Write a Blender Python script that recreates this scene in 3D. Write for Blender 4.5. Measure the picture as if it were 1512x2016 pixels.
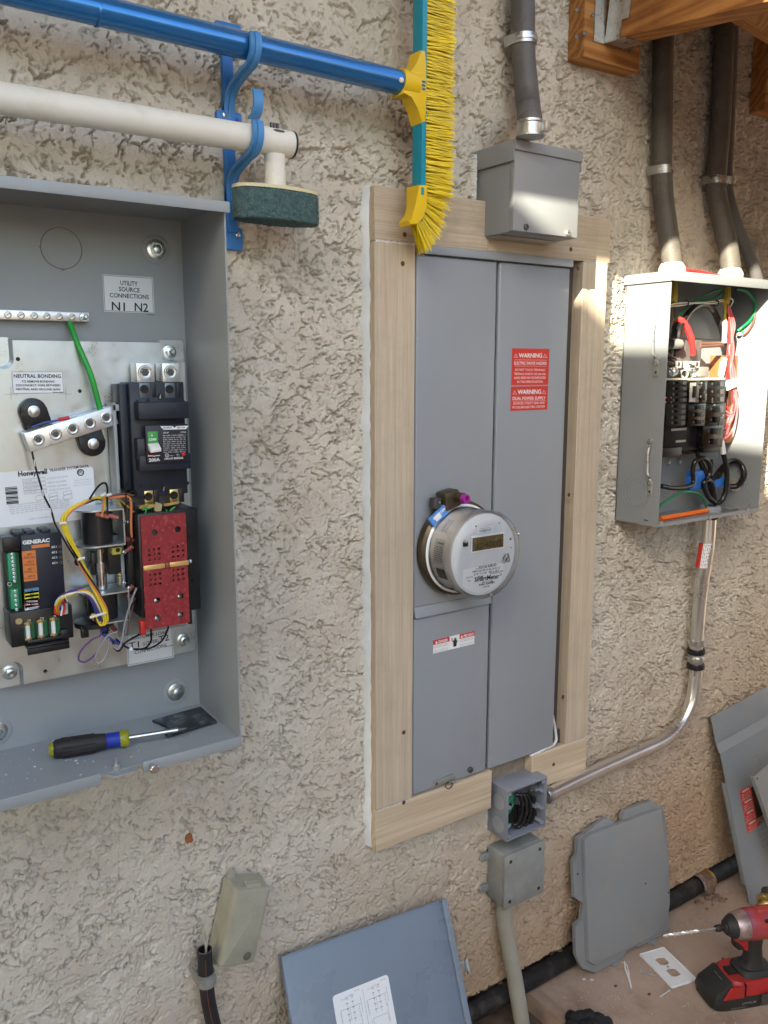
import bpy, bmesh, math, random
import numpy as np
from mathutils import Vector, Matrix
R = math.radians
random.seed(7)
scene = bpy.context.scene
for o in list(bpy.data.objects): bpy.data.objects.remove(o)
COL = scene.collection

# ------------------------------------------------------------------ camera, light, exposure
CAM = Vector((0.0, -1.2, 1.36)); YAW, PITCH, FPX = R(34.285), R(9.77), 1658.0
cam_d = bpy.data.cameras.new('camera'); cam = bpy.data.objects.new('camera', cam_d); COL.objects.link(cam)
cam.location = CAM
FWD = Vector((math.sin(YAW)*math.cos(PITCH), math.cos(YAW)*math.cos(PITCH), -math.sin(PITCH)))
RGT = Vector((math.cos(YAW), -math.sin(YAW), 0)); UPV = RGT.cross(FWD)
cam.rotation_euler = Matrix((RGT, UPV, -FWD)).transposed().to_euler()
cam_d.sensor_fit = 'VERTICAL'; cam_d.sensor_height = 32.0; cam_d.lens = 32.0*FPX/2016.0
cam_d.clip_start = 0.02; cam_d.clip_end = 500
scene.camera = cam

SUN = Vector((0.781, 0.43, -0.452)).normalized()
sd = bpy.data.lights.new('sun', 'SUN'); sd.energy = 5.0; sd.angle = R(0.45); sd.color = (1.0, 0.91, 0.77)
so = bpy.data.objects.new('sun', sd); COL.objects.link(so)
so.rotation_euler = SUN.to_track_quat('-Z', 'Y').to_euler(); so.location = (-4, -4, 6)
W_ = bpy.data.worlds.new('World'); scene.world = W_; W_.use_nodes = True
nt = W_.node_tree; nt.nodes.clear()
wo = nt.nodes.new('ShaderNodeOutputWorld'); bg = nt.nodes.new('ShaderNodeBackground'); sky = nt.nodes.new('ShaderNodeTexSky')
sky.sky_type = 'NISHITA'; sky.sun_disc = False
sky.sun_elevation = math.asin(-SUN.z); sky.sun_rotation = math.atan2(-SUN.x, -SUN.y)
sky.dust_density = 2.0; sky.ozone_density = 0.7; sky.air_density = 1.0
bg.inputs['Strength'].default_value = 0.145
nt.links.new(sky.outputs[0], bg.inputs['Color']); nt.links.new(bg.outputs[0], wo.inputs['Surface'])
vs = scene.view_settings
vs.view_transform = 'Standard'; vs.look = 'None'; vs.gamma = 1.0; vs.use_curve_mapping = False
vs.exposure = 2.27
try:
    vs.use_white_balance = True; vs.white_balance_temperature = 6900; vs.white_balance_tint = 6
except Exception: pass
scene.cycles.max_bounces = 8; scene.cycles.diffuse_bounces = 4; scene.cycles.transparent_max_bounces = 12

# ------------------------------------------------------------------ geometry helpers
def ray(px, py): return FWD + RGT*((px-756)/FPX) - UPV*((py-1008)/FPX)
def P(px, py, y=0.0):
    d = ray(px, py); return CAM + d*((y-CAM.y)/d.y)
def PX(px, py, x):
    d = ray(px, py); return CAM + d*((x-CAM.x)/d.x)
def PZ(px, py, z=0.0):
    d = ray(px, py); return CAM + d*((z-CAM.z)/d.z)
def PP(px, py, o, n):
    d = ray(px, py); return CAM + d*((o-CAM).dot(n)/d.dot(n))

EX, EY, EZ = Vector((1,0,0)), Vector((0,1,0)), Vector((0,0,1))
def V(*a): return Vector(a)
def basis(n):
    n = n.normalized(); a = EZ if abs(n.z) < .9 else EX
    u = a.cross(n).normalized(); return u, n.cross(u)
def frame_M(o, u, v, n): return Matrix(((u.x,v.x,n.x,o.x),(u.y,v.y,n.y,o.y),(u.z,v.z,n.z,o.z),(0,0,0,1)))
def WALLF(o): return frame_M(o, EX, EZ, -EY)          # local x right, y up, z out of the wall
def smooth(pts, k=6):
    pts = [Vector(p) for p in pts]
    if len(pts) < 3: return pts
    q = [pts[0]*2-pts[1]]+pts+[pts[-1]*2-pts[-2]]; out = []
    for i in range(1, len(q)-2):
        a, b, c, d = q[i-1], q[i], q[i+1], q[i+2]
        for j in range(k):
            t = j/k
            out.append(.5*((2*b)+(c-a)*t+(2*a-5*b+4*c-d)*t*t+(-a+3*b-3*c+d)*t**3))
    return out+[pts[-1]]
def rrect(w, h, r, n=4, cx=0, cy=0):
    out = []
    for (sx, sy, a0) in ((1,1,0),(-1,1,90),(-1,-1,180),(1,-1,270)):
        for i in range(n+1):
            a = R(a0+90*i/n); out.append((cx+sx*(w/2-r)+r*math.cos(a), cy+sy*(h/2-r)+r*math.sin(a)))
    return out
def circ(cx, cy, r, n=14): return [(cx+r*math.cos(2*math.pi*i/n), cy+r*math.sin(2*math.pi*i/n)) for i in range(n)]

class MB:
    def __init__(s, M=None): s.bm = bmesh.new(); s.M = M or Matrix()
    def vt(s, p): return s.bm.verts.new(s.M @ Vector(p))
    def face(s, vs):
        try: return s.bm.faces.new(vs)
        except ValueError: return None
    def quad(s, *ps): s.face([s.vt(p) for p in ps]); return s
    def _bev(s, fs, bev, seg):
        if bev > 0:
            ed = list({e for f in fs for e in f.edges})
            bmesh.ops.bevel(s.bm, geom=ed, offset=bev, segments=seg, profile=.5, affect='EDGES', clamp_overlap=True)
    def box(s, x0, x1, y0, y1, z0, z1, bev=0, seg=2):
        vs = [s.vt((x, y, z)) for x in (x0, x1) for y in (y0, y1) for z in (z0, z1)]
        fs = [s.face([vs[i] for i in q]) for q in ((0,1,3,2),(4,6,7,5),(0,4,5,1),(2,3,7,6),(0,2,6,4),(1,5,7,3))]
        s._bev(fs, bev, seg); return s
    def hexa(s, b, t, bev=0, seg=2):                    # 4 bottom points, 4 top points
        vs = [s.vt(p) for p in list(b)+list(t)]
        fs = [s.face([vs[i] for i in q]) for q in ((3,2,1,0),(4,5,6,7),(0,1,5,4),(1,2,6,5),(2,3,7,6),(3,0,4,7))]
        s._bev(fs, bev, seg); return s
    def cyl(s, a, b, r, r2=None, n=16, caps=True):
        a, b = Vector(a), Vector(b); r2 = r if r2 is None else r2
        u, w = basis(b-a); A = []; B = []
        for i in range(n):
            t = 2*math.pi*i/n; d = u*math.cos(t)+w*math.sin(t)
            A.append(s.vt(a+d*r)); B.append(s.vt(b+d*r2))
        for i in range(n): s.face([A[i], A[(i+1)%n], B[(i+1)%n], B[i]])
        if caps: s.face(A[::-1]); s.face(B)
        return s
    def lathe(s, prof, o, ax, n=24, a0=0, a1=360, caps=True):       # prof [(dist along axis, radius)]
        o, ax = Vector(o), Vector(ax).normalized(); u, w = basis(ax); full = abs(a1-a0) >= 360
        m = n if full else n+1; rings = []
        for (h, r) in prof:
            rings.append([s.vt(o+ax*h+(u*math.cos(R(a0+(a1-a0)*i/n))+w*math.sin(R(a0+(a1-a0)*i/n)))*r) for i in range(m)])
        for k in range(len(rings)-1):
            for i in range(n if full else n):
                j = (i+1) % m
                s.face([rings[k][i], rings[k][j], rings[k+1][j], rings[k+1][i]])
        if caps and full:
            if prof[0][1] > 1e-6: s.face(rings[0][::-1])
            if prof[-1][1] > 1e-6: s.face(rings[-1])
        return s
    def tube(s, pts, r, n=8, caps=True, closed=False, sq=None):
        pts = [Vector(p) for p in pts]; m = len(pts); rings = []; u = None
        for i, p in enumerate(pts):
            if closed: t = pts[(i+1)%m]-pts[i-1]
            else: t = pts[min(i+1, m-1)]-pts[max(i-1, 0)]
            if t.length < 1e-9: t = EX.copy()
            t.normalize()
            if u is None: u, w = basis(t)
            else:
                u = (u-t*u.dot(t))
                if u.length < 1e-6: u, w = basis(t)
                u.normalize()
            w = t.cross(u); rr = r[i] if isinstance(r, (list, tuple)) else r
            rings.append([s.vt(p+u*math.cos(2*math.pi*k/n)*rr+w*math.sin(2*math.pi*k/n)*rr) for k in range(n)])
        for i in range(m if closed else m-1):
            a, b = rings[i], rings[(i+1)%m]
            for k in range(n): s.face([a[k], a[(k+1)%n], b[(k+1)%n], b[k]])
        if caps and not closed: s.face(rings[0][::-1]); s.face(rings[-1])
        return s
    def band(s, pts, wdir, w, th):                      # flat strip swept along pts
        pts = [Vector(p) for p in pts]; wd = Vector(wdir).normalized(); m = len(pts); rings = []
        for i, p in enumerate(pts):
            t = (pts[min(i+1, m-1)]-pts[max(i-1, 0)]).normalized(); nn = t.cross(wd).normalized()
            ww = w[i] if isinstance(w, (list, tuple)) else w
            rings.append([s.vt(p+wd*ww/2+nn*th/2), s.vt(p-wd*ww/2+nn*th/2), s.vt(p-wd*ww/2-nn*th/2), s.vt(p+wd*ww/2-nn*th/2)])
        for i in range(m-1):
            for k in range(4): s.face([rings[i][k], rings[i][(k+1)%4], rings[i+1][(k+1)%4], rings[i+1][k]])
        s.face(rings[0][::-1]); s.face(rings[-1]); return s
    def prism(s, poly, d0, d1, holes=(), bev=0):         # polygon in local xy, from z=d0 to z=d1
        if not holes:
            A = [s.vt((x, y, d0)) for x, y in poly]; B = [s.vt((x, y, d1)) for x, y in poly]; n = len(poly)
            fs = [s.face(A[::-1]), s.face(B)]+[s.face([A[i], A[(i+1)%n], B[(i+1)%n], B[i]]) for i in range(n)]
            if bev > 0:
                ed = list(fs[1].edges)
                bmesh.ops.bevel(s.bm, geom=ed, offset=bev, segments=2, profile=.5, affect='EDGES', clamp_overlap=True)
            return s
        loops = [list(poly)]+[list(h) for h in holes]; L = []
        for d in (d0, d1):
            row = []; eds = []
            for lp in loops:
                vs = [s.vt((x, y, d)) for x, y in lp]; row.append(vs)
                for i in range(len(vs)): eds.append(s.bm.edges.new((vs[i], vs[(i+1)%len(vs)])))
            bmesh.ops.triangle_fill(s.bm, use_beauty=True, use_dissolve=False, edges=eds); L.append(row)
        for A, B in zip(L[0], L[1]):
            n = len(A)
            for i in range(n): s.face([A[i], A[(i+1)%n], B[(i+1)%n], B[i]])
        return s
    def ball(s, c, r, n=10, sc=(1,1,1)):
        bmesh.ops.create_uvsphere(s.bm, u_segments=n, v_segments=max(4, n//2), radius=1,
            matrix=s.M @ Matrix.Translation(Vector(c)) @ Matrix.Diagonal((r*sc[0], r*sc[1], r*sc[2], 1))); return s
    def torus(s, c, ax, R0, r, n=20, m=6):
        u, w = basis(Vector(ax)); c = Vector(c)
        return s.tube([c+(u*math.cos(2*math.pi*i/n)+w*math.sin(2*math.pi*i/n))*R0 for i in range(n)], r, n=m, closed=True)
    def hexbolt(s, c, ax, r, h, wr=0, wh=0, stud=0):
        c, ax = Vector(c), Vector(ax).normalized(); o = c
        if wr: s.lathe([(0, wr), (wh*.7, wr), (wh, wr*.93)], c, ax, 24); o = c+ax*wh
        s.lathe([(0, r), (h*.85, r), (h, r*.8)], o, ax, 6)
        if stud: s.lathe([(h*.9, stud), (h+stud*1.6, stud), (h+stud*2, stud*.7)], o, ax, 10)
        return s
    def screw(s, c, ax, r, h=.0012, slot=True):
        c, ax = Vector(c), Vector(ax).normalized(); u, w = basis(ax)
        s.lathe([(0, r), (h*.6, r*.95), (h, r*.6), (h, 0.0001)], c, ax, 12, caps=False); return s

TXT = {}
def glyphs(st, bold=0.0, sp=1.0):
    k = (st, bold, sp)
    if k not in TXT:
        c = bpy.data.curves.new('t', 'FONT'); c.body = st; c.size = 1; c.resolution_u = 2; c.offset = bold; c.space_character = sp
        o = bpy.data.objects.new('t', c); me = bpy.data.meshes.new_from_object(o)
        co = [tuple(v.co) for v in me.vertices]; fs = [tuple(p.vertices) for p in me.polygons]
        bpy.data.objects.remove(o); bpy.data.curves.remove(c); bpy.data.meshes.remove(me); TXT[k] = (co, fs)
    return TXT[k]
def put_text(mb, st, a, b, up, h, n, bold=0.0, off=.0003, sp=1.0):
    """text from baseline point a to baseline point b, cap height h, face normal n"""
    co, fs = glyphs(st, bold, sp)
    if not co: return
    x0 = min(c[0] for c in co); x1 = max(c[0] for c in co); a, b = Vector(a), Vector(b); u = (b-a); kx = 1/(x1-x0)
    vs = [mb.bm.verts.new(a+u*((c[0]-x0)*kx)+up*(c[1]*h/.73)+n*off) for c in co]
    for f in fs: mb.face([vs[i] for i in f])
def wtext(mb, st, pa, pb, y, hpx, bold=0.0, off=.0003):
    """text on a plane parallel to the wall at depth y; ends read off the photograph"""
    a, b = P(pa[0], pa[1], y), P(pb[0], pb[1], y); h = (P(pa[0], pa[1]-hpx, y)-a).length
    u = (b-a).normalized(); up = V(-u.z, 0, u.x) if abs(u.y) < .5 else EZ
    put_text(mb, st, a, b, up, h, -EY, bold, off)
def dashes(mb, a, b, up, h, n, off=.0003, seed=0):
    """a line of unreadable small print"""
    rn = random.Random(seed); a, b = Vector(a), Vector(b); u = b-a; t = 0; L = u.length
    while t < 1:
        w = min(rn.uniform(1.0, 4.5)*h/L, 1-t); x = a+u*t; y = a+u*(t+w*.86)
        k = 0
        while k < 1:                                   # strokes, not one bar
            p = x.lerp(y, k); q = x.lerp(y, min(1, k+.16)); hh = h*rn.choice((.7, 1, 1, .8))
            vs = [mb.bm.verts.new(z) for z in (p+n*off, q+n*off, q+up*hh*.35+n*off, p+up*hh*.35+n*off)]; mb.face(vs)
            vs = [mb.bm.verts.new(z) for z in (p+n*off, p+(q-p)*.4+n*off, p+(q-p)*.4+up*hh+n*off, p+up*hh+n*off)]; mb.face(vs)
            k += .24
        t += w+h*.35/L
def wdash(mb, pa, pb, y, hpx, seed=0):
    a, b = P(pa[0], pa[1], y), P(pb[0], pb[1], y); dashes(mb, a, b, EZ, hpx*(a-CAM).length/FPX, -EY, seed=seed)
def wline(mb, pts, y, w, off=.0003):
    ps = [P(x, z, y)+(-EY)*off for x, z in pts]
    for a, b in zip(ps, ps[1:]):
        d = (b-a).normalized(); s_ = V(-d.z, 0, d.x)*w/2
        mb.face([mb.bm.verts.new(z) for z in (a-s_, b-s_, b+s_, a+s_)])

# ------------------------------------------------------------------ objects
WP = {}
def link(o, w, parent=None):
    COL.objects.link(o); WP[o.name] = Vector(w)
    if parent: o.parent = parent; o.location = Vector(w)-WP[parent.name]
    else: o.location = w
def thing(name, label, cat, loc=(0,0,0), group=None):
    o = bpy.data.objects.new(name, None); o.empty_display_size = .02; link(o, loc)
    o['label'] = label; o['category'] = cat
    if group: o['group'] = group
    return o
def tag(o, label, cat, group=None):
    o['label'] = label; o['category'] = cat
    if group: o['group'] = group
    return o
def build(mb, name, mt, parent=None, ang=38, kind=None, label=None, recalc=True):
    bm = mb.bm
    if recalc: bmesh.ops.recalc_face_normals(bm, faces=bm.faces)
    me = bpy.data.meshes.new(name)
    if len(bm.verts):
        xs = [v.co for v in bm.verts]
        c = Vector([(min(v[i] for v in xs)+max(v[i] for v in xs))/2 for i in range(3)])
    else: c = Vector((0,0,0))
    bmesh.ops.translate(bm, verts=bm.verts, vec=-c); bm.to_mesh(me); bm.free()
    me.polygons.foreach_set('use_smooth', [True]*len(me.polygons))
    me.set_sharp_from_angle(angle=R(ang))
    for m in (mt if isinstance(mt, list) else [mt]): me.materials.append(m)
    o = bpy.data.objects.new(name, me); link(o, c, parent)
    if kind: o['kind'] = kind
    if label: o['label'] = label
    return o
def copy_to(o, w, parent=None, rot=None):
    c = o.copy(); link(c, w, parent)
    if rot is not None: c.rotation_euler = rot
    return c
def wire(name, pts, r, mt, parent, n=8, k=6, label=None):
    return build(MB().tube(smooth(pts, k), r, n=n), name, mt, parent, label=label)
def wpx(l, y=None):      # [(px,py,depth)] -> points
    return [P(a[0], a[1], (a[2] if len(a) > 2 else y)) for a in l]

# ------------------------------------------------------------------ materials
def mat(name, col, rough=.5, wave=0.0, metal=0.0, var=.08, vscale=6.0, bump=0.0, bscale=300.0, spec=.5, dirt=None, dscale=9.0, damt=.35, rvar=.1, coat=0.0, trans=0.0, ior=1.45, stretch=None, speck=None):
    m = bpy.data.materials.new(name); m.use_nodes = True; t = m.node_tree; N = t.nodes; L = t.links
    b = N['Principled BSDF']; b.inputs['Roughness'].default_value = rough; b.inputs['Metallic'].default_value = metal
    b.inputs['Specular IOR Level'].default_value = spec; b.inputs['Coat Weight'].default_value = coat
    b.inputs['Transmission Weight'].default_value = trans; b.inputs['IOR'].default_value = ior
    tc = N.new('ShaderNodeTexCoord'); src = tc.outputs['Object']
    if stretch:
        mp = N.new('ShaderNodeMapping'); mp.inputs['Scale'].default_value = stretch; L.new(src, mp.inputs[0]); src = mp.outputs[0]
    n1 = N.new('ShaderNodeTexNoise'); n1.inputs['Scale'].default_value = vscale; n1.inputs['Detail'].default_value = 6; n1.inputs['Roughness'].default_value = .62
    L.new(src, n1.inputs['Vector'])
    mx = N.new('ShaderNodeMix'); mx.data_type = 'RGBA'
    c = Vector(col); mx.inputs[6].default_value = (*(c*(1-var)), 1); mx.inputs[7].default_value = (*[min(1, x) for x in c*(1+var)], 1)
    rm = N.new('ShaderNodeMapRange'); rm.inputs[1].default_value = .3; rm.inputs[2].default_value = .7
    L.new(n1.outputs[0], rm.inputs[0]); L.new(rm.outputs[0], mx.inputs[0]); out = mx.outputs[2]
    def layer(out, colr, scale, lo, hi, amt, seed):
        n2 = N.new('ShaderNodeTexNoise'); n2.noise_dimensions = '4D'; n2.inputs['W'].default_value = seed
        n2.inputs['Scale'].default_value = scale; n2.inputs['Detail'].default_value = 8; n2.inputs['Roughness'].default_value = .68
        L.new(src, n2.inputs['Vector'])
        r2 = N.new('ShaderNodeMapRange'); r2.inputs[1].default_value = lo; r2.inputs[2].default_value = hi; r2.inputs[4].default_value = amt
        L.new(n2.outputs[0], r2.inputs[0])
        m2 = N.new('ShaderNodeMix'); m2.data_type = 'RGBA'; m2.inputs[7].default_value = (*colr, 1)
        L.new(out, m2.inputs[6]); L.new(r2.outputs[0], m2.inputs[0]); return m2.outputs[2]
    if dirt: out = layer(out, dirt, dscale, .5, .75, damt, 3.1)
    if speck: out = layer(out, speck[0], speck[1], speck[2], speck[2]+.06, speck[3], 7.7)
    L.new(out, b.inputs['Base Color'])
    if rvar:
        r3 = N.new('ShaderNodeMapRange'); r3.inputs[1].default_value = .3; r3.inputs[2].default_value = .7
        r3.inputs[3].default_value = max(.02, rough-rvar); r3.inputs[4].default_value = min(1, rough+rvar)
        L.new(n1.outputs[0], r3.inputs[0]); L.new(r3.outputs[0], b.inputs['Roughness'])
    if bump:
        n4 = N.new('ShaderNodeTexNoise'); n4.inputs['Scale'].default_value = bscale; n4.inputs['Detail'].default_value = 4
        L.new(src, n4.inputs['Vector']); bp = N.new('ShaderNodeBump'); bp.inputs['Strength'].default_value = bump; bp.inputs['Distance'].default_value = .002
        L.new(n4.outputs[0], bp.inputs['Height']); L.new(bp.outputs[0], b.inputs['Normal'])
        if wave:
            n5 = N.new('ShaderNodeTexNoise'); n5.inputs['Scale'].default_value = 7; n5.inputs['Detail'].default_value = 2; L.new(src, n5.inputs['Vector'])
            b5 = N.new('ShaderNodeBump'); b5.inputs['Strength'].default_value = wave; b5.inputs['Distance'].default_value = .02
            L.new(n5.outputs[0], b5.inputs['Height']); L.new(bp.outputs[0], b5.inputs['Normal']); L.new(b5.outputs[0], b.inputs['Normal'])
    return m
def wood(name, c0, c1, axis, scale=1.0, rough=.7, dirt=None, ww=.45, fs=330, damt=.4):
    m = bpy.data.materials.new(name); m.use_nodes = True; t = m.node_tree; N = t.nodes; L = t.links; b = N['Principled BSDF']
    b.inputs['Roughness'].default_value = rough; b.inputs['Specular IOR Level'].default_value = .3
    tc = N.new('ShaderNodeTexCoord'); mp = N.new('ShaderNodeMapping')
    s = [1, 1, 1]; s[axis] = .05 if ww > .3 else .022
    mp.inputs['Scale'].default_value = s; L.new(tc.outputs['Object'], mp.inputs[0])
    n0 = N.new('ShaderNodeTexNoise'); n0.inputs['Scale'].default_value = 25*scale; n0.inputs['Detail'].default_value = 3; L.new(mp.outputs[0], n0.inputs['Vector'])
    n1 = N.new('ShaderNodeTexNoise'); n1.inputs['Scale'].default_value = fs*scale; n1.inputs['Detail'].default_value = 6; n1.inputs['Roughness'].default_value = .7; L.new(mp.outputs[0], n1.inputs['Vector'])
    wv = N.new('ShaderNodeTexWave'); wv.wave_type = 'BANDS'; wv.bands_direction = 'DIAGONAL'; wv.inputs['Scale'].default_value = 22*scale; wv.inputs['Distortion'].default_value = 9; wv.inputs['Detail'].default_value = 3; wv.inputs['Detail Scale'].default_value = 1.4
    L.new(mp.outputs[0], wv.inputs['Vector'])
    a = N.new('ShaderNodeMath'); a.operation = 'MULTIPLY_ADD'; a.inputs[1].default_value = ww; L.new(wv.outputs['Fac'], a.inputs[0])
    a2 = N.new('ShaderNodeMath'); a2.operation = 'MULTIPLY'; a2.inputs[1].default_value = 1.2-ww; L.new(n1.outputs[0], a2.inputs[0]); L.new(a2.outputs[0], a.inputs[2])
    mx = N.new('ShaderNodeMix'); mx.data_type = 'RGBA'; mx.inputs[6].default_value = (*c0, 1); mx.inputs[7].default_value = (*c1, 1)
    rm = N.new('ShaderNodeMapRange'); rm.inputs[1].default_value = .25; rm.inputs[2].default_value = .85; L.new(a.outputs[0], rm.inputs[0]); L.new(rm.outputs[0], mx.inputs[0]); out = mx.outputs[2]
    if dirt:
        n3 = N.new('ShaderNodeTexNoise'); n3.inputs['Scale'].default_value = 14; n3.inputs['Detail'].default_value = 8; n3.inputs['Roughness'].default_value = .7; L.new(tc.outputs['Object'], n3.inputs['Vector'])
        r3 = N.new('ShaderNodeMapRange'); r3.inputs[1].default_value = .48; r3.inputs[2].default_value = .75; r3.inputs[4].default_value = damt; L.new(n3.outputs[0], r3.inputs[0])
        m3 = N.new('ShaderNodeMix'); m3.data_type = 'RGBA'; m3.inputs[7].default_value = (*dirt, 1); L.new(out, m3.inputs[6]); L.new(r3.outputs[0], m3.inputs[0]); out = m3.outputs[2]
    L.new(out, b.inputs['Base Color'])
    bp = N.new('ShaderNodeBump'); bp.inputs['Strength'].default_value = .25; bp.inputs['Distance'].default_value = .001; L.new(n1.outputs[0], bp.inputs['Height']); L.new(bp.outputs[0], b.inputs['Normal'])
    return m

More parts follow.
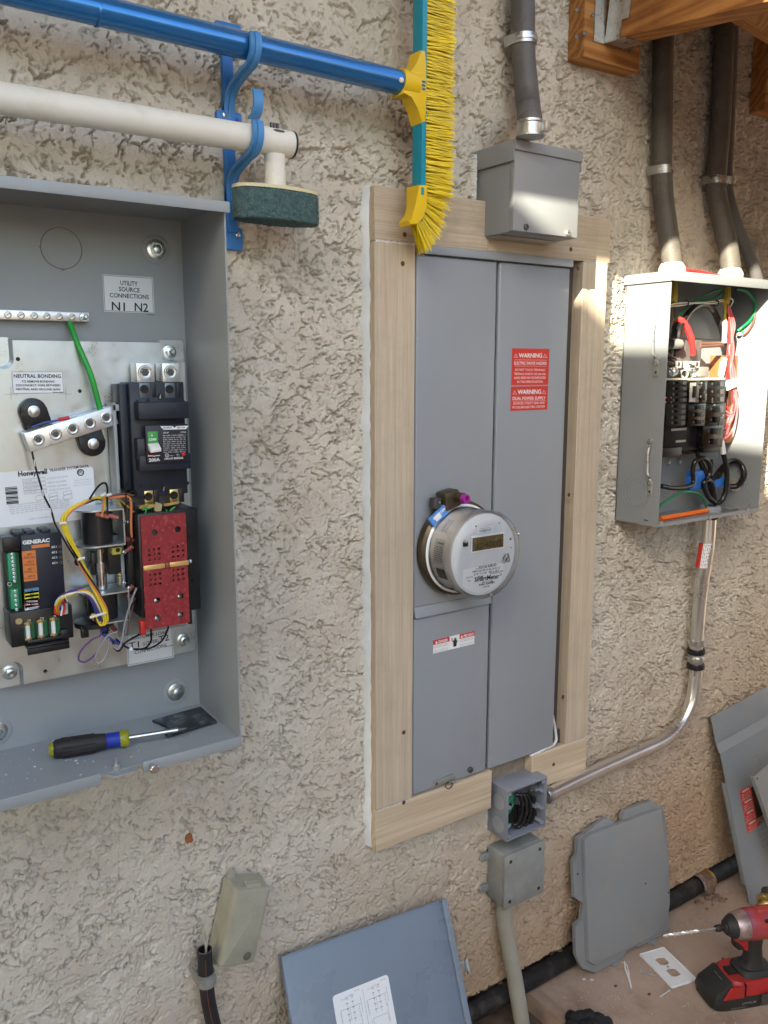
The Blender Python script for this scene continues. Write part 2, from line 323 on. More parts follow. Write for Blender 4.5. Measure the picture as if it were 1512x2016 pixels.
M = dict(
 cabinet=mat('cabinet_paint', (.30,.325,.335), .38, wave=.12, var=.05, bump=.05, bscale=700, dirt=(.3,.3,.29), damt=.18),
 panel=mat('panel_paint', (.29,.315,.345), .34, wave=.14, var=.04, bump=.04, bscale=900, dirt=(.36,.37,.37), dscale=5, damt=.3, stretch=(1,1,.35), speck=((.45,.46,.46), 60, .7, .35)),
 box=mat('box_paint', (.26,.275,.285), .4, wave=.12, var=.05, bump=.05, bscale=700),
 sub=mat('subpanel_paint', (.25,.27,.285), .42, wave=.12, var=.05, bump=.05, bscale=700, dirt=(.32,.3,.27), damt=.2),
 pvc=mat('grey_pvc', (.2,.225,.27), .48, var=.08, dirt=(.3,.3,.3), damt=.3),
 pvc_light=mat('grey_pvc_scuffed', (.27,.29,.335), .5, var=.12, vscale=20, dirt=(.36,.36,.36), damt=.4),
 cover=mat('cover_plastic', (.24,.255,.262), .46, var=.08, vscale=5, bump=.05, bscale=500, wave=.1, dirt=(.33,.29,.24), dscale=7, damt=.5, speck=((.4,.37,.33), 90, .66, .35)),
 deadfront=mat('deadfront_paint', (.22,.25,.275), .38, var=.06, bump=.05, bscale=500, wave=.1, dirt=(.32,.28,.22), dscale=6, damt=.45, speck=((.42,.4,.36), 70, .68, .4)),
 galv=mat('galvanized', (.5,.51,.5), .36, metal=.85, var=.22, vscale=45, rvar=.15),
 galv_dull=mat('galvanized_dull', (.36,.37,.35), .55, metal=.6, var=.2, vscale=25, dirt=(.25,.2,.14), damt=.5),
 plate=mat('zinc_plate', (.56,.61,.63), .34, metal=.9, var=.07, vscale=30, rvar=.1, dirt=(.47,.44,.36), dscale=5, damt=.25),
 zinc=mat('zinc_fastener', (.62,.66,.66), .3, metal=1, var=.12, vscale=80),
 alu=mat('aluminium', (.78,.78,.76), .38, metal=.75, var=.1, vscale=60, bump=.1, bscale=500),
 steel=mat('steel', (.62,.62,.62), .22, metal=1, var=.12, vscale=50),
 dark_steel=mat('dark_steel', (.12,.115,.11), .45, metal=.7, var=.2, vscale=60),
 socket=mat('socket_shadow_metal', (.09,.09,.09), .5, metal=.3, var=.3, vscale=200),
 rust_screw=mat('rusty_screw', (.13,.075,.04), .6, metal=.5, var=.35, vscale=200),
 emt=mat('conduit_steel', (.78,.78,.75), .3, metal=.9, var=.05, vscale=12, rvar=.05),
 castmetal=mat('weathered_cast_metal', (.3,.315,.305), .6, metal=.25, var=.18, vscale=22, bump=.15, bscale=350, dirt=(.2,.18,.15), dscale=14, damt=.55),
 beige=mat('beige_plastic', (.34,.33,.255), .55, var=.12, vscale=14, bump=.05, dirt=(.2,.18,.13), dscale=25, damt=.4),
 beigepipe=mat('painted_pipe', (.36,.345,.28), .55, var=.12, dirt=(.3,.24,.17), damt=.4),
 white_pvc=mat('white_pvc', (.74,.71,.63), .45, var=.05, dirt=(.45,.37,.27), dscale=16, damt=.55),
 blue_pole=mat('blue_metal_pole', (.02,.17,.46), .2, metal=.5, var=.15, vscale=14, rvar=.08, coat=.5, dirt=(.2,.32,.5), dscale=80, damt=.4, stretch=(.12,1,1)),
 blue=mat('blue_plastic', (.025,.17,.5), .4, var=.12, vscale=20, dirt=(.1,.28,.52), damt=.35),
 blue_pale=mat('blue_plastic_faded', (.07,.25,.53), .4, var=.12, vscale=25),
 teal=mat('teal_plastic', (.0,.27,.4), .35, var=.06),
 yellow=mat('yellow_plastic', (.75,.5,.015), .4, var=.06, dirt=(.6,.4,.05), damt=.3),
 bristle=mat('yellow_bristle', (.82,.62,.015), .45, var=.18, vscale=25),
 black=mat('black_plastic', (.014,.014,.015), .35, var=.25, vscale=30, spec=.5),
 brk=mat('breaker_black', (.008,.008,.009), .45, var=.3, vscale=40, spec=.25),
 rubber=mat('black_rubber', (.02,.02,.021), .6, var=.25, vscale=40, bump=.1, bscale=200),
 navy=mat('breaker_plastic', (.016,.02,.032), .42, var=.12, vscale=40, dirt=(.035,.042,.055), damt=.5),
 smoke=mat('smoked_plastic', (.006,.0055,.005), .22, var=.4, vscale=60, spec=.5),
 red_fibre=mat('red_fibre_board', (.27,.025,.03), .45, var=.25, vscale=120, speck=((.5,.16,.16), 170, .56, .5), rvar=.05),
 white=mat('white_plastic', (.78,.78,.76), .35, var=.03),
 whitecap=mat('caulk', (.7,.72,.71), .5, var=.06, vscale=40),
 paper=mat('label_paper', (.84,.86,.88), .4, var=.02),
 silverpaper=mat('silver_label', (.66,.685,.7), .35, metal=.08, var=.03),
 ink=mat('black_ink', (.02,.02,.025), .6, var=.02), greyink=mat('grey_ink', (.2,.2,.23), .6, var=.02), paleink=mat('pale_ink', (.42,.43,.47), .6, var=.02),
 whiteink=mat('white_ink', (.85,.85,.85), .5, var=.02),
 red_label=mat('red_label', (.62,.045,.035), .35, var=.03), red=mat('red_plastic', (.5,.03,.025), .4, var=.12),
 orange_label=mat('orange_label', (.72,.22,.06), .4, var=.03), yellow_label=mat('yellow_label', (.8,.72,.06), .4, var=.02), blue_label=mat('blue_label', (.11,.25,.42), .4, var=.02),
 orange=mat('orange_plastic', (.85,.16,.015), .4, var=.06),
 green_wire=mat('green_insulation', (.025,.34,.05), .38, var=.08), green_dark=mat('dark_green_insulation', (.01,.2,.08), .38, var=.1),
 green_tag=mat('green_plastic', (.05,.33,.07), .4, var=.04), pcb=mat('green_board', (.01,.13,.05), .35, var=.25, vscale=60), term=mat('terminal_green', (.03,.3,.15), .4, var=.15, vscale=60),
 brass=mat('brass', (.72,.55,.22), .32, metal=.9, var=.12, vscale=60), bronze=mat('bronze_ring', (.12,.095,.06), .38, metal=.75, var=.2, vscale=30),
 copper=mat('copper', (.7,.35,.2), .35, metal=.9, var=.1),
 wire_yellow=mat('yellow_insulation', (.8,.6,.03), .38, var=.06), wire_orange=mat('orange_insulation', (.7,.22,.08), .38, var=.06), wire_red=mat('red_insulation', (.6,.035,.035), .38, var=.08),
 wire_pink=mat('pink_insulation', (.68,.16,.17), .38, var=.12), wire_white=mat('white_insulation', (.75,.74,.68), .38, var=.05), wire_grey=mat('grey_insulation', (.3,.29,.3), .4, var=.06), wire_purple=mat('purple_insulation', (.13,.06,.2), .4, var=.06),
 wire_blue=mat('blue_insulation', (.03,.06,.28), .38, var=.06), wire_brown=mat('brown_insulation', (.14,.07,.05), .4, var=.1), wire_mustard=mat('mustard_insulation', (.5,.35,.05), .4, var=.1),
 wire_black=mat('black_insulation', (.012,.012,.012), .25, var=.2, spec=.6),
 darkgrey_pvc=mat('flexible_conduit_grey', (.115,.11,.108), .5, var=.12, vscale=18, dirt=(.17,.155,.135), damt=.35),
 brown_pvc=mat('flexible_conduit_brown', (.1,.09,.078), .55, var=.15, vscale=18, dirt=(.17,.14,.1), damt=.45),
 white_nut=mat('white_nylon', (.72,.7,.64), .4, var=.05),
 scrub=mat('scrub_pad_fibre', (.075,.125,.125), .9, var=.45, vscale=130, spec=.1), cream=mat('cream_board', (.65,.58,.36), .5, var=.06),
 glove=mat('black_glove', (.015,.016,.018), .8, var=.3, vscale=60, bump=.4, bscale=150),
 driver_red=mat('scuffed_red_plastic', (.38,.05,.045), .45, var=.2, vscale=30, dirt=(.13,.11,.25), dscale=18, damt=.9, speck=((.5,.3,.3), 60, .6, .5)), battery_red=mat('dusty_red_plastic', (.38,.022,.022), .42, var=.1, dirt=(.3,.1,.08), damt=.3),
 driver_black=mat('tool_rubber', (.022,.022,.021), .6, var=.2, dirt=(.06,.05,.04), damt=.4), nose=mat('tool_nose_metal', (.4,.31,.29), .35, metal=.6, var=.2, vscale=40),
 blue_metal=mat('blue_box', (.02,.14,.5), .35, var=.06), brown_board=mat('brown_board', (.3,.1,.035), .5, var=.1),
 bluegrip=mat('blue_grip', (.01,.035,.33), .5, var=.12, vscale=60), ygreen=mat('amber_plastic', (.5,.5,.03), .15, var=.1, trans=.5),
 slate=mat('bluish_panel_paint', (.2,.25,.315), .32, var=.05, vscale=4, bump=.04, bscale=600, wave=.12, dirt=(.26,.29,.33), dscale=6, damt=.15, speck=((.4,.42,.44), 70, .7, .35)),
 gunk=mat('rusty_fitting', (.2,.13,.09), .7, var=.4, vscale=60, bump=.3, bscale=120), blackpipe=mat('black_pipe', (.013,.013,.013), .6, var=.3, vscale=30, dirt=(.14,.11,.085), dscale=22, damt=.75),
 metercase=mat('meter_case', (.88,.885,.89), .22, var=.05, vscale=15, spec=.6), meterface=mat('meter_face', (.72,.735,.75), .35, var=.06, vscale=20), lcd=mat('lcd_screen', (.16,.12,.055), .2, var=.35, vscale=90), lcdink=mat('lcd_digits', (.05,.04,.02), .4),
 magenta=mat('magenta_plastic', (.42,.03,.33), .35, var=.06), tagblue=mat('blue_tag', (.1,.3,.72), .3, var=.2, vscale=120),
 brick_dust=mat('white_dust', (.6,.62,.64), .8, var=.1),
 rafter=wood('fir_rafter_wood', (.22,.08,.02), (.46,.205,.06), 1, 1.0, dirt=(.12,.05,.02)), rafterend=wood('fir_ledger_wood', (.26,.095,.022), (.48,.23,.075), 0, 1.0),
 trimx=wood('weathered_trim_horizontal', (.37,.285,.19), (.6,.5,.38), 0, 1.0, dirt=(.33,.26,.19), damt=.5, ww=.12, fs=360), trimz=wood('weathered_trim_vertical', (.42,.335,.235), (.62,.525,.405), 2, 1.0, dirt=(.36,.31,.25), damt=.45, ww=.12, fs=360),
 trimnew=wood('fresh_trim_wood', (.46,.35,.23), (.68,.56,.41), 0, 1.0, ww=.22, fs=300),
)
def glass_mat():
    m = bpy.data.materials.new('clear_cover'); m.use_nodes = True; t = m.node_tree; N = t.nodes; b = N['Principled BSDF']
    b.inputs['Base Color'].default_value = (.93,.95,.96,1); b.inputs['Roughness'].default_value = .04
    tr = N.new('ShaderNodeBsdfTransparent'); mx = N.new('ShaderNodeMixShader'); fr = N.new('ShaderNodeFresnel'); fr.inputs[0].default_value = 1.4
    gl = N.new('ShaderNodeBsdfGlossy'); gl.inputs['Roughness'].default_value = .04
    tr.inputs[0].default_value = (.985,.99,.99,1)
    t.links.new(fr.outputs[0], mx.inputs[0]); t.links.new(tr.outputs[0], mx.inputs[1]); t.links.new(gl.outputs[0], mx.inputs[2]); t.links.new(mx.outputs[0], N['Material Output'].inputs[0])
    return m
M['clear'] = glass_mat()
# ------------------------------------------------------------------ noise for the stucco relief
def pnoise(x, y, seed):
    rn = np.random.RandomState(seed); T = 512
    ang = rn.rand(T, T)*2*np.pi; gx, gy = np.cos(ang), np.sin(ang)
    xi = np.floor(x).astype(int); yi = np.floor(y).astype(int); xf = x-xi; yf = y-yi
    u = xf*xf*xf*(xf*(xf*6-15)+10); v = yf*yf*yf*(yf*(yf*6-15)+10)
    def g(a, b, dx, dy):
        a = a % T; b = b % T; return gx[a, b]*dx+gy[a, b]*dy
    n00 = g(xi, yi, xf, yf); n10 = g(xi+1, yi, xf-1, yf); n01 = g(xi, yi+1, xf, yf-1); n11 = g(xi+1, yi+1, xf-1, yf-1)
    return (n00*(1-u)+n10*u)*(1-v)+(n01*(1-u)+n11*u)*v
def fbm(x, y, f, octv, seed, gain=.5):
    a = 1.0; s = 0; t = 0
    for i in range(octv):
        s = s+a*pnoise(x*f+i*17.3, y*f+i*9.1, seed+i); t += a; f *= 2.03; a *= gain
    return s/t*1.6
def sstep(x, a, b):
    t = np.clip((x-a)/(b-a), 0, 1); return t*t*(3-2*t)
def stucco_material():
    m = bpy.data.materials.new('stucco'); m.use_nodes = True; t = m.node_tree; N = t.nodes; L = t.links; b = N['Principled BSDF']
    b.inputs['Roughness'].default_value = .9; b.inputs['Specular IOR Level'].default_value = .15
    tc = N.new('ShaderNodeTexCoord')
    def noise(s, d, r=.6):
        n = N.new('ShaderNodeTexNoise'); n.inputs['Scale'].default_value = s; n.inputs['Detail'].default_value = d; n.inputs['Roughness'].default_value = r; L.new(tc.outputs['Object'], n.inputs['Vector']); return n.outputs[0]
    def mix(a, bcol, f, lo, hi, amt):
        r = N.new('ShaderNodeMapRange'); r.inputs[1].default_value = lo; r.inputs[2].default_value = hi; r.inputs[4].default_value = amt; L.new(f, r.inputs[0])
        x = N.new('ShaderNodeMix'); x.data_type = 'RGBA'; x.inputs[7].default_value = (*bcol, 1); L.new(r.outputs[0], x.inputs[0])
        if isinstance(a, tuple): x.inputs[6].default_value = (*a, 1)
        else: L.new(a, x.inputs[6])
        return x.outputs[2]
    c = mix((.555,.49,.40), (.665,.61,.515), noise(7, 5), .35, .65, 1)
    c = mix(c, (.44,.37,.31), noise(26, 8, .7), .52, .72, .4)
    c = mix(c, (.72,.69,.64), noise(160, 3), .58, .75, .5)
    c = mix(c, (.3,.26,.22), noise(420, 2), .64, .74, .5)
    sp = N.new('ShaderNodeSeparateXYZ'); L.new(tc.outputs['Object'], sp.inputs[0])          # soil splash plus warm ground bounce painted low and rightwards on the wall
    ad = N.new('ShaderNodeMath'); ad.operation = 'MULTIPLY_ADD'; ad.inputs[1].default_value = .35; L.new(noise(9, 6), ad.inputs[0]); L.new(sp.outputs[2], ad.inputs[2])
    a3 = N.new('ShaderNodeMath'); a3.operation = 'MULTIPLY_ADD'; a3.inputs[1].default_value = -.24; L.new(sp.outputs[0], a3.inputs[0]); L.new(ad.outputs[0], a3.inputs[2])
    c = mix(c, (.46,.31,.19), a3.outputs[0], .52, -.02, .85)
    L.new(c, b.inputs['Base Color'])
    bp = N.new('ShaderNodeBump'); bp.inputs['Strength'].default_value = .75; bp.inputs['Distance'].default_value = .0014; L.new(noise(330, 5, .7), bp.inputs['Height']); L.new(bp.outputs[0], b.inputs['Normal'])
    return m
M['stucco'] = stucco_material()

wall = thing('stucco_wall', 'beige house wall in rough torn-edged stucco behind all the equipment', 'wall', (1.2, 0, .05))
xs = [0.10]
while xs[-1] < 2.24: xs.append(xs[-1]+.00135+.00055*(xs[-1]-.1))
xs = np.array(xs); zs = np.arange(.05, 2.26, .00165)
GX, GZ = np.meshgrid(xs, zs)
w1 = fbm(GX, GZ, 9, 2, 11); w2 = fbm(GX, GZ, 9, 2, 23); r1 = pnoise(GX*110, GZ*110, 5); r2 = pnoise(GX*110, GZ*110, 6)
wx, wz = GX+.016*w1+.0026*r1, GZ+.016*w2+.0026*r2
rough_zone = np.clip(sstep(GX+.3*w1+.06*(GZ-1.2), 1.0, 1.75), 0, 1)
def torn(fx, fz, freq, octv, seed, gain, depth, step, width, cover, reach=.012):
    """plaster torn by the trowel: a raised lip, a narrow crevice under it, only along parts of each contour"""
    f = fbm(fx, fz, freq, octv, seed, gain); gz, gx_ = np.gradient(f, zs, xs); g = np.sqrt(gx_*gx_+gz*gz)+1e-6
    dist = f/g                                                     # metres from the contour, positive on the high side
    facing = np.clip(.55+.6*(-gx_*.5+gz*.86)/g, 0, 1)
    seg = sstep(pnoise(GX*freq*1.5+3, GZ*freq*1.5+7, seed+50)+.35*pnoise(GX*freq*5, GZ*freq*5, seed+51), -cover, .25-cover)
    k = seg*facing; kk = sstep(k, .12, .5)
    h = -depth*1.5*kk*np.clip(1.7*(1-np.abs(dist+width*.5*kk)/(width*(.45+.55*kk)+1e-9)), 0, 1)
    lip = sstep(dist, -.0004, .0006)*np.clip(1-dist/reach, 0, 1)
    return h+step*k*lip
calm = sstep(fbm(GX, GZ, 4.5, 3, 511), -.35, .3)                    # some areas were smoothed more than others
wk = .9+.5*(GX-.1)
H = torn(wx, wz*1.15, 16, 5, 31, .53, .0060, .0015, .0018*wk, .17, .015)
H += torn(wx+.3*wz, wz*1.1, 27, 4, 47, .53, .0052, .0011, .0015*wk, .04, .009)*(.4+.6*calm)
H += torn(wx-.25*wz, wz*1.2, 21, 5, 391, .55, .0058, .0012, .0016*wk, .05, .011)*(.45+.55*calm)
H += torn(wx+.1*wz, wz*.95, 44, 4, 231, .55, .0044, .0008, .0012*wk, -.02, .006)*(.35+.65*calm)
H += torn(wx-.1*wz, wz, 33, 4, 731, .55, .0050, .0010, .0014*wk, -.04, .007)*(.4+.6*calm)
H += torn(wx, wz*.85, 32, 4, 131, .55, .0058, .0013, .0015*wk, .14, .007)*(.05+.95*rough_zone)
H += torn(wx*1.1, wz, 22, 4, 171, .55, .0064, .0016, .0017*wk, .2, .010)*rough_zone
fh = fbm(wx, wz*1.2, 16, 5, 411, .56); gz_, gx2 = np.gradient(fh, zs, xs); dh = (fh-.24)/(np.sqrt(gx2*gx2+gz_*gz_)+1e-6)
hole = sstep(dh, -.0003, .0011)*sstep(pnoise(GX*4, GZ*4, 421)+(.9-GX)*.25, -.25, .1)*(1-.6*rough_zone)
H += -hole*(.0034+.0012*fbm(GX, GZ, 110, 3, 431))
del fh, gz_, gx2, dh, hole
pit = pnoise(wx*190, wz*190, 201)+.5*pnoise(wx*60, wz*60, 203)
H += -.0045*sstep(pit, .6, .72)
H += .0012*sstep(fbm(wx, wz, 20, 3, 211), -.03, .12)+.0016*fbm(GX, GZ, 6, 2, 101)
H += (.00028+.0004*rough_zone)*fbm(GX, GZ, 170, 2, 91)
H = np.where(H > 0, .0045*np.tanh(H/.0045), np.maximum(H, -.012))-.0015
keep = ~((GX > .17) & (GX < .445) & (GZ > .86) & (GZ < 1.54))
for (x0, x1, z0, z1) in ((.80, 1.32, .51, 1.62), (1.44, 1.76, 1.06, 1.52), (1.03, 1.15, 1.6, 1.7)): keep &= ~((GX > x0) & (GX < x1) & (GZ > z0) & (GZ < z1))
keep &= (GZ > .335-.375*(GX-.14)) & (GZ < 1.86+.20*(GX-.14)+.03)
def wall_mesh(name, xs, zs, H, keep, mt):
    nx, nz = len(xs), len(zs); k = keep[:-1, :-1] & keep[1:, 1:] & keep[:-1, 1:] & keep[1:, :-1]
    ids = np.arange(nx*nz).reshape(nz, nx); q = np.stack([ids[:-1, :-1][k], ids[:-1, 1:][k], ids[1:, 1:][k], ids[1:, :-1][k]], -1)
    used = np.unique(q); remap = np.zeros(nx*nz, np.int32); remap[used] = np.arange(len(used)); q = remap[q].astype(np.int32)
    co = np.stack([GX.ravel()[used], -H.ravel()[used], GZ.ravel()[used]], -1).astype(np.float32); nf = len(q); me = bpy.data.meshes.new(name)
    me.vertices.add(len(co)); me.vertices.foreach_set('co', co.ravel()); me.loops.add(nf*4); me.loops.foreach_set('vertex_index', q.ravel())
    me.polygons.add(nf); me.polygons.foreach_set('loop_start', np.arange(nf, dtype=np.int32)*4)
    me.polygons.foreach_set('use_smooth', np.ones(nf, dtype=bool)); me.update(); me.validate(); me.materials.append(mt); return bpy.data.objects.new(name, me)
wo_ = wall_mesh('stucco_face', xs, zs, H, keep, M['stucco']); link(wo_, (0, 0, 0), wall)
print('stucco faces', len(wo_.data.polygons))
del GX, GZ, wx, wz, H, w1, w2, rough_zone, r1, r2, pit, keep
mb = MB(); mb.box(-7, .0995, .0, .16, .05, 2.9); mb.box(float(xs[-1])+.0005, 7, .0, .16, .05, 2.9); mb.box(float(xs[0])-.0002, float(xs[-1])+.0002, .0175, .16, .05, 2.9)
build(mb, 'plain_wall', M['stucco'], wall)
mb = MB(); mb.box(-7, 7, .03, .16, -.1, .05); build(mb, 'foundation', mat('concrete_foundation', (.16,.12,.095), .9, var=.25, vscale=14, bump=.4, bscale=90, dirt=(.1,.07,.05)), wall)
mb = MB()
r_ = random.Random(3)
c0 = P(372, 1650, 0)                                                   # the rust spot
pts = [(math.cos(2*math.pi*i/16)*(.0055+r_.uniform(-.0015,.003)), math.sin(2*math.pi*i/16)*(.0085+r_.uniform(-.002,.003))) for i in range(16)]
m_ = MB(WALLF(c0)); m_.prism(pts, 0, .0018); build(m_, 'rust_spot', mat('rust', (.3,.11,.035), .9, var=.45, vscale=150, bump=.5, bscale=300), wall)

# ------------------------------------------------------------------ ground
def ground_material():
    m = mat('concrete_slab', (.42,.31,.235), .9, var=.16, vscale=5, bump=.35, bscale=160, spec=.2, dirt=(.2,.12,.075), dscale=9, damt=.75, speck=((.6,.52,.45), 110, .6, .55))
    return m
mb = MB()
gx = np.concatenate([np.linspace(1.22, 2.6, 92)]); gy = np.concatenate([np.linspace(-1.0, .03, 70)])
hz = fbm(*np.meshgrid(gx, gy), 9, 4, 7)*.0022
VV = [[mb.bm.verts.new((gx[i], gy[j], float(hz[j, i]))) for i in range(len(gx))] for j in range(len(gy))]
for j in range(len(gy)-1):
    for i in range(len(gx)-1): mb.face([VV[j][i], VV[j][i+1], VV[j+1][i+1], VV[j+1][i]])
slab = build(mb, 'concrete_slab', ground_material(), kind='structure')
mb = MB(); mb.box(1.19, 1.2195, -1.0, .03, -.06, .004, bev=.003); build(mb, 'slab_edge', ground_material(), kind='structure')
soil = mat('soil', (.13,.085,.06), .95, var=.4, vscale=30, bump=.8, bscale=90)
mb = MB(); mb.box(-1.5, 1.19, -1.6, .03, -.09, -.04); build(mb, 'soil_bed', soil, kind='structure')
mb = MB()
G = 60
mb.quad((-G, -G, -.05), (G, -G, -.05), (G, G, -.05), (-G, G, -.05))
build(mb, 'ground', mat('yard_ground', (.38,.29,.21), .95, var=.25, vscale=1.5, bump=.4, bscale=20), kind='structure')

# house shape added unseen at left; its falling edge passes one wedge of sun
s_ = SUN; a_ = V(.482, -.876, 0); b_ = V(.396, .218, .892); e_ = a_-b_*.2976
def rl(u): return a_*u+b_*(-.2976*u+2.017)-s_*5.0
k0, k1 = rl(-1.0), rl(5.2); back = V(-.85, -.45, 0).normalized()*5
nh = thing('sun_block_house', 'pale rendered house shape added out of frame, its falling roof line cutting the sun', 'house', (k0.x, k0.y, 0))
mb = MB(); d0 = V(0, 0, k0.z-.12); q = [V(k0.x, k0.y, -.05), V(k1.x, k1.y, -.05), V(k1.x, k1.y, k1.z-.12), V(k0.x, k0.y, k0.z-.12)]
mb.hexa([p for p in q], [p+back for p in q]); build(mb, 'wall', mat('render_paint', (.45,.4,.35), .9), nh)
mb = MB(); q = [V(k0.x, k0.y, k0.z-.115), V(k1.x, k1.y, k1.z-.115), k1, k0]
mb.hexa(q, [p+back for p in q]); build(mb, 'roof', mat('roof_tile', (.2,.11,.08), .9), nh)

# unseen eave added above to block high sun; patio cover to the right
ev = thing('eave', 'painted roof eave added unseen above the frame to block the high sun', 'eave', (-1, -.4, 2.36))
mb = MB(); mb.box(-6, 1.15, -.74, -.002, 2.40, 2.42); build(mb, 'soffit', mat('soffit_paint', (.5,.44,.37), .7), ev)
mb = MB(); mb.box(-6, 1.15, -.775, -.741, 2.355, 2.52); build(mb, 'fascia', mat('fascia_paint', (.4,.33,.26), .6), ev)

fe = thing('shade_fence', 'tall brown timber fence added behind the viewpoint to shade and warm the wall', 'fence', (3, -2.9, 0))  # unseen fence added to block low sky and bounce warm light rightwards
for k in range(34): build(MB().box(.7+.145*k, .84+.145*k, -2.95+.004*(k % 2), -2.93+.004*(k % 2), -.05, 1.75), 'board', M['rafterend'] if k % 3 else M['rafter'], fe)
# ------------------------------------------------------------------ open transfer switch cabinet on the left
ts = thing('transfer_switch', 'open grey transfer switch cabinet full of wiring at left of the wall', 'electrical cabinet', (.25, 0, .84))
X0, X1, ZB, ZT, YF = -.02, .467, .840, 1.566, -.155
mb = MB()
mb.box(X0, X1-.002, -.006, -.004, ZB, ZT)                              # back sheet
mb.box(X1-.002, X1, YF, -.004, ZB-.011, ZT-.0022)                       # right side
mb.box(X0, X1-.002, YF+.0005, -.006, ZB-.002, ZB)                      # floor
mb.box(X0, X0+.002, YF+.001, -.006, ZB, ZT-.003)
build(mb, 'cabinet_body', M['cabinet'], ts)
mb = MB(); mb.box(X0, X1+.003, -.161, -.003, ZT-.002, ZT+.001); mb.box(X0, X1+.003, -.1625, -.1605, ZT-.0125, ZT+.001, bev=.0008)
build(mb, 'top_flange', M['cabinet'], ts)
zl = ZB-.0125
xn0, xn1 = P(198, 1530, YF).x, P(281, 1500, YF).x
for xa, xb in ((X0, xn0), (xn1, X1)):
    build(MB().box(xa, xb, YF-.0015, YF+.0003, zl, ZB+.003, bev=.0006), 'front_lip', M['cabinet'], ts)
o = P(240, 1515, YF-.003)
tabM = frame_M(V(o.x, YF, ZB-.0015), EX, -EY, EZ)
build(MB(tabM).prism([(-.021, -.004), (.021, -.004), (.021, .004), (.015, .0125), (-.012, .0125), (-.017, .006), (-.021, .003)], -.001, .001), 'latch_tab', M['cabinet'], ts)
q = P(306, 1509, YF-.006)
mb = MB(); mb.cyl((q.x-.004, YF-.0005, q.z+.001), (q.x-.004, YF-.012, q.z+.001), .0036, n=12); mb.lathe([(0, .0056), (.004, .0062), (.0055, .005)], (q.x-.004, YF-.012, q.z+.001), -EY, 18)
build(mb, 'latch_screw', M['steel'], ts)
BY = -.0062
def washer_bolt(px, py, y=BY, wr=.0135, r=.0068):
    c = P(px, py, y)
    w = build(MB().lathe([(0, wr), (.0016, wr), (.0021, wr*.93), (.0021, .003)], c, -EY, 28, caps=False), 'washer', M['zinc'], ts)
    mb = MB(); mb.hexbolt(c-EY*.002, -EY, r, .0055); mb.lathe([(0, .0088), (.0012, .0088)], c-EY*.002, -EY, 20); build(mb, 'bolt_head', M['zinc'], w)
    build(MB().lathe([(0, wr*1.5), (.0005, wr*1.45), (.0005, wr)], c, -EY, 32, caps=False), 'pressed_boss', M['cabinet'], w)
washer_bolt(307, 491); washer_bolt(346, 1362); washer_bolt(-6, 1440)
c = P(121, 489, BY)
mb = MB(); mb.torus(c-EY*.0001, EY, .0262, .00055, 44, 5); mb.box(c.x-.0022, c.x+.0022, BY-.0004, BY, c.z-.0285, c.z-.0255); mb.box(c.x-.029, c.x-.0265, BY-.0004, BY, c.z-.001, c.z+.001)
build(mb, 'knockout', mat('scored_metal', (.19,.2,.2), .5), ts)
# stickers helper: corners in the photo -> thin raised rectangle
def sticker(name, pTL, pBR, y, mt, parent, th=.0004, r=.001, label=None, tilt=0):
    a, b = P(*pTL, y), P(*pBR, y); c = (a+b)/2; w, h = abs(b.x-a.x), abs(a.z-b.z)
    return build(MB(WALLF(c)).prism(rrect(w, h, r), 0, th), name, mt, parent, label=label)
y = BY-.0004
lb = sticker('connections_label', (201, 540), (304, 617), BY, M['silverpaper'], ts)
mb = MB(); y = BY-.0005
for st, a, b, h in (('UTILITY', (237, 561), (271, 563), 9), ('SOURCE', (234, 573), (275, 576), 9), ('CONNECTIONS', (216, 585), (293, 589), 9), ('N1', (220, 610), (246, 612), 17), ('N2', (265, 612), (292, 614), 17), ('0H1487A', (291, 620), (304, 621), 2.5)):
    wtext(mb, st, a, b, y, h, .012)
def border(mb, tl, br, y, w):
    a, b = P(*tl, y), P(*br, y)
    for p, q in (((a.x, a.z), (b.x, a.z)), ((b.x, a.z), (b.x, b.z)), ((b.x, b.z), (a.x, b.z)), ((a.x, b.z), (a.x, a.z))):
        d = V(q[0]-p[0], 0, q[1]-p[1]).normalized(); s = V(-d.z, 0, d.x)*w/2; A, B = V(p[0], y-.0003, p[1]), V(q[0], y-.0003, q[1])
        mb.face([mb.bm.verts.new(z) for z in (A-s-d*w/2, B-s+d*w/2, B+s+d*w/2, A+s-d*w/2)])
border(mb, (203, 542), (302, 615), y, .0005); build(mb, 'lettering', M['ink'], lb)
# ground bar
a, b = P(-30, 618, -.02), P(176, 624, -.02)
gb = build(MB().box(a.x, b.x, -.02, -.0065, a.z-.0062, a.z+.0062, bev=.0012), 'ground_bar', M['alu'], ts)
for px in (15, 41, 67, 92, 116, 141):
    c = P(px, 618.5, -.0203); c.z = a.z
    mb = MB(); mb.lathe([(0, .0047), (.0006, .0047), (.0008, .004), (.0004, .0036), (.0004, .0001)], c, -EY, 18, caps=False); an = random.uniform(.4, 1.0); d = V(math.cos(an), 0, math.sin(an))
    build(mb, 'terminal_screw', M['steel'], gb)
    build(MB().hexa([c-d*.0035-V(0,.0005,.0004), c+d*.0035-V(0,.0005,.0004), c+d*.0035-V(0,.0002,.0004), c-d*.0035-V(0,.0002,.0004)], [c-d*.0035-V(0,.0005,-.0004), c+d*.0035-V(0,.0005,-.0004), c+d*.0035-V(0,.0002,-.0004), c-d*.0035-V(0,.0002,-.0004)]), 'screw_slot', M['black'], gb)
c = P(165, 624, -.0203); c.z = a.z; build(MB().hexbolt(c, -EY, .0048, .004, .0062, .0012, .0026), 'end_nut', M['zinc'], gb)
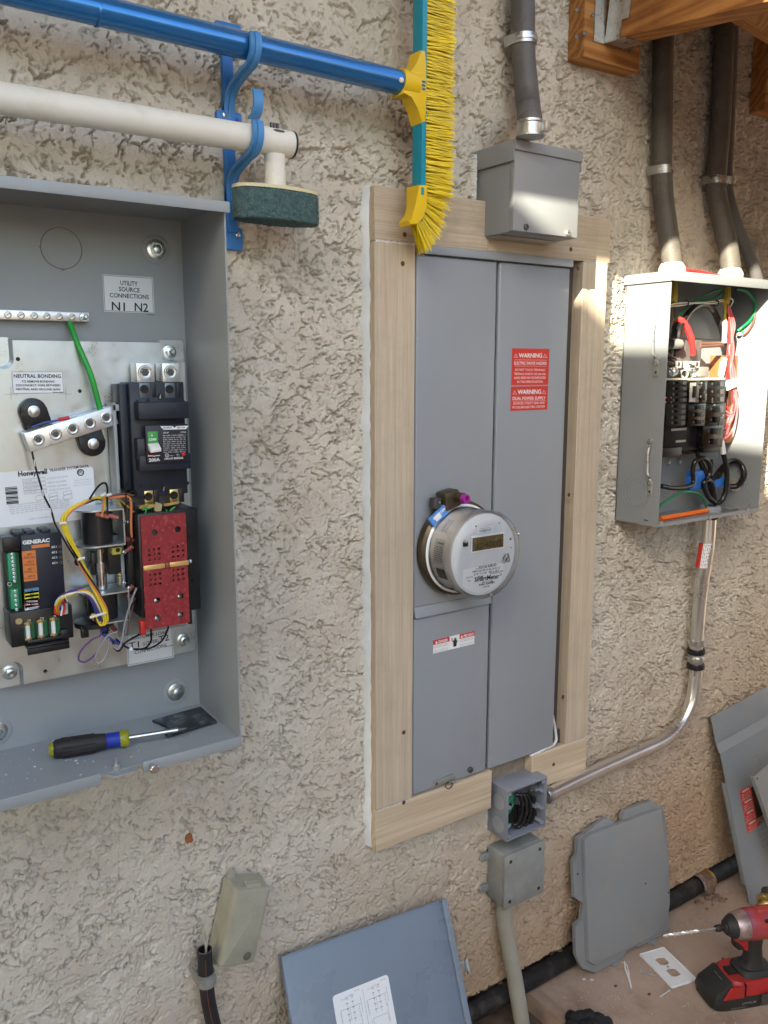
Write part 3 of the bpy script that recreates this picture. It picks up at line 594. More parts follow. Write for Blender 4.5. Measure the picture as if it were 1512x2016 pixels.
# zinc mounting plate with notched corners on standoffs
PY = -.030
def pl(px, py): c = P(px, py, PY); return (c.x, c.z)
tl, tr, br, bl = pl(-8, 668), pl(356, 676), pl(386, 1281), pl(12, 1336)
xl, xr, zt, zb = .178, .4525, tr[1]+.0005, .9
zb = (br[1]+bl[1])/2-.006
M_pl = frame_M(V(0, PY, 0), EX, EZ, -EY)
def corner(cx, cz, sx, sz, w=.030, h=.034, r=.012):
    """notch polygon around a corner (cx,cz); sx,sz point into the plate"""
    out = [(cx, cz+sz*h)]
    for i in range(7):
        t = R(90*i/6); out.append((cx+sx*(w-r+r*math.sin(t)), cz+sz*(h-r+r*math.cos(t))))
    return out+[(cx+sx*w, cz)]
poly = corner(xl, zb, 1, 1)+corner(xr, zb, -1, 1)[::-1]+corner(xr, zt, -1, -1, .034, .026)+corner(xl, zt, 1, -1, .047, .036)[::-1]
hol = []
for px, py in ((35, 707), (157, 770), (89, 1321)):
    c = pl(px, py); hol.append(circ(c[0], c[1], .0027, 12))
c = pl(155, 1106); hol.append(circ(c[0], c[1], .0062, 16))
mp = build(MB(M_pl).prism(poly, -.0012, .0008, holes=hol), 'mounting_plate', M['plate'], ts)
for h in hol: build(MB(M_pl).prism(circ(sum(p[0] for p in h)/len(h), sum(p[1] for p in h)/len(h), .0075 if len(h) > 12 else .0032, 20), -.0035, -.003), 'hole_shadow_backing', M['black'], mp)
for (cx, cz, sx, sz, w, h) in ((xl, zb, 1, 1, .030, .034), (xr, zb, -1, 1, .030, .034), (xr, zt, -1, -1, .034, .026), (xl, zt, 1, -1, .047, .036)):
    f = MB(M_pl); n_ = corner(cx, cz, sx, sz, w, h)
    f.prism(rrect(w+.004, h+.004, .005, cx=cx+sx*(w-.004)/2, cy=cz+sz*(h-.004)/2), -.0135, -.0118)
    for i in range(len(n_)-1):                                          # the drawn wall of the pressed corner
        p, q = n_[i], n_[i+1]; f.quad((p[0], p[1], 0), (q[0], q[1], 0), (q[0]+sx*.003*(-1), q[1]-sz*.003, -.012), (p[0]-sx*.003, p[1]-sz*.003, -.012))
    fo = build(f, 'pressed_foot', M['plate'], mp)
    cc = V(cx+sx*w*.5, PY+.0118, cz+sz*h*.48)
    build(MB().hexbolt(cc, -EY, .0072, .006, .0098, .0016, .0036), 'plate_nut', M['zinc'], mp)
# labels on the plate
ly = PY-.0009
lb = sticker('bonding_label', (22, 731), (126, 774), ly, M['paper'], ts)
mb = MB(); y = ly-.0005
for st, a, b, h in (('NEUTRAL BONDING', (27, 743.5), (120, 744), 7.5), ('TO REMOVE BONDING', (42.5, 753), (107, 753), 4.4), ('DISCONNECT WIRE BETWEEN', (31.5, 760.5), (118.5, 760.5), 4.2), ('NEUTRAL AND GROUND BARS', (31.5, 768), (119, 768.5), 4.2), ('0H1016  Rev.B', (104, 773), (124, 773), 2.2)):
    wtext(mb, st, a, b, y, h, .02)
border(mb, (23, 732), (125, 773), y, .0004); build(mb, 'lettering', M['ink'], lb)
y2 = ly+.0001
for l in (((21, 762), (22, 787)), ((9, 776), (34, 777)), ((129, 765), (130, 787)), ((118, 775), (141, 776))): mb = MB(); wline(mb, l, y2, .0004); build(mb, 'print_mark', M['greyink'], mp)
# data plate label (slightly rotated)
A, B, Cc, D = P(-12, 931, ly), P(183, 912, ly), P(188, 1020, ly), P(7, 1038, ly)
cen = (A+B+Cc+D)/4; w = .128; h = .078
lb = build(MB(WALLF(V((B.x+A.x)/2, ly, (A.z+D.z)/2))).prism(rrect(B.x-A.x, A.z-D.z, .004), 0, .0004), 'data_label', M['paper'], ts)
mb = MB(); y = ly-.0005
wtext(mb, 'Honeywell', (36, 938), (93, 932), y, 10, .035); wtext(mb, 'TRANSFER SYSTEM DATA', (97, 929), (175, 919.5), y, 5.5, .012)
ec = P(158.5, 930, y); mb.torus(ec-EY*.0003, EY, .0043, .0004, 24, 4); mb.torus(ec-EY*.0003, EY, .0035, .00025, 24, 4)
wtext(mb, 'ETL', (154.5, 932), (163, 931.5), y, 5.5, .03)
build(mb, 'lettering', M['ink'], lb)
mb = MB()
for i, (st, pa, pb) in enumerate((('SYSTEM VOLTAGE', (93, 944), (133, 939)), ('SERIAL NUMBER', (94, 952), (131, 948)), ('MODEL NUMBER', (94, 959.5), (132, 956)), ('PRODUCTION DATE', (97, 967), (138, 962)))): wtext(mb, st, pa, pb, y, 3.2)
for st, pa, pb in (('120/240', (47, 948), (63, 946.5)), ('3004942906', (48.5, 956), (74, 953)), ('100A0117761', (49, 964), (76, 961)), ('30186370', (50, 971.5), (72, 969))): wtext(mb, st, pa, pb, y, 3)
for k in range(5): dashes(mb, P(17+k*1.2, 996+k*4, y), P(140-k, 982+k*4, y), EZ, .0016, -EY, seed=20+k)
dashes(mb, P(57, 1023, y), P(103, 1017, y), EZ, .0016, -EY, seed=31)
for k in range(3): dashes(mb, P(146, 947+k*5, y), P(180, 943+k*5, y), EZ, .0012, -EY, seed=40+k)
build(mb, 'small_print', M['paleink'], lb)
mb = MB()
for (x0, y0, x1, y1) in ((44, 944, 88, 950), (45, 952, 89, 958), (46, 960, 90, 966), (47, 967, 91, 973), (96, 973, 112, 979), (97, 980, 113, 986), (124, 969, 140, 975), (125, 976, 141, 985), (70, 977, 88, 986)): wline(mb, ((x0, y0), (x1, y0-4), (x1+1, y1-4), (x0+1, y1), (x0, y0)), y, .0003)
build(mb, 'table_lines', M['greyink'], lb)
mb = MB()
for k, hh in enumerate((.6, 1.4, .7, 1.0, 2.0, .6, .5, 1.6, .8, .6, 1.6, 1.2)):
    c = P(9.5+k*.3, 960+k*2.9, y); mb.box(c.x, c.x+.0148, y-.0003, y-.0002, c.z-hh*.0006, c.z+hh*.0005)
build(mb, 'barcode', M['ink'], lb)
# load label, partly under wires
lb = sticker('load_label', (247, 1222), (342, 1294), ly, M['silverpaper'], ts)
mb = MB()
for st, a, b, h in (('GENERATOR', (249, 1234), (322, 1222), 7), ('E1', (254, 1250), (276, 1245), 13), ('E2', (311, 1240), (333, 1236), 13), ('CUSTOMER LOAD', (258, 1260), (330, 1247), 7), ('T1', (254, 1278), (274, 1274), 13), ('(LOWER)', (281, 1271), (312, 1264), 7), ('T2', (313, 1265), (333, 1260), 13), ('CONNECTIONS', (265, 1288), (328, 1273), 7), ('0H1488A', (327, 1274), (341, 1271), 2.4)):
    wtext(mb, st, a, b, ly-.0005, h, .012)
border(mb, (249, 1224), (340, 1292), ly-.0005, .0004); build(mb, 'lettering', M['ink'], lb)

# neutral bar with five lugs on two insulators
a, b = P(56, 876, -.058), P(226, 822, -.058); nd = (b-a).normalized(); nu = V(-nd.z, 0, nd.x); L = (P(229, 822, -.058)-P(50, 868, -.058)).length
cN = (P(54, 867, -.058)+P(227, 822, -.058))/2; Mn = frame_M(cN, nd, nu, -EY)
nb = build(MB(Mn).box(-.0595, .0595, -.0125, .0125, -.021, 0, bev=.0012), 'neutral_bar', M['alu'], ts)
for px, py in ((74, 862), (109, 853), (143, 843.5), (177, 833.5), (210, 824)):
    c = P(px, py, -.0581); k = (c-cN).dot(nd); c = cN+nd*k+V(0, -.0001, 0)
    mb = MB(); mb.lathe([(0, .0079), (.0010, .0079), (.0014, .0072), (.0014, .0066), (-.0006, .0064), (-.0006, .0060), (.0012, .0057), (.0008, .0044)], c, -EY, 26, caps=False)
    lug = build(mb, 'lug_screw', M['zinc'], nb)
    mb = MB(); mb.lathe([(.0008, .0044), (.0009, .0001)], c, -EY, 6, caps=False); build(mb, 'hex_socket', M['socket'], nb)  # flat dark disc painted for the shade inside the socket
for (px, py, sg) in ((67, 810, 1), (184, 874, -1)):
    c = P(px, py, -.046); pts = [(-.017, -.02), (.017, -.02)]+[(.017*math.cos(R(t)), .017*math.sin(R(t))) for t in range(0, 181, 15)]
    if sg < 0: pts = [(-x, -y) for x, y in pts]
    ib = build(MB(frame_M(V(c.x, -.045, c.z), nd, nu, -EY)).prism(pts, -.014, 0, bev=.002), 'insulator', M['black'], ts)
    build(MB().hexbolt(V(c.x, -.0452, c.z), -EY, .0062, .004, .0075, .001), 'insulator_bolt', M['zinc'], ib)
g0, g1 = P(137, 636, -.016), P(197, 806, -.05)
build(MB().tube(smooth([g0, g0.lerp(g1, .25)+V(-.0015, -.008, 0), g0.lerp(g1, .6)+V(.0005, -.012, 0), g1], 8), .0038, n=12), 'green_ground_wire', M['green_wire'], ts)
build(MB().cyl(g1, g1+(g1-g0).normalized()*.006, .0025), 'copper_end', M['copper'], ts)
wire('sense_wire', wpx([(62, 841, -.047), (85, 833, -.05), (105, 829, -.054), (118, 827, -.056)]), .0013, M['wire_blue'], ts)
wire('crimp_sleeve', wpx([(115, 826.5, -.056), (136, 822, -.056)]), .0024, M['wire_red'], ts)
wire('crimp_tongue', wpx([(134, 823, -.056), (150, 817, -.054)]), .0016, M['zinc'], ts)
# long black and white wire dropping to the controller
wire('striped_wire', wpx([(62, 886, -.055), (70, 920, -.058), (80, 955, -.06), (87, 977, -.062), (100, 1003, -.066), (108, 1030, -.07), (120, 1052, -.074), (136, 1080, -.078), (152, 1105, -.08), (175, 1140, -.08)]), .0013, M['wire_black'], ts)
for (pa, pb) in (((67, 905), (69, 918)), ((83, 964), (86, 976)), ((98, 1000), (100.5, 1009)), ((112, 1037), (117, 1047))): wire('wire_stripe', [P(*pa, -.0642 if pa[1] < 950 else -.0698), P(*pb, -.0642 if pa[1] < 950 else -.0704)], .0007, M['wire_white'], ts)

# channel bracket and 200 A breaker
by = -.088
def bx(mb, x0p, y0p, x1p, y1p, yf, yb, bev=.001):
    a, b = P(x0p, y0p, yf), P(x1p, y1p, yf); return mb.box(a.x, b.x, yf, yb, b.z, a.z, bev=bev)
mb = MB(); a = P(212, 770, -.04); e = P(262, 1010, -.04)
mb.box(.338, .3425, -.062, -.031, .99, 1.313, bev=.001); mb.box(.338, .438, -.034, -.031, .98, 1.31); mb.box(.338, .362, -.062, -.0595, 1.302, 1.311, bev=.001)
build(mb, 'breaker_bracket', M['cabinet'], ts)
br_ = build(bx(MB(), 270, 864, 371, 899, by, -.034), 'circuit_breaker', M['navy'], ts)
zt_, zb_ = P(300, 753, by).z, P(300, 980, by).z
xL, xR = P(270, 860, by).x, P(372, 860, by).x
mb = MB()
mb.box(xL-.003, xR+.001, -.074, -.0342, zb_, zt_, bev=.0012)
mb.box(xL+.002, xR, -.0935, -.0745, P(0, 836, by).z, P(0, 799, by).z, bev=.0012)
mb.box(xL+.001, xR+.001, -.0905, -.0745, P(0, 948, by).z, P(0, 914, by).z, bev=.0012)
mb.box(xL-.014, xL-.0035, -.066, -.0343, zb_+.01, zt_-.002, bev=.001)
build(mb, 'breaker_body', M['navy'], br_)
mb = MB(); fy = -.0942
a, b = P(288, 838, fy), P(372, 908, fy); mb.box(a.x-.0015, b.x, fy, -.0885, b.z, a.z, bev=.0008); build(mb, 'breaker_face', mat('breaker_face', (.02,.02,.027), .4, var=.1), br_)
fy -= .0002
# white header with notch, label print
mb = MB(WALLF(V(0, fy-.0001, 0)))
def q2(px, py, y=fy): c = P(px, py, y); return (c.x, c.z)
mb.prism([q2(315, 839), q2(340, 839), q2(343.5, 842.5), q2(347, 839), q2(370.5, 838), q2(366, 845), q2(322, 846)], 0, .0003)
build(mb, 'header_print', M['whiteink'], br_)
mb = MB(); wtext(mb, 'GENERAC', (321, 844), (339, 843.5), fy-.0004, 3.2, .02); wtext(mb, 'GBB 7C2N', (348, 843.5), (364, 843), fy-.0004, 3.2, .02); build(mb, 'header_lettering', M['ink'], br_)
mb = MB()
wtext(mb, '225 AF', (321, 853.5), (332, 853), fy, 3, .01); wtext(mb, '2 POLE', (355, 852.5), (366, 852), fy, 3, .01)
for k in range(9): wdash(mb, (321+.1*k, 858.5+4.1*k), (366, 857+4.1*k), fy, 2.4, 60+k)
wtext(mb, '200A', (293, 909), (315, 907.5), fy, 6.5, .03); wtext(mb, 'CIRCUIT BREAKER', (323.5, 905), (361, 903), fy, 3.6, .02)
c = P(328.5, 896.5, fy); mb.torus(c-EY*.0003, EY, .0024, .0003, 18, 4); wtext(mb, 'UL', (326.5, 898), (330.5, 898), fy, 3.5, .01); wdash(mb, (334, 898), (343, 897.5), fy, 2.2, 5); wdash(mb, (347, 895), (354, 895), fy, 1.8, 6); wdash(mb, (348, 898), (354, 898), fy, 1.8, 7)
wline(mb, ((291, 897.5), (302, 897.5), (303.5, 899), (305, 897.3), (315, 896.5)), fy, .0012)
build(mb, 'lettering', M['whiteink'], br_)
c = P(361, 894, fy); build(MB().lathe([(0, .0028), (.0015, .0026), (.0018, .0015)], c, -EY, 16), 'trip_button', M['red'], br_)
a, b = P(289.5, 850, fy), P(311, 872, fy); build(MB().box(a.x, b.x, fy-.0012, fy, b.z, a.z, bev=.0004), 'off_flag', M['green_tag'], br_)
mb = MB(); wtext(mb, 'OFF', (293, 868), (308, 867.5), fy-.0013, 5, .02); c = P(299, 857.5, fy-.0013); mb.torus(c-EY*.0003, EY, .0011, .00035, 14, 4); build(mb, 'flag_lettering', M['whiteink'], br_)
p0, p1, p2, p3 = P(290, 873, fy-.001), P(312, 871, fy-.001), P(312, 885, fy-.001), P(292, 887, fy-.001); e1, e2, e3, e4 = P(297, 885, fy-.014), P(318, 883, fy-.014), P(318, 889, fy-.014), P(297, 892, fy-.014)
build(MB().hexa([p0, p1, p2, p3], [e1, e2, e3, e4], bev=.0008), 'toggle', M['white'], br_)
a, b = P(290, 884, fy), P(312, 895, fy); build(MB().box(a.x, b.x, fy-.0005, fy, b.z, a.z), 'toggle_slot', mat('slot_red', (.12,.01,.01), .5), br_)
# lugs, set screws
for (xa, xb) in ((268, 305), (319, 354)):
    a, b = P(xa, 715, -.062), P(xb, 752.5, -.062)
    lg = build(MB().box(a.x, b.x, -.062, -.036, b.z, a.z, bev=.0006), 'line_lug', M['alu'], br_)
    c = P((xa+xb)/2-1, 733, -.0622); r0 = (b.x-a.x)*.40
    build(MB().lathe([(0, r0), (.0009, r0*.98), (.0009, r0*.84), (-.0003, r0*.8), (-.0003, r0*.74), (.0008, r0*.7), (.0006, r0*.55)], c, -EY, 28, caps=False), 'lug_screw', M['zinc'], lg)
    build(MB().lathe([(.0006, r0*.55), (.0007, .0001)], c, -EY, 6, caps=False), 'hex_socket', M['socket'], lg)  # flat disc coloured dark for the socket's shaded inside
for (x0, y0, x1, y1, gold) in ((274, 754, 296, 783, 0), (324, 754, 345, 783, 0), (284, 967, 302, 992, 1), (334, 964, 352, 990, 1)):
    a, b = P(x0, y0, -.0745), P(x1, y1, -.0745)
    tw = build(MB().box(a.x, b.x, -.0748, -.0735, b.z, a.z, bev=.0003), 'terminal_pad', M['brass'] if gold else mat('pad_metal', (.14,.17,.19), .35, metal=.6), br_)
    cx = (a.x+b.x)/2-.001; cz = a.z-(a.z-b.z)*.42
    build(MB().lathe([(0, .0058), (.0016, .0056), (.0016, .0042), (.0005, .004), (.0005, .0018), (.0014, .0016), (.0014, .0001)], V(cx, -.0748, cz), -EY, 20, caps=False), 'terminal_screw', M['black'], br_)
for (x0, y0, x1, y1) in ((299, 754, 308, 782), (348, 754, 356, 782), (303, 965, 314, 990), (353, 962, 363, 988)): build(bx(MB(), x0, y0, x1, y1, -.0747, -.073, .0003), 'terminal_slot', M['black'], br_)
for px, py in ((316, 781), (323, 962)):
    c = P(px, py, -.0745); build(MB().lathe([(0, .0042), (.0008, .004), (.0008, .0001)], c, -EY, 16, caps=False), 'rivet_recess', M['black'], br_)
    build(MB(WALLF(c-EY*.001)).prism([(-.0018, -.003), (-.0003, -.0022), (.0006, .0032), (-.001, .0026)], 0, .0004), 'rivet_glint', M['zinc'], br_)
for px, py in ((270, 791), (361, 791), (277, 957), (369, 951), (291, 789), (342, 789), (299, 957), (350, 953)):
    c = P(px, py, -.0745); build(MB().lathe([(0, .0026), (.0004, .0026), (.0004, .0001)], c, -EY, 12, caps=False), 'cover_screw', M['black'], br_)

# red contact cover with its black contactor body behind
ry = -.102
mb = MB(); mb.box(P(262, 1100, -.07).x, P(378, 1100, -.07).x, -.098, -.0315, P(0+300, 1215, -.098).z, P(300, 1010, -.098).z, bev=.001)
for k in range(3): mb.box(P(374, 1100, ry).x-.002, P(374, 1100, ry).x+.003, -.094, -.05, 1.0+.045*k, 1.03+.045*k, bev=.001)
ct = build(mb, 'contactor', M['black'], ts)
def rq(px, py): c = P(px, py, ry); return (c.x, c.z)
tlx, trx = rq(277, 1018), rq(367, 1008); blx, brx = rq(287, 1240), rq(372, 1226)
xa, xb = (tlx[0]+blx[0])/2, (trx[0]+brx[0])/2; za, zb2 = (tlx[1]+trx[1])/2, (blx[1]+brx[1])/2
hz = []
for px, py in ((304, 1048), (350, 1042), (310, 1182), (356, 1174), (311, 1217), (356, 1210)): c = rq(px, py); hz.append(circ(c[0], c[1], .0043, 16))
for (px, py, dx, dy) in ((293, 1083, 10, 10), (340, 1077, 10, 10), (295, 1132, 10, 10), (340.5, 1123, 10, 10)):
    for i in range(3):
        for j in range(3): c = rq(px+i*9.8+j*.4, py+j*9.6-i*1.4); hz.append(circ(c[0], c[1], .00185, 10))
rc = build(MB(WALLF(V(0, ry+.0015, 0))).prism(rrect(xb-xa, za-zb2, .0018, cx=(xa+xb)/2, cy=(za+zb2)/2), 0, .0018, holes=hz), 'contact_cover', M['red_fibre'], ts)
for i, h in enumerate(hz[:6]):
    c = V(sum(p[0] for p in h)/16, ry+.0035, sum(p[1] for p in h)/16)
    if i >= 2: build(MB().lathe([(0, .0038), (.0006, .003), (.0006, .0001)], c, V(.3, -1, .3), 12, caps=False), 'screw_behind_cover', M['steel'] if i < 4 else M['plate'], rc)
for h in hz[6:]:
    if random.random() < .4:
        c = V(sum(p[0] for p in h)/10, ry+.0037, sum(p[1] for p in h)/10-.0004); build(MB().box(c.x-.0014, c.x+.0014, c.y-.0004, c.y, c.z-.0006, c.z+.0005), 'contact_glint', M['copper'], rc)
a, b = P(279, 1119, ry-.001), P(325, 1114, ry-.001); c_, d_ = P(333, 1113, ry-.001), P(373, 1107, ry-.001)
gold = mat('gold_strip', (.78,.52,.2), .35, metal=.5)
zc = (a.z+c_.z)/2
build(MB().box(xa+.0005, b.x, ry-.0014, ry-.0004, zc-.0032, zc+.0032, bev=.0003), 'gold_strip', gold, rc)
build(MB().box(c_.x, xb+.0015, ry-.0014, ry-.0004, zc-.0032, zc+.0032, bev=.0003), 'gold_strip', gold, rc)
build(MB().box(b.x, c_.x, ry-.005, ry-.0004, zc-.003, zc+.004, bev=.001), 'strip_clip', mat('copper_clip', (.3,.1,.07), .4, metal=.4), rc)
build(MB().hexbolt(V(xb+.004, ry+.004, zc), EX, .003, .003), 'side_bolt', M['zinc'], rc)
a = P(279, 1240, -.1); build(MB().box(a.x-.001, a.x+.006, -.1, -.09, a.z-.008, a.z+.012, bev=.0008), 'red_bumper', M['red'], ct)
# brass tabs above the cover
for pts in (((274, 995), (310, 992), (310, 998), (274, 1002)), ((322, 992), (352, 986), (352, 992), (323, 997))):
    v_ = [P(px, py, -.088) for px, py in pts]; build(MB().hexa([p+V(0, .006, 0) for p in v_], v_), 'brass_tab', M['brass'], ct)
v_ = [P(px, py, -.09) for px, py in ((307, 988), (320, 993), (316, 1012), (304, 1005))]; build(MB().hexa([p+V(0, .002, 0) for p in v_], v_), 'paper_tab', mat('kraft', (.4,.33,.17), .7), ct)
for l in (((286, 1012), (288, 1003), (290, 996)), ((279, 1004), (288, 1002), (298, 1000)), ((326, 1003), (333, 1008), (340, 1000)), ((333, 1011), (335, 1005), (345, 998))): wire('green_marking', wpx(l, -.0935), .0009, M['green_wire'], ct, n=6)

# two solenoids on brackets
def solenoid(cx, ytop, ybot, r, flange_up):
    y = -.062; c0 = P(cx, ytop, y); c1 = P(cx, ybot, y)
    s_ = build(MB().lathe([(0, r), (c0.z-c1.z, r)], V(c0.x, y, c1.z), EZ, 28), 'solenoid', M['black'], ts)
    for z, rr in ((c0.z+.0005, r*1.32), (c1.z-.0025, r*1.32)):
        pts = [(-rr*.2+rr*math.cos(R(t)), rr*math.sin(R(t))) for t in range(90, 271, 12)]+[(rr*1.15, -rr), (rr*1.15, rr)]
        build(MB(frame_M(V(c0.x, y, z), EX, EY, EZ)).prism(pts, 0, .002), 'bracket_plate', M['plate'], s_)
    x = c0.x+r*1.32*1.15
    build(MB().box(x-.0012, x+.0008, y-r*1.2, y+r*1.2, c1.z-.0025, c0.z+.0025), 'bracket_web', M['plate'], s_)
    for zz in (.3, ):
        q = V(x+.001, y-r*.95, c1.z+(c0.z-c1.z)*.62); build(MB().hexbolt(q, V(.6, -1, 0), .0046, .004, 0, 0, .002), 'bracket_bolt', M['zinc'], s_)
    return s_
s1 = solenoid(189, 1003, 1068, .0195, 1)
s2 = solenoid(200, 1164, 1216, .0195, 1)
c = P(190, 1217, -.062); build(MB().lathe([(0, .026), (.006, .026), (.008, .022)], V(c.x-.003, -.062, c.z-.008), EZ, 26), 'solenoid_foot', M['black'], s2)
c0, c1 = P(196, 1080, -.06), P(203, 1158, -.06)
pl_ = build(MB().lathe([(0, .0075), (.024, .0075), (.024, .0085), (.037, .0085), (.037, .0062), (c0.z-c1.z, .0062)], V(c0.x, -.06, c1.z), EZ, 22), 'plunger', M['steel'], ts)
mb = MB(); mb.box(c0.x-.012, c0.x-.004, -.062, -.05, c1.z+.02, c0.z-.004, bev=.001); mb.box(c0.x-.0145, c0.x-.010, -.065, -.055, c1.z+.032, c1.z+.037); mb.box(c0.x-.005, c0.x+.007, -.066, -.054, c1.z+.028, c1.z+.031); build(mb, 'linkage', M['black'], pl_)
a, b = P(220, 1079, -.075), P(240, 1090, -.075); yt = build(MB().box(a.x, b.x, -.076, -.06, b.z, a.z, bev=.0005), 'limit_switch', mat('pale_yellow', (.55,.47,.08), .45), ts)
c = P(232, 1083, -.0763); build(MB().lathe([(0, .003), (.0004, .003), (.0004, .0001)], c, -EY, 14, caps=False), 'pivot_hole', M['black'], yt)
mb = MB(); mb.box(P(208, 1100, -.05).x, P(266, 1100, -.05).x, -.06, -.031, P(0, 1158, -.05).z, P(0, 1075, -.05).z, bev=.002); mb.box(P(246, 1100, -.06).x, P(268, 1100, -.06).x, -.072, -.061, P(0, 1232, -.06).z, P(0, 1010, -.06).z, bev=.002); build(mb, 'switch_mechanism', M['black'], ts)
sp = []
for i in range(90): t = i/90; q = P(236, 1128+t*22, -.068); sp.append(q+V(math.cos(t*44)*.0028, math.sin(t*44)*.0028, 0))
build(MB().tube(sp, .0005, n=5), 'return_spring', M['brass'], ts)
for pa, pb, mt_ in (((262, 1075), (246, 1086), 'wire_red'), ((262, 1153), (250, 1166), 'wire_red'), ((246, 1060), (262, 1064), 'wire_orange'), ((248, 1170), (264, 1180), 'wire_red')): build(MB().cyl(P(*pa, -.08), P(*pb, -.078), .0035, .0028), 'crimp_terminal', mat('crimp_'+mt_, (.26,.06,.05), .4), ts)
for px, py in ((243, 1087), (253, 1157), (243, 1147)): build(MB().hexbolt(P(px, py, -.077), V(.3, -1, 0), .0032, .003, 0, 0, .0016), 'small_bolt', M['zinc'], ts)
for pa, pb, r_ in (((205, 1012), (232, 1020), .003), ((188, 1012), (214, 1018), .003)): build(MB().cyl(P(*pa, -.084), P(*pb, -.086), r_), 'crimp_terminal', mat('crimp_pink', (.4,.12,.09), .4), s1)
for pts in (((203, 1231), (214, 1229), (217, 1243), (205, 1243)), ((215, 1234), (224, 1229), (233, 1240), (225, 1245))):
    v_ = [P(px, py, -.07) for px, py in pts]; build(MB().hexa([p+V(0, .006, 0) for p in v_], v_, bev=.0008), 'crimp_terminal', mat('crimp_dull', (.16,.045,.04), .5), s2)

# controller module
my = -.066
a, b = P(40, 1056, my), P(131, 1200, my)
cm = build(MB().box(a.x, b.x, my, -.0315, b.z-.004, P(60, 1050, my).z-.002, bev=.0015), 'control_module', M['navy'], ts)
zt2 = P(60, 1050, my).z-.002
mb = MB(); mb.box(P(6, 1100, -.05).x, a.x-.0005, -.05, -.032, P(0, 1240, -.05).z, zt2-.001, bev=.001); mb.box(P(8, 1100, -.066).x, a.x-.0005, my+.001, -.0505, P(30, 1086, my).z, zt2-.0005, bev=.001)
build(mb, 'module_side', M['black'], cm)
mb = MB(); mb.box(P(17, 1215, my).x, P(143, 1240, my).x, -.071, -.033, P(60, 1270, -.071).z, P(60, 1202, -.071).z, bev=.0015)
for k in (0, 1, 2): mb.box(P(52, 0, my).x-.012+.026*k, P(52, 0, my).x-.002+.026*k, -.0775, -.0715, P(60, 1272, -.071).z, P(60, 1248, -.071).z, bev=.001)
build(mb, 'fuse_holder', M['black'], cm)
mb = MB(); a2, b2 = P(53, 1278, -.085), P(136, 1268, -.085); mb.box(a2.x, b2.x, -.088, -.0715, a2.z-.001, a2.z+.003, bev=.001); mb.box(a2.x, b2.x, -.088, -.086, a2.z-.008, a2.z+.002, bev=.0008); mb.box(a2.x+.002, b2.x, -.08, -.034, a2.z+.004, a2.z+.009, bev=.001); build(mb, 'fuse_cover', M['black'], cm)
mb = MB(); mb.box(P(11, 1100, -.0515).x, P(37, 1100, -.0515).x, -.0525, -.0505, P(30, 1206, -.052).z, P(30, 1088, -.052).z); build(mb, 'circuit_board', M['pcb'], cm)
for (n, y0, y1, x0) in ((8, 1090, 1147, 24), (5, 1163, 1203, 30)):
    tb = build(MB().box(P(x0-10, y0, -.06).x, P(x0+6, y0, -.06).x, -.0605, -.0527, P(20, y1-3, -.06).z, P(20, y0-2, -.06).z, bev=.0006), 'terminal_block', M['term'], cm)
    for k in range(n):
        c = P(x0+k*.7, y0+2+(y1-y0-4)*k/(n-1)-.8, -.0607); build(MB().lathe([(0, .0022), (.0006, .0021), (.0008, .0012), (.0003, .0001)], c, -EY, 10, caps=False), 'terminal_screw', M['zinc'], tb)
mb = MB(); c = P(19, 1150, -.053); mb.torus(c, EY, .0024, .0004, 14, 5); build(mb, 'board_ring', M['wire_white'], cm)
fy = my-.0004
def flat(name, x0, y0, x1, y1, mt_, par, yy=fy): a, b = P(x0, y0, yy), P(x1, y1, yy); return build(MB().box(a.x, b.x, yy, yy+.0003, b.z, a.z), name, mt_, par)
ol = flat('orange_label', 43, 1086, 74, 1142, M['orange_label'], cm)
mb = MB()
for k in range(4):
    wtext(mb, 'A/C %d' % (k+1), (53+k*.7, 1093.5+14.2*k), (66+k*.7, 1092.3+14.2*k), fy-.0001, 4, .025); wdash(mb, (48, 1098+14*k), (70, 1096.5+14*k), fy-.0001, 2.6, 70+k)
    if k: wline(mb, ((43, 1084+14*k+2), (75, 1082+14*k+2)), fy-.0001, .0004)
build(mb, 'label_print', mat('brown_ink', (.12,.04,.02), .6), cm)
for (y0, y1, mm, st, ink) in ((1160, 1166, 'blue_label', '0', 'ink'), (1166, 1173, 'yellow_label', 'N1', 'ink'), (1173, 1180, 'yellow_label', 'N2', 'ink'), (1180, 1187, 'black', '0 GROUND', 'whiteink'), (1187, 1193, 'red_label', '15A  +12V', 'whiteink'), (1193, 1200, 'paper', '23 TRANSFER', 'ink')):
    st_ = flat('terminal_label', 48, y0, 77, y1, M[mm], cm); mb = MB(); w_ = len(st)*1.25+1
    wtext(mb, st, (63-w_, y1-1.3), (63+w_, y1-2), fy-.0001, 3.4, .02); build(mb, 'label_print', M[ink], cm)
mb = MB()
wtext(mb, 'GENERAC', (44, 1072), (98, 1066.5), fy, 7.5, .045)
for k in range(4): wtext(mb, 'A/C %d' % (k+1), (101+k*.5, 1079+10.5*k), (111.5+k*.5, 1078+10.5*k), fy, 4, .03)
dashes(mb, P(52, 1208, fy), P(108, 1200, fy), EZ, .0017, -EY, seed=81); dashes(mb, P(66, 1212, fy), P(97, 1207, fy), EZ, .0017, -EY, seed=82); dashes(mb, P(55, 1216, fy), P(107, 1209, fy), EZ, .0017, -EY, seed=83)
wtext(mb, 'N2', (54, 1225), (60.5, 1224), -.0714, 5, .015); wtext(mb, 'N1', (80, 1220.5), (86, 1219.5), -.0714, 5, .015); wtext(mb, 'T1', (105.5, 1216), (110, 1215.5), -.0714, 5, .015)
build(mb, 'lettering', M['whiteink'], cm)
flat('logo_underline', 62, 1073.5, 98, 1076, M['orange_label'], cm)
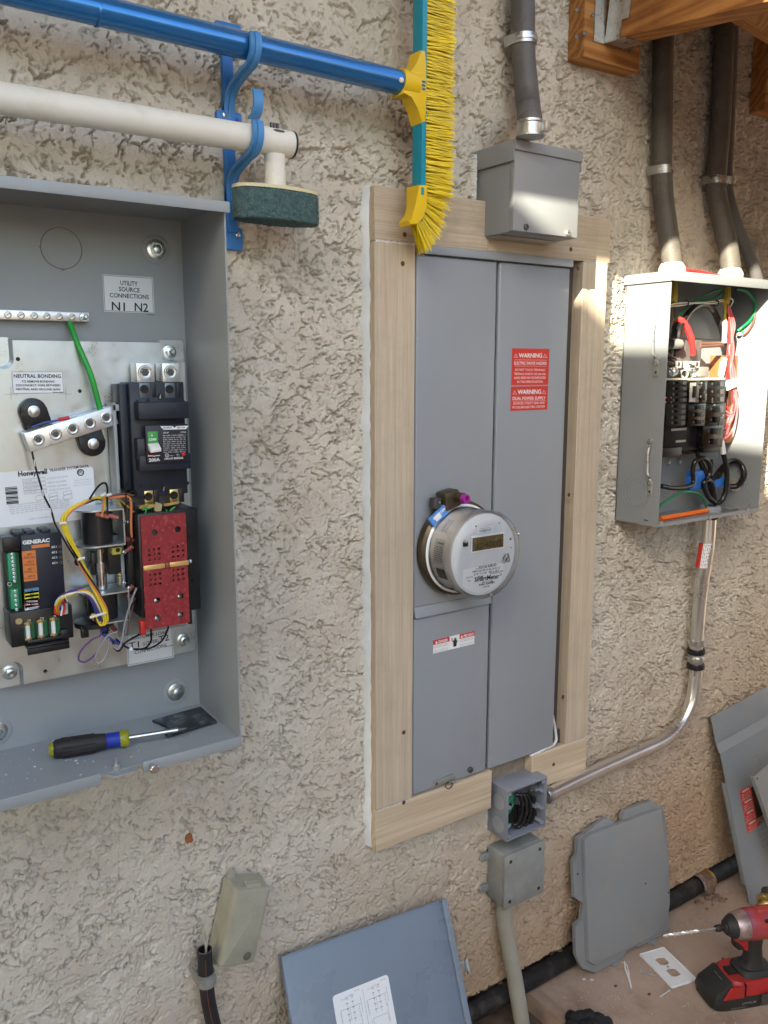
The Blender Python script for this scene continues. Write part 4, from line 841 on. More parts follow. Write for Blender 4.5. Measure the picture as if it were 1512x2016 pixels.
for k in range(4): c = P(118+k*.6, 1076+10.4*k, fy); build(MB().lathe([(0, .0024), (.0004, .0022), (-.0003, .0015), (-.0003, .0001)], c, -EY, 12, caps=False), 'status_light', mat('lamp_lens', (.09,.085,.08), .3), cm)
c = P(37, 1223, -.0712); build(MB().lathe([(0, .0044), (.0012, .004), (.0012, .0001)], c, -EY, 16, caps=False), 'module_screw', mat('screw_brass', (.5,.43,.22), .35, metal=.6), cm)
for (cx, cy) in ((55, 1243), (80, 1238), (105, 1234)):
    wd = build(bx(MB(), cx-9, cy-15, cx+14, cy+14, -.0712, -.0708, 0), 'fuse_window', M['pcb'], cm)
    c = P(cx, cy, -.0745); build(MB().cyl(c+V(0, 0, -.0085), c+V(0, 0, .0085), .0028, n=14), 'fuse', M['white'], cm)
    for sg in (-1, 1): build(MB().cyl(c+V(0, 0, sg*.0085), c+V(0, 0, sg*.0135), .0031, n=14), 'fuse_cap', M['brass'], cm); build(MB().box(c.x-.0045, c.x+.0045, -.0765, -.0713, c.z+sg*.0105-.0018, c.z+sg*.0105+.0018, bev=.0006), 'fuse_clip', mat('clip_brass', (.35,.27,.12), .35, metal=.8), cm)
mb = MB()
for x0 in (30, 52, 83): a, b = P(x0, 1058, -.06), P(x0+17, 1048, -.06); mb.box(a.x, b.x, -.06, -.034, zt2-.001, zt2+.0035, bev=.0006)
build(mb, 'module_clips', M['navy'], cm)

# wiring harness: coloured wires, ties
def bundle(path, cols, r, spread, name='harness_wire', tw=1.4):
    pts = smooth(path, 8); n = len(cols)
    for k, cn in enumerate(cols):
        q = []
        for i, p in enumerate(pts):
            t = i/len(pts); an = 2*math.pi*(k/n+tw*t); q.append(p+V(math.cos(an)*spread, math.sin(an)*spread*.7, math.sin(an)*spread*.45))
        build(MB().tube(q, r, n=7), name, M[cn], ts)
hp = wpx([(205, 983, -.08), (190, 981, -.086), (165, 990, -.09), (140, 1003, -.092), (126, 1020, -.093), (128, 1040, -.093), (138, 1064, -.093), (153, 1094, -.093), (165, 1120, -.093), (181, 1148, -.093), (195, 1175, -.094), (206, 1200, -.094), (208, 1221, -.092), (200, 1229, -.09), (190, 1222, -.088), (184, 1210, -.086)])
bundle(hp, ['wire_yellow', 'wire_yellow', 'wire_orange', 'wire_black', 'wire_yellow'], .0014, .0026, tw=2.2)
hp = wpx([(118, 1206, -.074), (114, 1192, -.08), (122, 1176, -.086), (142, 1166, -.09), (163, 1163, -.09), (178, 1172, -.09), (190, 1196, -.088), (199, 1225, -.086), (203, 1240, -.08)])
bundle(hp, ['wire_blue', 'wire_purple', 'wire_white', 'wire_yellow', 'wire_orange', 'wire_blue'], .0014, .0032, tw=.8)
for l in (((110, 1186), (108, 1205), (116, 1210)), ((118, 1183), (122, 1198), (120, 1212)), ((123, 1180), (128, 1196), (124, 1210))): wire('harness_wire', wpx(l, -.079), .0014, M[random.choice(['wire_red', 'wire_yellow', 'wire_white'])], ts)
wire('plug_body', wpx([(128, 1188), (129, 1208)], -.076), .0036, mat('clear_plug', (.42,.46,.42), .25), ts)
for (px, py, l, an) in ((124, 1030, 12, 0), (160, 1100, 13, 10), (130, 1178, 13, 110), (193, 1211, 30, 8), (203, 974, 10, 20), (215, 974, 9, 10)):
    c = P(px, py, -.0965); d = V(math.cos(R(an)), 0, math.sin(R(an))); ll = l/1228*.9
    build(MB().hexa([c-d*ll/2+V(0, .002, -.0016), c+d*ll/2+V(0, .002, -.0016), c+d*ll/2+V(0, .002, .0016), c-d*ll/2+V(0, .002, .0016)], [c-d*ll/2+V(0, -.001, -.0016), c+d*ll/2+V(0, -.001, -.0016), c+d*ll/2+V(0, -.001, .0016), c-d*ll/2+V(0, -.001, .0016)], bev=.0006), 'cable_tie', M['wire_white'], ts)
wl = [('wire_black', ((176, 983), (186, 967), (196, 955), (206, 951), (211, 960), (211, 985), (212, 1014)), -.092, .0014),
 ('wire_yellow', ((206, 975), (206, 995), (200, 1016)), -.09, .0013), ('wire_orange', ((206, 979), (203, 996), (201, 1017)), -.091, .0013),
 ('wire_orange', ((208, 982), (235, 978), (252, 978), (258, 990), (258, 1030), (259, 1058)), -.084, .0017), ('wire_brown', ((215, 978), (245, 972), (262, 976)), -.082, .0016),
 ('wire_black', ((248, 949), (248, 985), (249, 1030), (256, 1055), (261, 1075)), -.088, .0009), ('wire_mustard', ((228, 982), (240, 1000), (246, 1020)), -.078, .0012), ('wire_mustard', ((232, 980), (252, 998), (272, 1016)), -.076, .0011),
 ('wire_black', ((254, 973), (262, 966), (268, 973), (258, 978)), -.08, .0017),
 ('wire_grey', ((269, 1157), (258, 1185), (246, 1225), (240, 1262), (231, 1278), (222, 1270)), -.094, .0013), ('wire_brown', ((262, 1190), (257, 1215), (250, 1250)), -.09, .0011),
 ('wire_purple', ((198, 1232), (198, 1250), (180, 1260), (160, 1280), (155, 1299), (170, 1302), (190, 1285), (205, 1258), (222, 1245)), -.082, .0013),
 ('wire_grey', ((230, 1244), (212, 1252), (196, 1275), (187, 1296), (193, 1306), (206, 1296), (214, 1272), (214, 1256)), -.084, .0013),
 ('wire_black', ((222, 1262), (226, 1277), (235, 1281), (246, 1266), (262, 1256), (280, 1245), (283, 1236)), -.084, .0014), ('wire_black', ((228, 1258), (245, 1272), (262, 1278), (285, 1276), (297, 1262), (297, 1238)), -.08, .0014),
 ('wire_black', ((262, 1278), (295, 1276), (318, 1262), (330, 1240), (331, 1232)), -.078, .0014), ('wire_blue', ((203, 1248), (216, 1258), (232, 1266), (246, 1268)), -.08, .0022)]
for cn, l, yy, r_ in wl: wire('control_wire', wpx(l, yy), r_, M[cn], ts, n=7)
c = P(258, 1278, -.083); build(MB().ball(c, .003), 'splice', M['paper'], ts)

# things lying in the cabinet
sdv = thing('screwdriver', 'black, blue and amber handled screwdriver lying in the open cabinet floor', 'screwdriver', P(230, 1455, -.1))
zf = ZB
a = PZ(96, 1470+12, zf+.013); a = V(a.x, a.y, zf+.0135); b = PZ(368, 1434, zf+.0135)
a = PZ(96, 1477, zf+.0135); ax = (b-a).normalized(); Ls = (b-a).length
def at_(t): return a+ax*t
h1 = .4*Ls; h2 = .50*Ls; h3 = .565*Ls
build(MB().lathe([(0, .008), (.004, .0098), (.007, .010)], a, ax, 24), 'butt_cap', M['ygreen'], sdv)
build(MB().lathe([(.006, .0105), (.010, .0128), (.03, .0135), (h1*.75, .0128), (h1*.93, .0112), (h1, .0108)], a, ax, 16), 'grip', M['rubber'], sdv)
mb = MB()
u_, w_ = basis(ax)
for k in range(9): an = 2*math.pi*k/9; d = u_*math.cos(an)+w_*math.sin(an); mb.tube([at_(.016)+d*.0128, at_(h1*.8)+d*.0122], .0013, n=5)
build(mb, 'grip_ribs', M['rubber'], sdv)
build(MB().lathe([(h1, .0095), (h1+.002, .0104), (h2, .0104)], a, ax, 22), 'blue_band', M['bluegrip'], sdv)
build(MB().lathe([(h2, .0108), (h2+.004, .0118), (h3-.004, .0118), (h3, .009)], a, ax, 22), 'amber_collar', M['ygreen'], sdv)
build(MB().lathe([(h3, .0032), (Ls*.93, .0031)], a, ax, 14), 'shaft', M['steel'], sdv)
build(MB().lathe([(Ls*.93, .0031), (Ls*.97, .0028), (Ls, .0014)], a, ax, 14), 'tip', M['dark_steel'], sdv)
c = PZ(229, 1512, ZB)
nb_ = thing('loose_bolt', 'small hex bolt standing upright on the cabinet floor behind the lip', 'bolt', c)
c = V(c.x, max(c.y, -.148), c.z)
build(MB().lathe([(0, .0056), (.0045, .0056), (.005, .005)], c, EZ, 6), 'bolt_head', M['galv'], nb_)
build(MB().lathe([(.005, .0028), (.0135, .0028), (.0143, .002)], c, EZ, 12), 'shank', M['galv'], nb_)
pts = [PZ(px, py, ZB) for px, py in ((300, 1423), (395, 1396), (427, 1425), (330, 1454), (320, 1443), (334, 1437))]
pm = MB(); A = [pm.vt((p.x, p.y, ZB+.0008)) for p in pts]; B = [pm.vt((p.x, p.y, ZB+.0045)) for p in pts]
pm.face(A[::-1]); pm.face(B); [pm.face([A[i], A[(i+1) % 6], B[(i+1) % 6], B[i]]) for i in range(6)]
tag(build(pm, 'plastic_cover', mat('dusty_black_plastic', (.02,.025,.03), .4, var=.2, dirt=(.3,.34,.38), dscale=45, damt=.75), ang=20), 'dust covered black plastic plate under the screwdriver tip', 'plastic plate')
mb = MB()
rn = random.Random(5)
for i in range(170):
    px, py = rn.uniform(5, 430), rn.uniform(1400, 1560); p = PZ(px, py, ZB)
    if not (X0 < p.x < X1-.01 and YF+.008 < p.y < -.012): continue
    s = rn.uniform(.0004, .0015)*(1.3 if px < 160 else .8); mb.ball((p.x, p.y, ZB+s*.3), s, 5, (1, 1, .5))
build(mb, 'plaster_crumbs', M['brick_dust'], kind='stuff')
# ------------------------------------------------------------------ blue rack, brush on its pole, scrubber on its pole
YP = -.075
rk = thing('tool_rack', 'blue plastic two-hook tool rack screwed to the stucco above the cabinet corner', 'tool rack', P(455, 300, 0))
xr_ = P(452, 300, -.006).x
zt_ = P(452, 45, -.006).z; zb_ = P(456, 486, -.006).z
mb = MB(); mb.box(xr_-.008, xr_+.008, -.010, .001, zb_+.02, zt_-.01, bev=.0015); build(mb, 'back_strip', M['blue'], rk)
def lobe(px0, px1, py, h, name='screw_tab'):
    a, b = P(px0, py, -.006), P(px1, py, -.006); c = (a+b)/2
    return build(MB(WALLF(V(c.x, 0, c.z))).prism(rrect(b.x-a.x, h, .004), 0, .0085, bev=.0012), name, M['blue'], rk)
t1 = lobe(424, 474, 58, .017); t2 = lobe(426, 475, 232, .017); t3 = lobe(437, 477, 470, .032)
for px, py, par in ((464, 62, t1), (443, 226, t2), (468, 462, t3)):
    c = P(px, py, -.0088); s_ = build(MB().lathe([(0, .0042), (.0012, .0038), (.0018, .0022), (.0006, .0016), (.0006, .0001)], c, -EY, 16, caps=False), 'screw', M['steel'], par)
for px, py, par in ((438, 54, t1), (467, 236, t2), (443, 462, t3)): build(MB().lathe([(0, .0028), (.0003, .0024), (.0003, .0001)], P(px, py, -.0087), -EY, 12, caps=False), 'screw_hole', M['wire_blue'], par)
def hook(zc, rr, mt_, back=True):
    pts = [V(xr_, -.004, zc-rr-.055), V(xr_, -.008, zc-rr-.035), V(xr_, -.02, zc-rr-.016), V(xr_, YP+.020, zc-rr-.004)]
    for t in range(-78, 36, 12): pts.append(V(xr_, YP-rr*math.cos(R(t)), zc+rr*math.sin(R(t))))
    w = [.011, .013, .015]+[.016]*(len(pts)-5)+[.014, .011]
    mb = MB().band(smooth(pts, 4), EX, .016, .0055)
    rib = MB().band(smooth([p+V(0, -.0025 if i > 3 else -.002, -.0026 if i < 10 else 0) for i, p in enumerate(pts)], 4), EX, .004, .006)
    h = build(mb, 'hook', mt_, rk); build(rib, 'hook_rib', mt_, h); return h
zp1 = P(488, 99, YP).z; zp2 = P(488, 268, YP).z
hook(zp1+.003, .0245, M['blue_pale']); hook(zp2+.002, .0255, M['blue_pale'])
pts = [V(xr_+.006, YP-.006+.013*math.cos(R(t)), zp2+.037+.015*math.sin(R(t))) for t in range(200, 400, 20)]
build(MB().band(smooth([V(xr_+.004, YP-.004+.016*math.cos(R(t)), zp2+.044+.020*math.sin(R(t))) for t in range(140, 300, 20)], 4), EX, .014, .004), 'tool_clip', M['blue_pale'], rk)

br = thing('pole_brush', 'yellow bristle brush with teal spine on a long blue metal pole', 'brush', P(800, 165, YP))
a, b = P(190, 20, YP), P(797, 165, YP); pd = (b-a).normalized(); a0 = a-pd*.35
mb = MB()
N_ = 24; rings = []
for t in (0, 1):
    p = a0 if t == 0 else b
    ring = []
    for i in range(N_*2):
        an = 2*math.pi*i/(N_*2); rr = .0176*(1+(.009 if i % 2 else -.009)); u, w = basis(pd); ring.append(mb.vt(p+u*math.cos(an)*rr+w*math.sin(an)*rr))
    rings.append(ring)
for i in range(N_*2): mb.face([rings[0][i], rings[0][(i+1) % (N_*2)], rings[1][(i+1) % (N_*2)], rings[1][i]])
mb.face(rings[1]); pole = build(mb, 'pole', M['blue_pole'], br, ang=40)
c = P(188, 22, YP); build(MB().lathe([(0, .0176), (.002, .0182), (.004, .0176)], c, pd, 40, caps=False), 'dent_ring', M['blue_pole'], pole)
c = P(790, 158, YP-.017); build(MB().ball(c, .0042), 'snap_button', M['white'], br)
# yellow socket on the spine
sx = P(826, 180, YP).x; zj = b.z
def at2(px, py): return P(px, py, YP)
pts = [at2(px, py) for px, py in ((817, 104), (827, 105), (830, 140), (826, 165), (829, 190), (829, 243), (820, 246), (812, 218), (801, 192), (781, 190), (784, 178), (800, 150), (795, 143), (806, 141), (812, 125))]
cx = V(sx, YP+.0145, zj); pm = MB(WALLF(V(0, YP+.014, 0))); pm.prism([(p.x, p.z) for p in pts], 0, .028, bev=.006); sk = build(pm, 'socket', M['yellow'], br)
build(MB().cyl(b-pd*.012, b+pd*.018, .0205, .0195, n=24), 'socket_sleeve', M['yellow'], sk)
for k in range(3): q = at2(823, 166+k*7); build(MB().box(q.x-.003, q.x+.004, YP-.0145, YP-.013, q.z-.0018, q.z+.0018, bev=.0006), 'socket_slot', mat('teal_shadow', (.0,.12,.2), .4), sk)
zs0, zs1 = P(824, 368, YP).z, P(824, 0, YP).z+.25
build(MB().box(sx-.0045, sx+.0045, YP-.013, YP+.013, zs0-.01, zs1, bev=.0015), 'spine', M['teal'], br)
pts = [at2(px, py) for px, py in ((811, 367), (833, 366), (831, 412), (824, 432), (812, 444), (798, 445), (795, 436), (806, 424), (811, 408))]
pm = MB(WALLF(V(0, YP+.0145, 0))); pm.prism([(p.x, p.z) for p in pts], 0, .029, bev=.004); ec = build(pm, 'end_cap', M['yellow'], br)
q = at2(821, 379); build(MB().box(q.x-.0026, q.x+.0026, YP-.0151, YP-.0142, q.z-.0055, q.z+.0055), 'cap_slot', M['teal'], ec)
rn = random.Random(11); mb = MB()
def bristle(p, d, L, w):
    u, w_ = basis(d); q = p+d*L; m_ = p+d*L*.55+V(rn.uniform(-1, 1), rn.uniform(-1, 1), rn.uniform(-1, 1))*.0022
    A = [p+u*w, p-u*w*.5+w_*w*.87, p-u*w*.5-w_*w*.87]; B = [m_+(x-p) for x in A]; Cc = [q+(x-p)*.7 for x in A]
    va, vb, vc = [[mb.bm.verts.new(x) for x in X] for X in (A, B, Cc)]
    for X, Y in ((va, vb), (vb, vc)):
        for i in range(3): mb.bm.faces.new((X[i], X[(i+1) % 3], Y[(i+1) % 3], Y[i]))
    mb.bm.faces.new(vc)
z = zs0-.006
Lb = (P(882, 250, YP).x-P(831, 250, YP).x)
while z < zs1:
    for rowy in (-.0095, -.0035, .003, .0085):
        zc0 = z+rn.uniform(-.0012, .0012)+(.0034 if rowy in (-.0035, .0085) else 0)
        td = V(1, rowy*13, -.05+rn.uniform(-.11, .07))
        for k in range(10):
            d = (td+V(0, rn.uniform(-.10, .10), rn.uniform(-.085, .085))).normalized()
            bristle(V(sx+.004, YP+rowy+rn.uniform(-.0014, .0014), zc0+rn.uniform(-.0011, .0011)), d, Lb*rn.uniform(.93, 1.05), .00075)
    z += .0051
tc = P(833, 395, YP)
for k in range(420):                                              # fan of bristles at the rounded end
    t = rn.random(); an = R(1-t*72); o = V(tc.x-.002-.017*t**1.5, YP+rn.uniform(-.009, .009), tc.z+.009-.047*t)
    d = V(math.cos(an), rn.uniform(-.22, .22), math.sin(an)).normalized(); bristle(o, d, Lb*rn.uniform(.84, 1.05)*(1-.05*t), .0006)
build(mb, 'bristles', M['bristle'], br, kind='stuff', ang=80, recalc=False)

wp = thing('scrub_brush', 'white pipe handled scrubber with a dark green abrasive pad', 'scrubber', P(540, 290, YP))
a, b = P(0, 193, YP), P(572, 285, YP); pd2 = (b-a).normalized()
hp_ = build(MB().lathe([(0, .0182), (.25+(b-a).length, .0182)], a-pd2*.25, pd2, 32), 'handle_pipe', M['white_pvc'], wp)
build(MB().lathe([(0, .0186), (.003, .0186), (.004, .015)], b, pd2, 28), 'end_cap', M['black'], wp)
ct_ = P(541, 261, YP); up_ = V(-pd2.z, 0, pd2.x)
kb = build(MB().lathe([(0, .0135), (.0015, .0165), (.004, .0155), (.006, .009)], ct_-up_*.0035, up_, 24), 'wing_knob', M['dark_steel'], wp)
for k in (-1, 0, 1): q = ct_+up_*.008+pd2*(.005*k); build(MB().box(q.x-.0016, q.x+.0016, q.y-.0016, q.y+.003, q.z-.004, q.z+.005, bev=.0008), 'wing', M['dark_steel'], kb)
zst = P(541, 373, YP).z; stx = P(541, 330, YP).x
st_ = build(MB().cyl((stx, YP, ct_.z-.03), (stx+.0005, YP, zst), .0148, n=28), 'stem', M['white_pvc'], wp)
# pad: a long board with a thick abrasive pad, lens shaped in plan
zc = zst; hl = .0635; cxp = stx+.001
plan = [(cxp+hl*math.cos(R(t))*(1.0), YP+.028*math.copysign(abs(math.sin(R(t)))**.8, math.sin(R(t)))) for t in range(0, 360, 12)]
tl = .0
def slab_(mb, poly, z0, z1, jit=0, lv=1, bul=0):
    rn = random.Random(9); rings = []
    for k in range(lv+1):
        t = k/lv; f = 1+bul*math.sin(math.pi*t); rings.append([mb.vt((cxp+(x-cxp)*f+rn.uniform(-jit, jit), YP+(y_-YP)*f+rn.uniform(-jit, jit), z0+(z1-z0)*t+rn.uniform(-jit, jit)*.7)) for x, y_ in poly])
    n = len(poly)
    for A, B in zip(rings, rings[1:]):
        for i in range(n): mb.face([A[i], A[(i+1) % n], B[(i+1) % n], B[i]])
    mb.face(rings[0][::-1]); mb.face(rings[-1]); return mb
build(slab_(MB(), [(cxp+(x-cxp)*1.03, YP+(y_-YP)*1.05) for x, y_ in plan], zc-.004, zc+.0005), 'pad_board', M['cream'], wp)
fine = [(cxp+hl*math.cos(R(t)), YP+.028*math.copysign(abs(math.sin(R(t)))**.8, math.sin(R(t)))) for t in range(0, 360, 3)]
pad = build(slab_(MB(), fine, zc-.045, zc-.0045, .0008, 16, .03), 'abrasive_pad', M['scrub'], wp, ang=180)
mb = MB(); rn = random.Random(4)
for k in range(2600):
    t = rn.uniform(0, 360); x = cxp+hl*1.02*math.cos(R(t)); yq = YP+.0287*math.copysign(abs(math.sin(R(t)))**.8, math.sin(R(t))); zq = rn.uniform(zc-.044, zc-.005)
    p = V(x, yq, zq); d = V(rn.uniform(-1, 1), rn.uniform(-1, 1), rn.uniform(-1, 1)).normalized()*rn.uniform(.003, .007); o = V(math.cos(R(t))*.001, math.sin(R(t))*.0016, -.0004)
    w_ = d.cross(o).normalized()*.00022
    q = [p-d*.5-w_, p-d*.5+w_, p+o*1.5+w_, p+o*1.5-w_, p+d*.5-w_, p+d*.5+w_]; q = [mb.bm.verts.new(x) for x in q]
    mb.bm.faces.new((q[0], q[1], q[2], q[3])); mb.bm.faces.new((q[3], q[2], q[5], q[4]))
build(mb, 'pad_fibres', mat('pad_fibre', (.13,.21,.21), .8, var=.5, vscale=150), wp, kind='stuff', recalc=False)

# ------------------------------------------------------------------ timber trim round the meter panel
YB = -.0255
tf = thing('trim_frame', 'weathered pale wood trim frame round the grey meter panel', 'trim frame', (1.06, 0, .485))
def board(x0, x1, z0, z1, mt_, y0=YB, label=None):
    mb = MB(); mb.box(x0, x1, y0, .004, z0, z1, bev=.0012, seg=1); return build(mb, 'board', mt_, tf, label=label)
xjl = 1.023
bt1 = board(.782, xjl, 1.5615, 1.646, M['trimx']); bt2 = board(xjl+.0005, 1.341, 1.5615, 1.6455, M['trimx'])
bl_ = board(.7825, .8645, .5675, 1.5605, M['trimz']); brr = board(1.267, 1.336, .5675, 1.5605, M['trimz'])
bb1 = board(.7825, 1.062, .4855, .5665, M['trimnew'], label='fresher bottom board, left of the open junction box'); bb2 = board(1.172, 1.336, .4875, .5665, M['trimnew'], label='short bottom board with a torn corner')
for px, py, par in ((797, 462, bt1), (1124, 491, bt2), (793, 519, bl_), (795, 1442, bl_), (795, 1580, bb1), (1138, 529, brr), (1120, 974, brr), (1108, 1372, brr), (1090, 1505, bb2)):
    c = P(px, py, YB-.0001); s_ = build(MB().lathe([(0, .0042), (.0005, .0036), (.0005, .0001)], c, -EY, 14, caps=False), 'screw', M['rust_screw'], par)
rn = random.Random(21)
def caulk(name, p0, p1, w, seed, par, mt_=None, h=.006):
    mb = MB(); n = 90; rn = random.Random(seed); d = (p1-p0); L = d.length; d.normalize(); s = V(-d.z, 0, d.x); rows = []; ph = 0
    for i in range(n+1):
        t = i/n; wv = w*(.75+.5*rn.random()+(.7 if rn.random() < .12 else 0)); p = p0+d*L*t
        rows.append([mb.vt(p+V(0, .003, 0)), mb.vt(p+V(0, -h*(.8+.4*rn.random()), 0)), mb.vt(p+s*wv*.6+V(0, -h*.55, 0)), mb.vt(p+s*wv+V(0, .004, 0))])
    for A, B in zip(rows, rows[1:]):
        for k in range(3): mb.face([A[k], A[k+1], B[k+1], B[k]])
    return build(mb, name, mt_ or M['whitecap'], par)
caulk('caulk_bead', V(.782, 0, .49), V(.782, 0, 1.648), .007, 1, tf, h=.012)
caulk('caulk_bead', V(.783, 0, 1.6465), V(.85, 0, 1.6465), .003, 2, tf)
def smear(p0, p1, w, seed, par, y=YB-.0003):
    mb = MB(); rn = random.Random(seed); n = 60; rows = []
    d = p1-p0; 
    for i in range(n+1):
        p = p0+d*(i/n); a_ = w*(.2+.8*rn.random()); b_ = w*(.2+.8*rn.random()); s = V(0, 0, 1) if abs(d.x) > abs(d.z) else V(1, 0, 0)
        rows.append((mb.vt(p+s*a_+V(0, 0, 0)), mb.vt(p-s*b_)))
    for A, B in zip(rows, rows[1:]): mb.face([A[0], A[1], B[1], B[0]])
    return build(mb, 'caulk_smear', M['whitecap'], par)
smear(V(.784, YB-.0004, 1.561), V(.863, YB-.0004, 1.561), .0022, 5, tf); smear(V(.784, YB-.0004, .567), V(.863, YB-.0004, .567), .0014, 6, tf)
smear(V(1.268, YB-.0004, .567), V(1.335, YB-.0004, .567), .0016, 7, tf); smear(V(xjl-.001, YB-.0004, 1.58), V(xjl-.001, YB-.0004, 1.645), .0018, 8, tf)
smear(V(1.268, YB-.0004, 1.561), V(1.334, YB-.0004, 1.561), .0012, 9, tf)
build(MB().box(.8655, 1.2665, .0, .004, .5675, 1.5605), 'recess_backing', mat('dark_recess_wood', (.07,.055,.045), .8, var=.2), tf)
build(MB().box(1.02, 1.19, -.004, .003, .487, .5675), 'recess_backing', mat('stained_mortar', (.24,.2,.15), .9, var=.3, vscale=40, bump=.4, bscale=150), tf)
# torn corner and foil flashing at the lower right
mb = MB(); mb.tube(smooth([V(1.232, -.02, .640), V(1.246, -.017, .60), V(1.243, -.02, .575), V(1.205, -.022, .570), V(1.17, -.021, .566)], 5), [.003]*21, n=6)
build(mb, 'sealant_strip', M['whitecap'], tf)
mb = MB(); mb.box(1.238, 1.262, -.016, -.004, .569, .60, bev=.001); build(mb, 'flashing', M['dark_steel'], tf)

# ------------------------------------------------------------------ meter panel
mp_ = thing('meter_panel', 'tall grey electric service panel with two doors inside the wood trim', 'service panel', (1.05, 0, .57))
FX0, FX1, FY, FZ0, FZ1, GXX = .8685, 1.2345, -.0225, .569, 1.546, 1.0515
build(MB().box(FX0+.003, FX1-.003, -.012, .0035, FZ0+.006, FZ1+.008), 'panel_body', M['panel'], mp_)
build(MB().box(FX0-.0005, FX1+.001, -.030, -.0125, FZ1+.0015, FZ1+.0155, bev=.0015), 'top_cap', M['panel'], mp_)
ld = build(MB().box(FX0, GXX-.0028, FY, -.0125, FZ0, .912, bev=.004, seg=3), 'lower_door', M['panel'], mp_)
mc = build(MB().box(FX0, GXX-.0028, FY-.0005, -.0125, .9325, FZ1, bev=.004, seg=3), 'meter_cover', M['panel'], mp_)
mb = MB(); x0, x1 = FX0, GXX-.0028
mb.hexa([V(x0, FY-.0065, .914), V(x1, FY-.0065, .914), V(x1, -.0125, .914), V(x0, -.0125, .914)], [V(x0, FY-.0003, .9335), V(x1, FY-.0003, .9335), V(x1, -.0125, .9335), V(x0, -.0125, .9335)], bev=.0015); build(mb, 'cover_lip', M['panel'], mc)
rd = build(MB().box(GXX+.0028, FX1, FY-.001, -.0125, FZ0+.0005, FZ1, bev=.004, seg=3), 'right_door', M['panel'], mp_)
c = P(925, 1515, FY); sc_ = build(MB().lathe([(0, .0062), (.004, .006), (.005, .0045), (.005, .0001)], c, -EY, 18, caps=False), 'door_screw', M['dark_steel'], ld)
build(MB().box(c.x-.004, c.x+.004, c.y-.0054, c.y-.0049, c.z-.0007, c.z+.0007), 'screw_slot', M['black'], sc_)
a, b = P(858, 1543, FY-.003), P(893, 1529, FY-.003); d = (b-a).normalized(); s = V(-d.z, 0, d.x)
hs = build(MB(frame_M((a+b)/2, d, s, -EY)).prism(rrect((b-a).length+.008, .0115, .005), -.003, .0005, bev=.0004), 'hasp', M['galv_dull'], mp_)
c = a+V(.001, -.001, 0); build(MB().lathe([(0, .003), (.001, .0026), (.0016, .001)], c, -EY, 14), 'hasp_rivet', M['dark_steel'], hs)
q = P(885, 1537, FY-.004); build(MB().box(q.x-.004, q.x+.013, q.y-.008, q.y, q.z-.0012, q.z+.0006, bev=.0003), 'hasp_staple', M['galv'], hs)
q = P(884, 1546, FY-.006); build(MB().torus(q, V(.25, 1, .1), .0072, .001, 24, 6), 'seal_ring', M['rust_screw'], hs)
# red warning stickers
def sheet(name, pTL, pTR, pBL, pBR, y, mt_, par, r=.0012):
    pts = [P(*p, y) for p in (pTL, pTR, pBR, pBL)]; xa = (pts[0].x+pts[3].x)/2; xb = (pts[1].x+pts[2].x)/2; za = (pts[0].z+pts[1].z)/2; zb = (pts[2].z+pts[3].z)/2
    return build(MB(WALLF(V(0, y+.0003, 0))).prism(rrect(xb-xa, za-zb, r, cx=(xa+xb)/2, cy=(za+zb)/2), 0, .0003), name, mt_, par)
wy = FY-.0014; wf = wy-.0001
w1_ = sheet('shock_warning_label', (1008, 686), (1081, 686.5), (1007, 758), (1080, 758), wy, M['red_label'], mp_)
mb = MB()
def tri(mb, px, py, s): wline(mb, ((px-s, py), (px+s, py), (px, py-1.75*s), (px-s, py)), wf, .0005); wline(mb, ((px, py-.6*s-1.6), (px, py-1.6)), wf, .0006)
for st, a, b, h, bo in (('WARNING', (1021, 704), (1067, 704), 9, .02), ('ELECTRIC SHOCK HAZARD', (1012, 717.5), (1076, 718), 6, .01), ('DO NOT TOUCH TERMINALS', (1014, 730), (1073, 730.5), 4.6, 0), ('TERMINALS ON BOTH THE LINE AND', (1012, 738), (1074, 738.5), 4.4, 0), ('LOAD SIDES MAY BE ENERGIZED', (1012, 746), (1074, 745.5), 4.6, 0), ('IN THE OPEN POSITION', (1018, 754), (1068, 753.5), 4.6, 0)): wtext(mb, st, a, b, wf, h, bo)
wline(mb, ((1012, 708.5), (1076, 709)), wf, .0004); wline(mb, ((1012, 720.5), (1076, 721)), wf, .0004); tri(mb, 1015.5, 703.5, 4); tri(mb, 1073, 704, 4)
build(mb, 'lettering', M['whiteink'], w1_)
w2_ = sheet('supply_warning_label', (1006, 760.5), (1079.5, 760.5), (1005, 809), (1077, 806.5), wy, M['red_label'], mp_)
mb = MB()
for st, a, b, h, bo in (('WARNING', (1019, 776), (1065, 775), 9, .02), ('DUAL POWER SUPPLY', (1009, 787.5), (1073.5, 786.5), 6.5, .01), ('SOURCES: UTILITY GRID AND', (1010, 796.5), (1072, 795), 4.6, 0), ('PV SOLAR ELECTRIC SYSTEM', (1009, 804.5), (1072, 802.5), 4.8, 0)): wtext(mb, st, a, b, wf, h, bo)
wline(mb, ((1009, 790), (1074, 788.5)), wf, .0004); tri(mb, 1013, 776, 4); tri(mb, 1070.5, 775, 4)
build(mb, 'lettering', M['whiteink'], w2_)
dy = FY-.0004; dl = sheet('danger_label', (853, 1259), (934, 1243.5), (853, 1285), (934, 1269.5), dy, M['paper'], mp_)
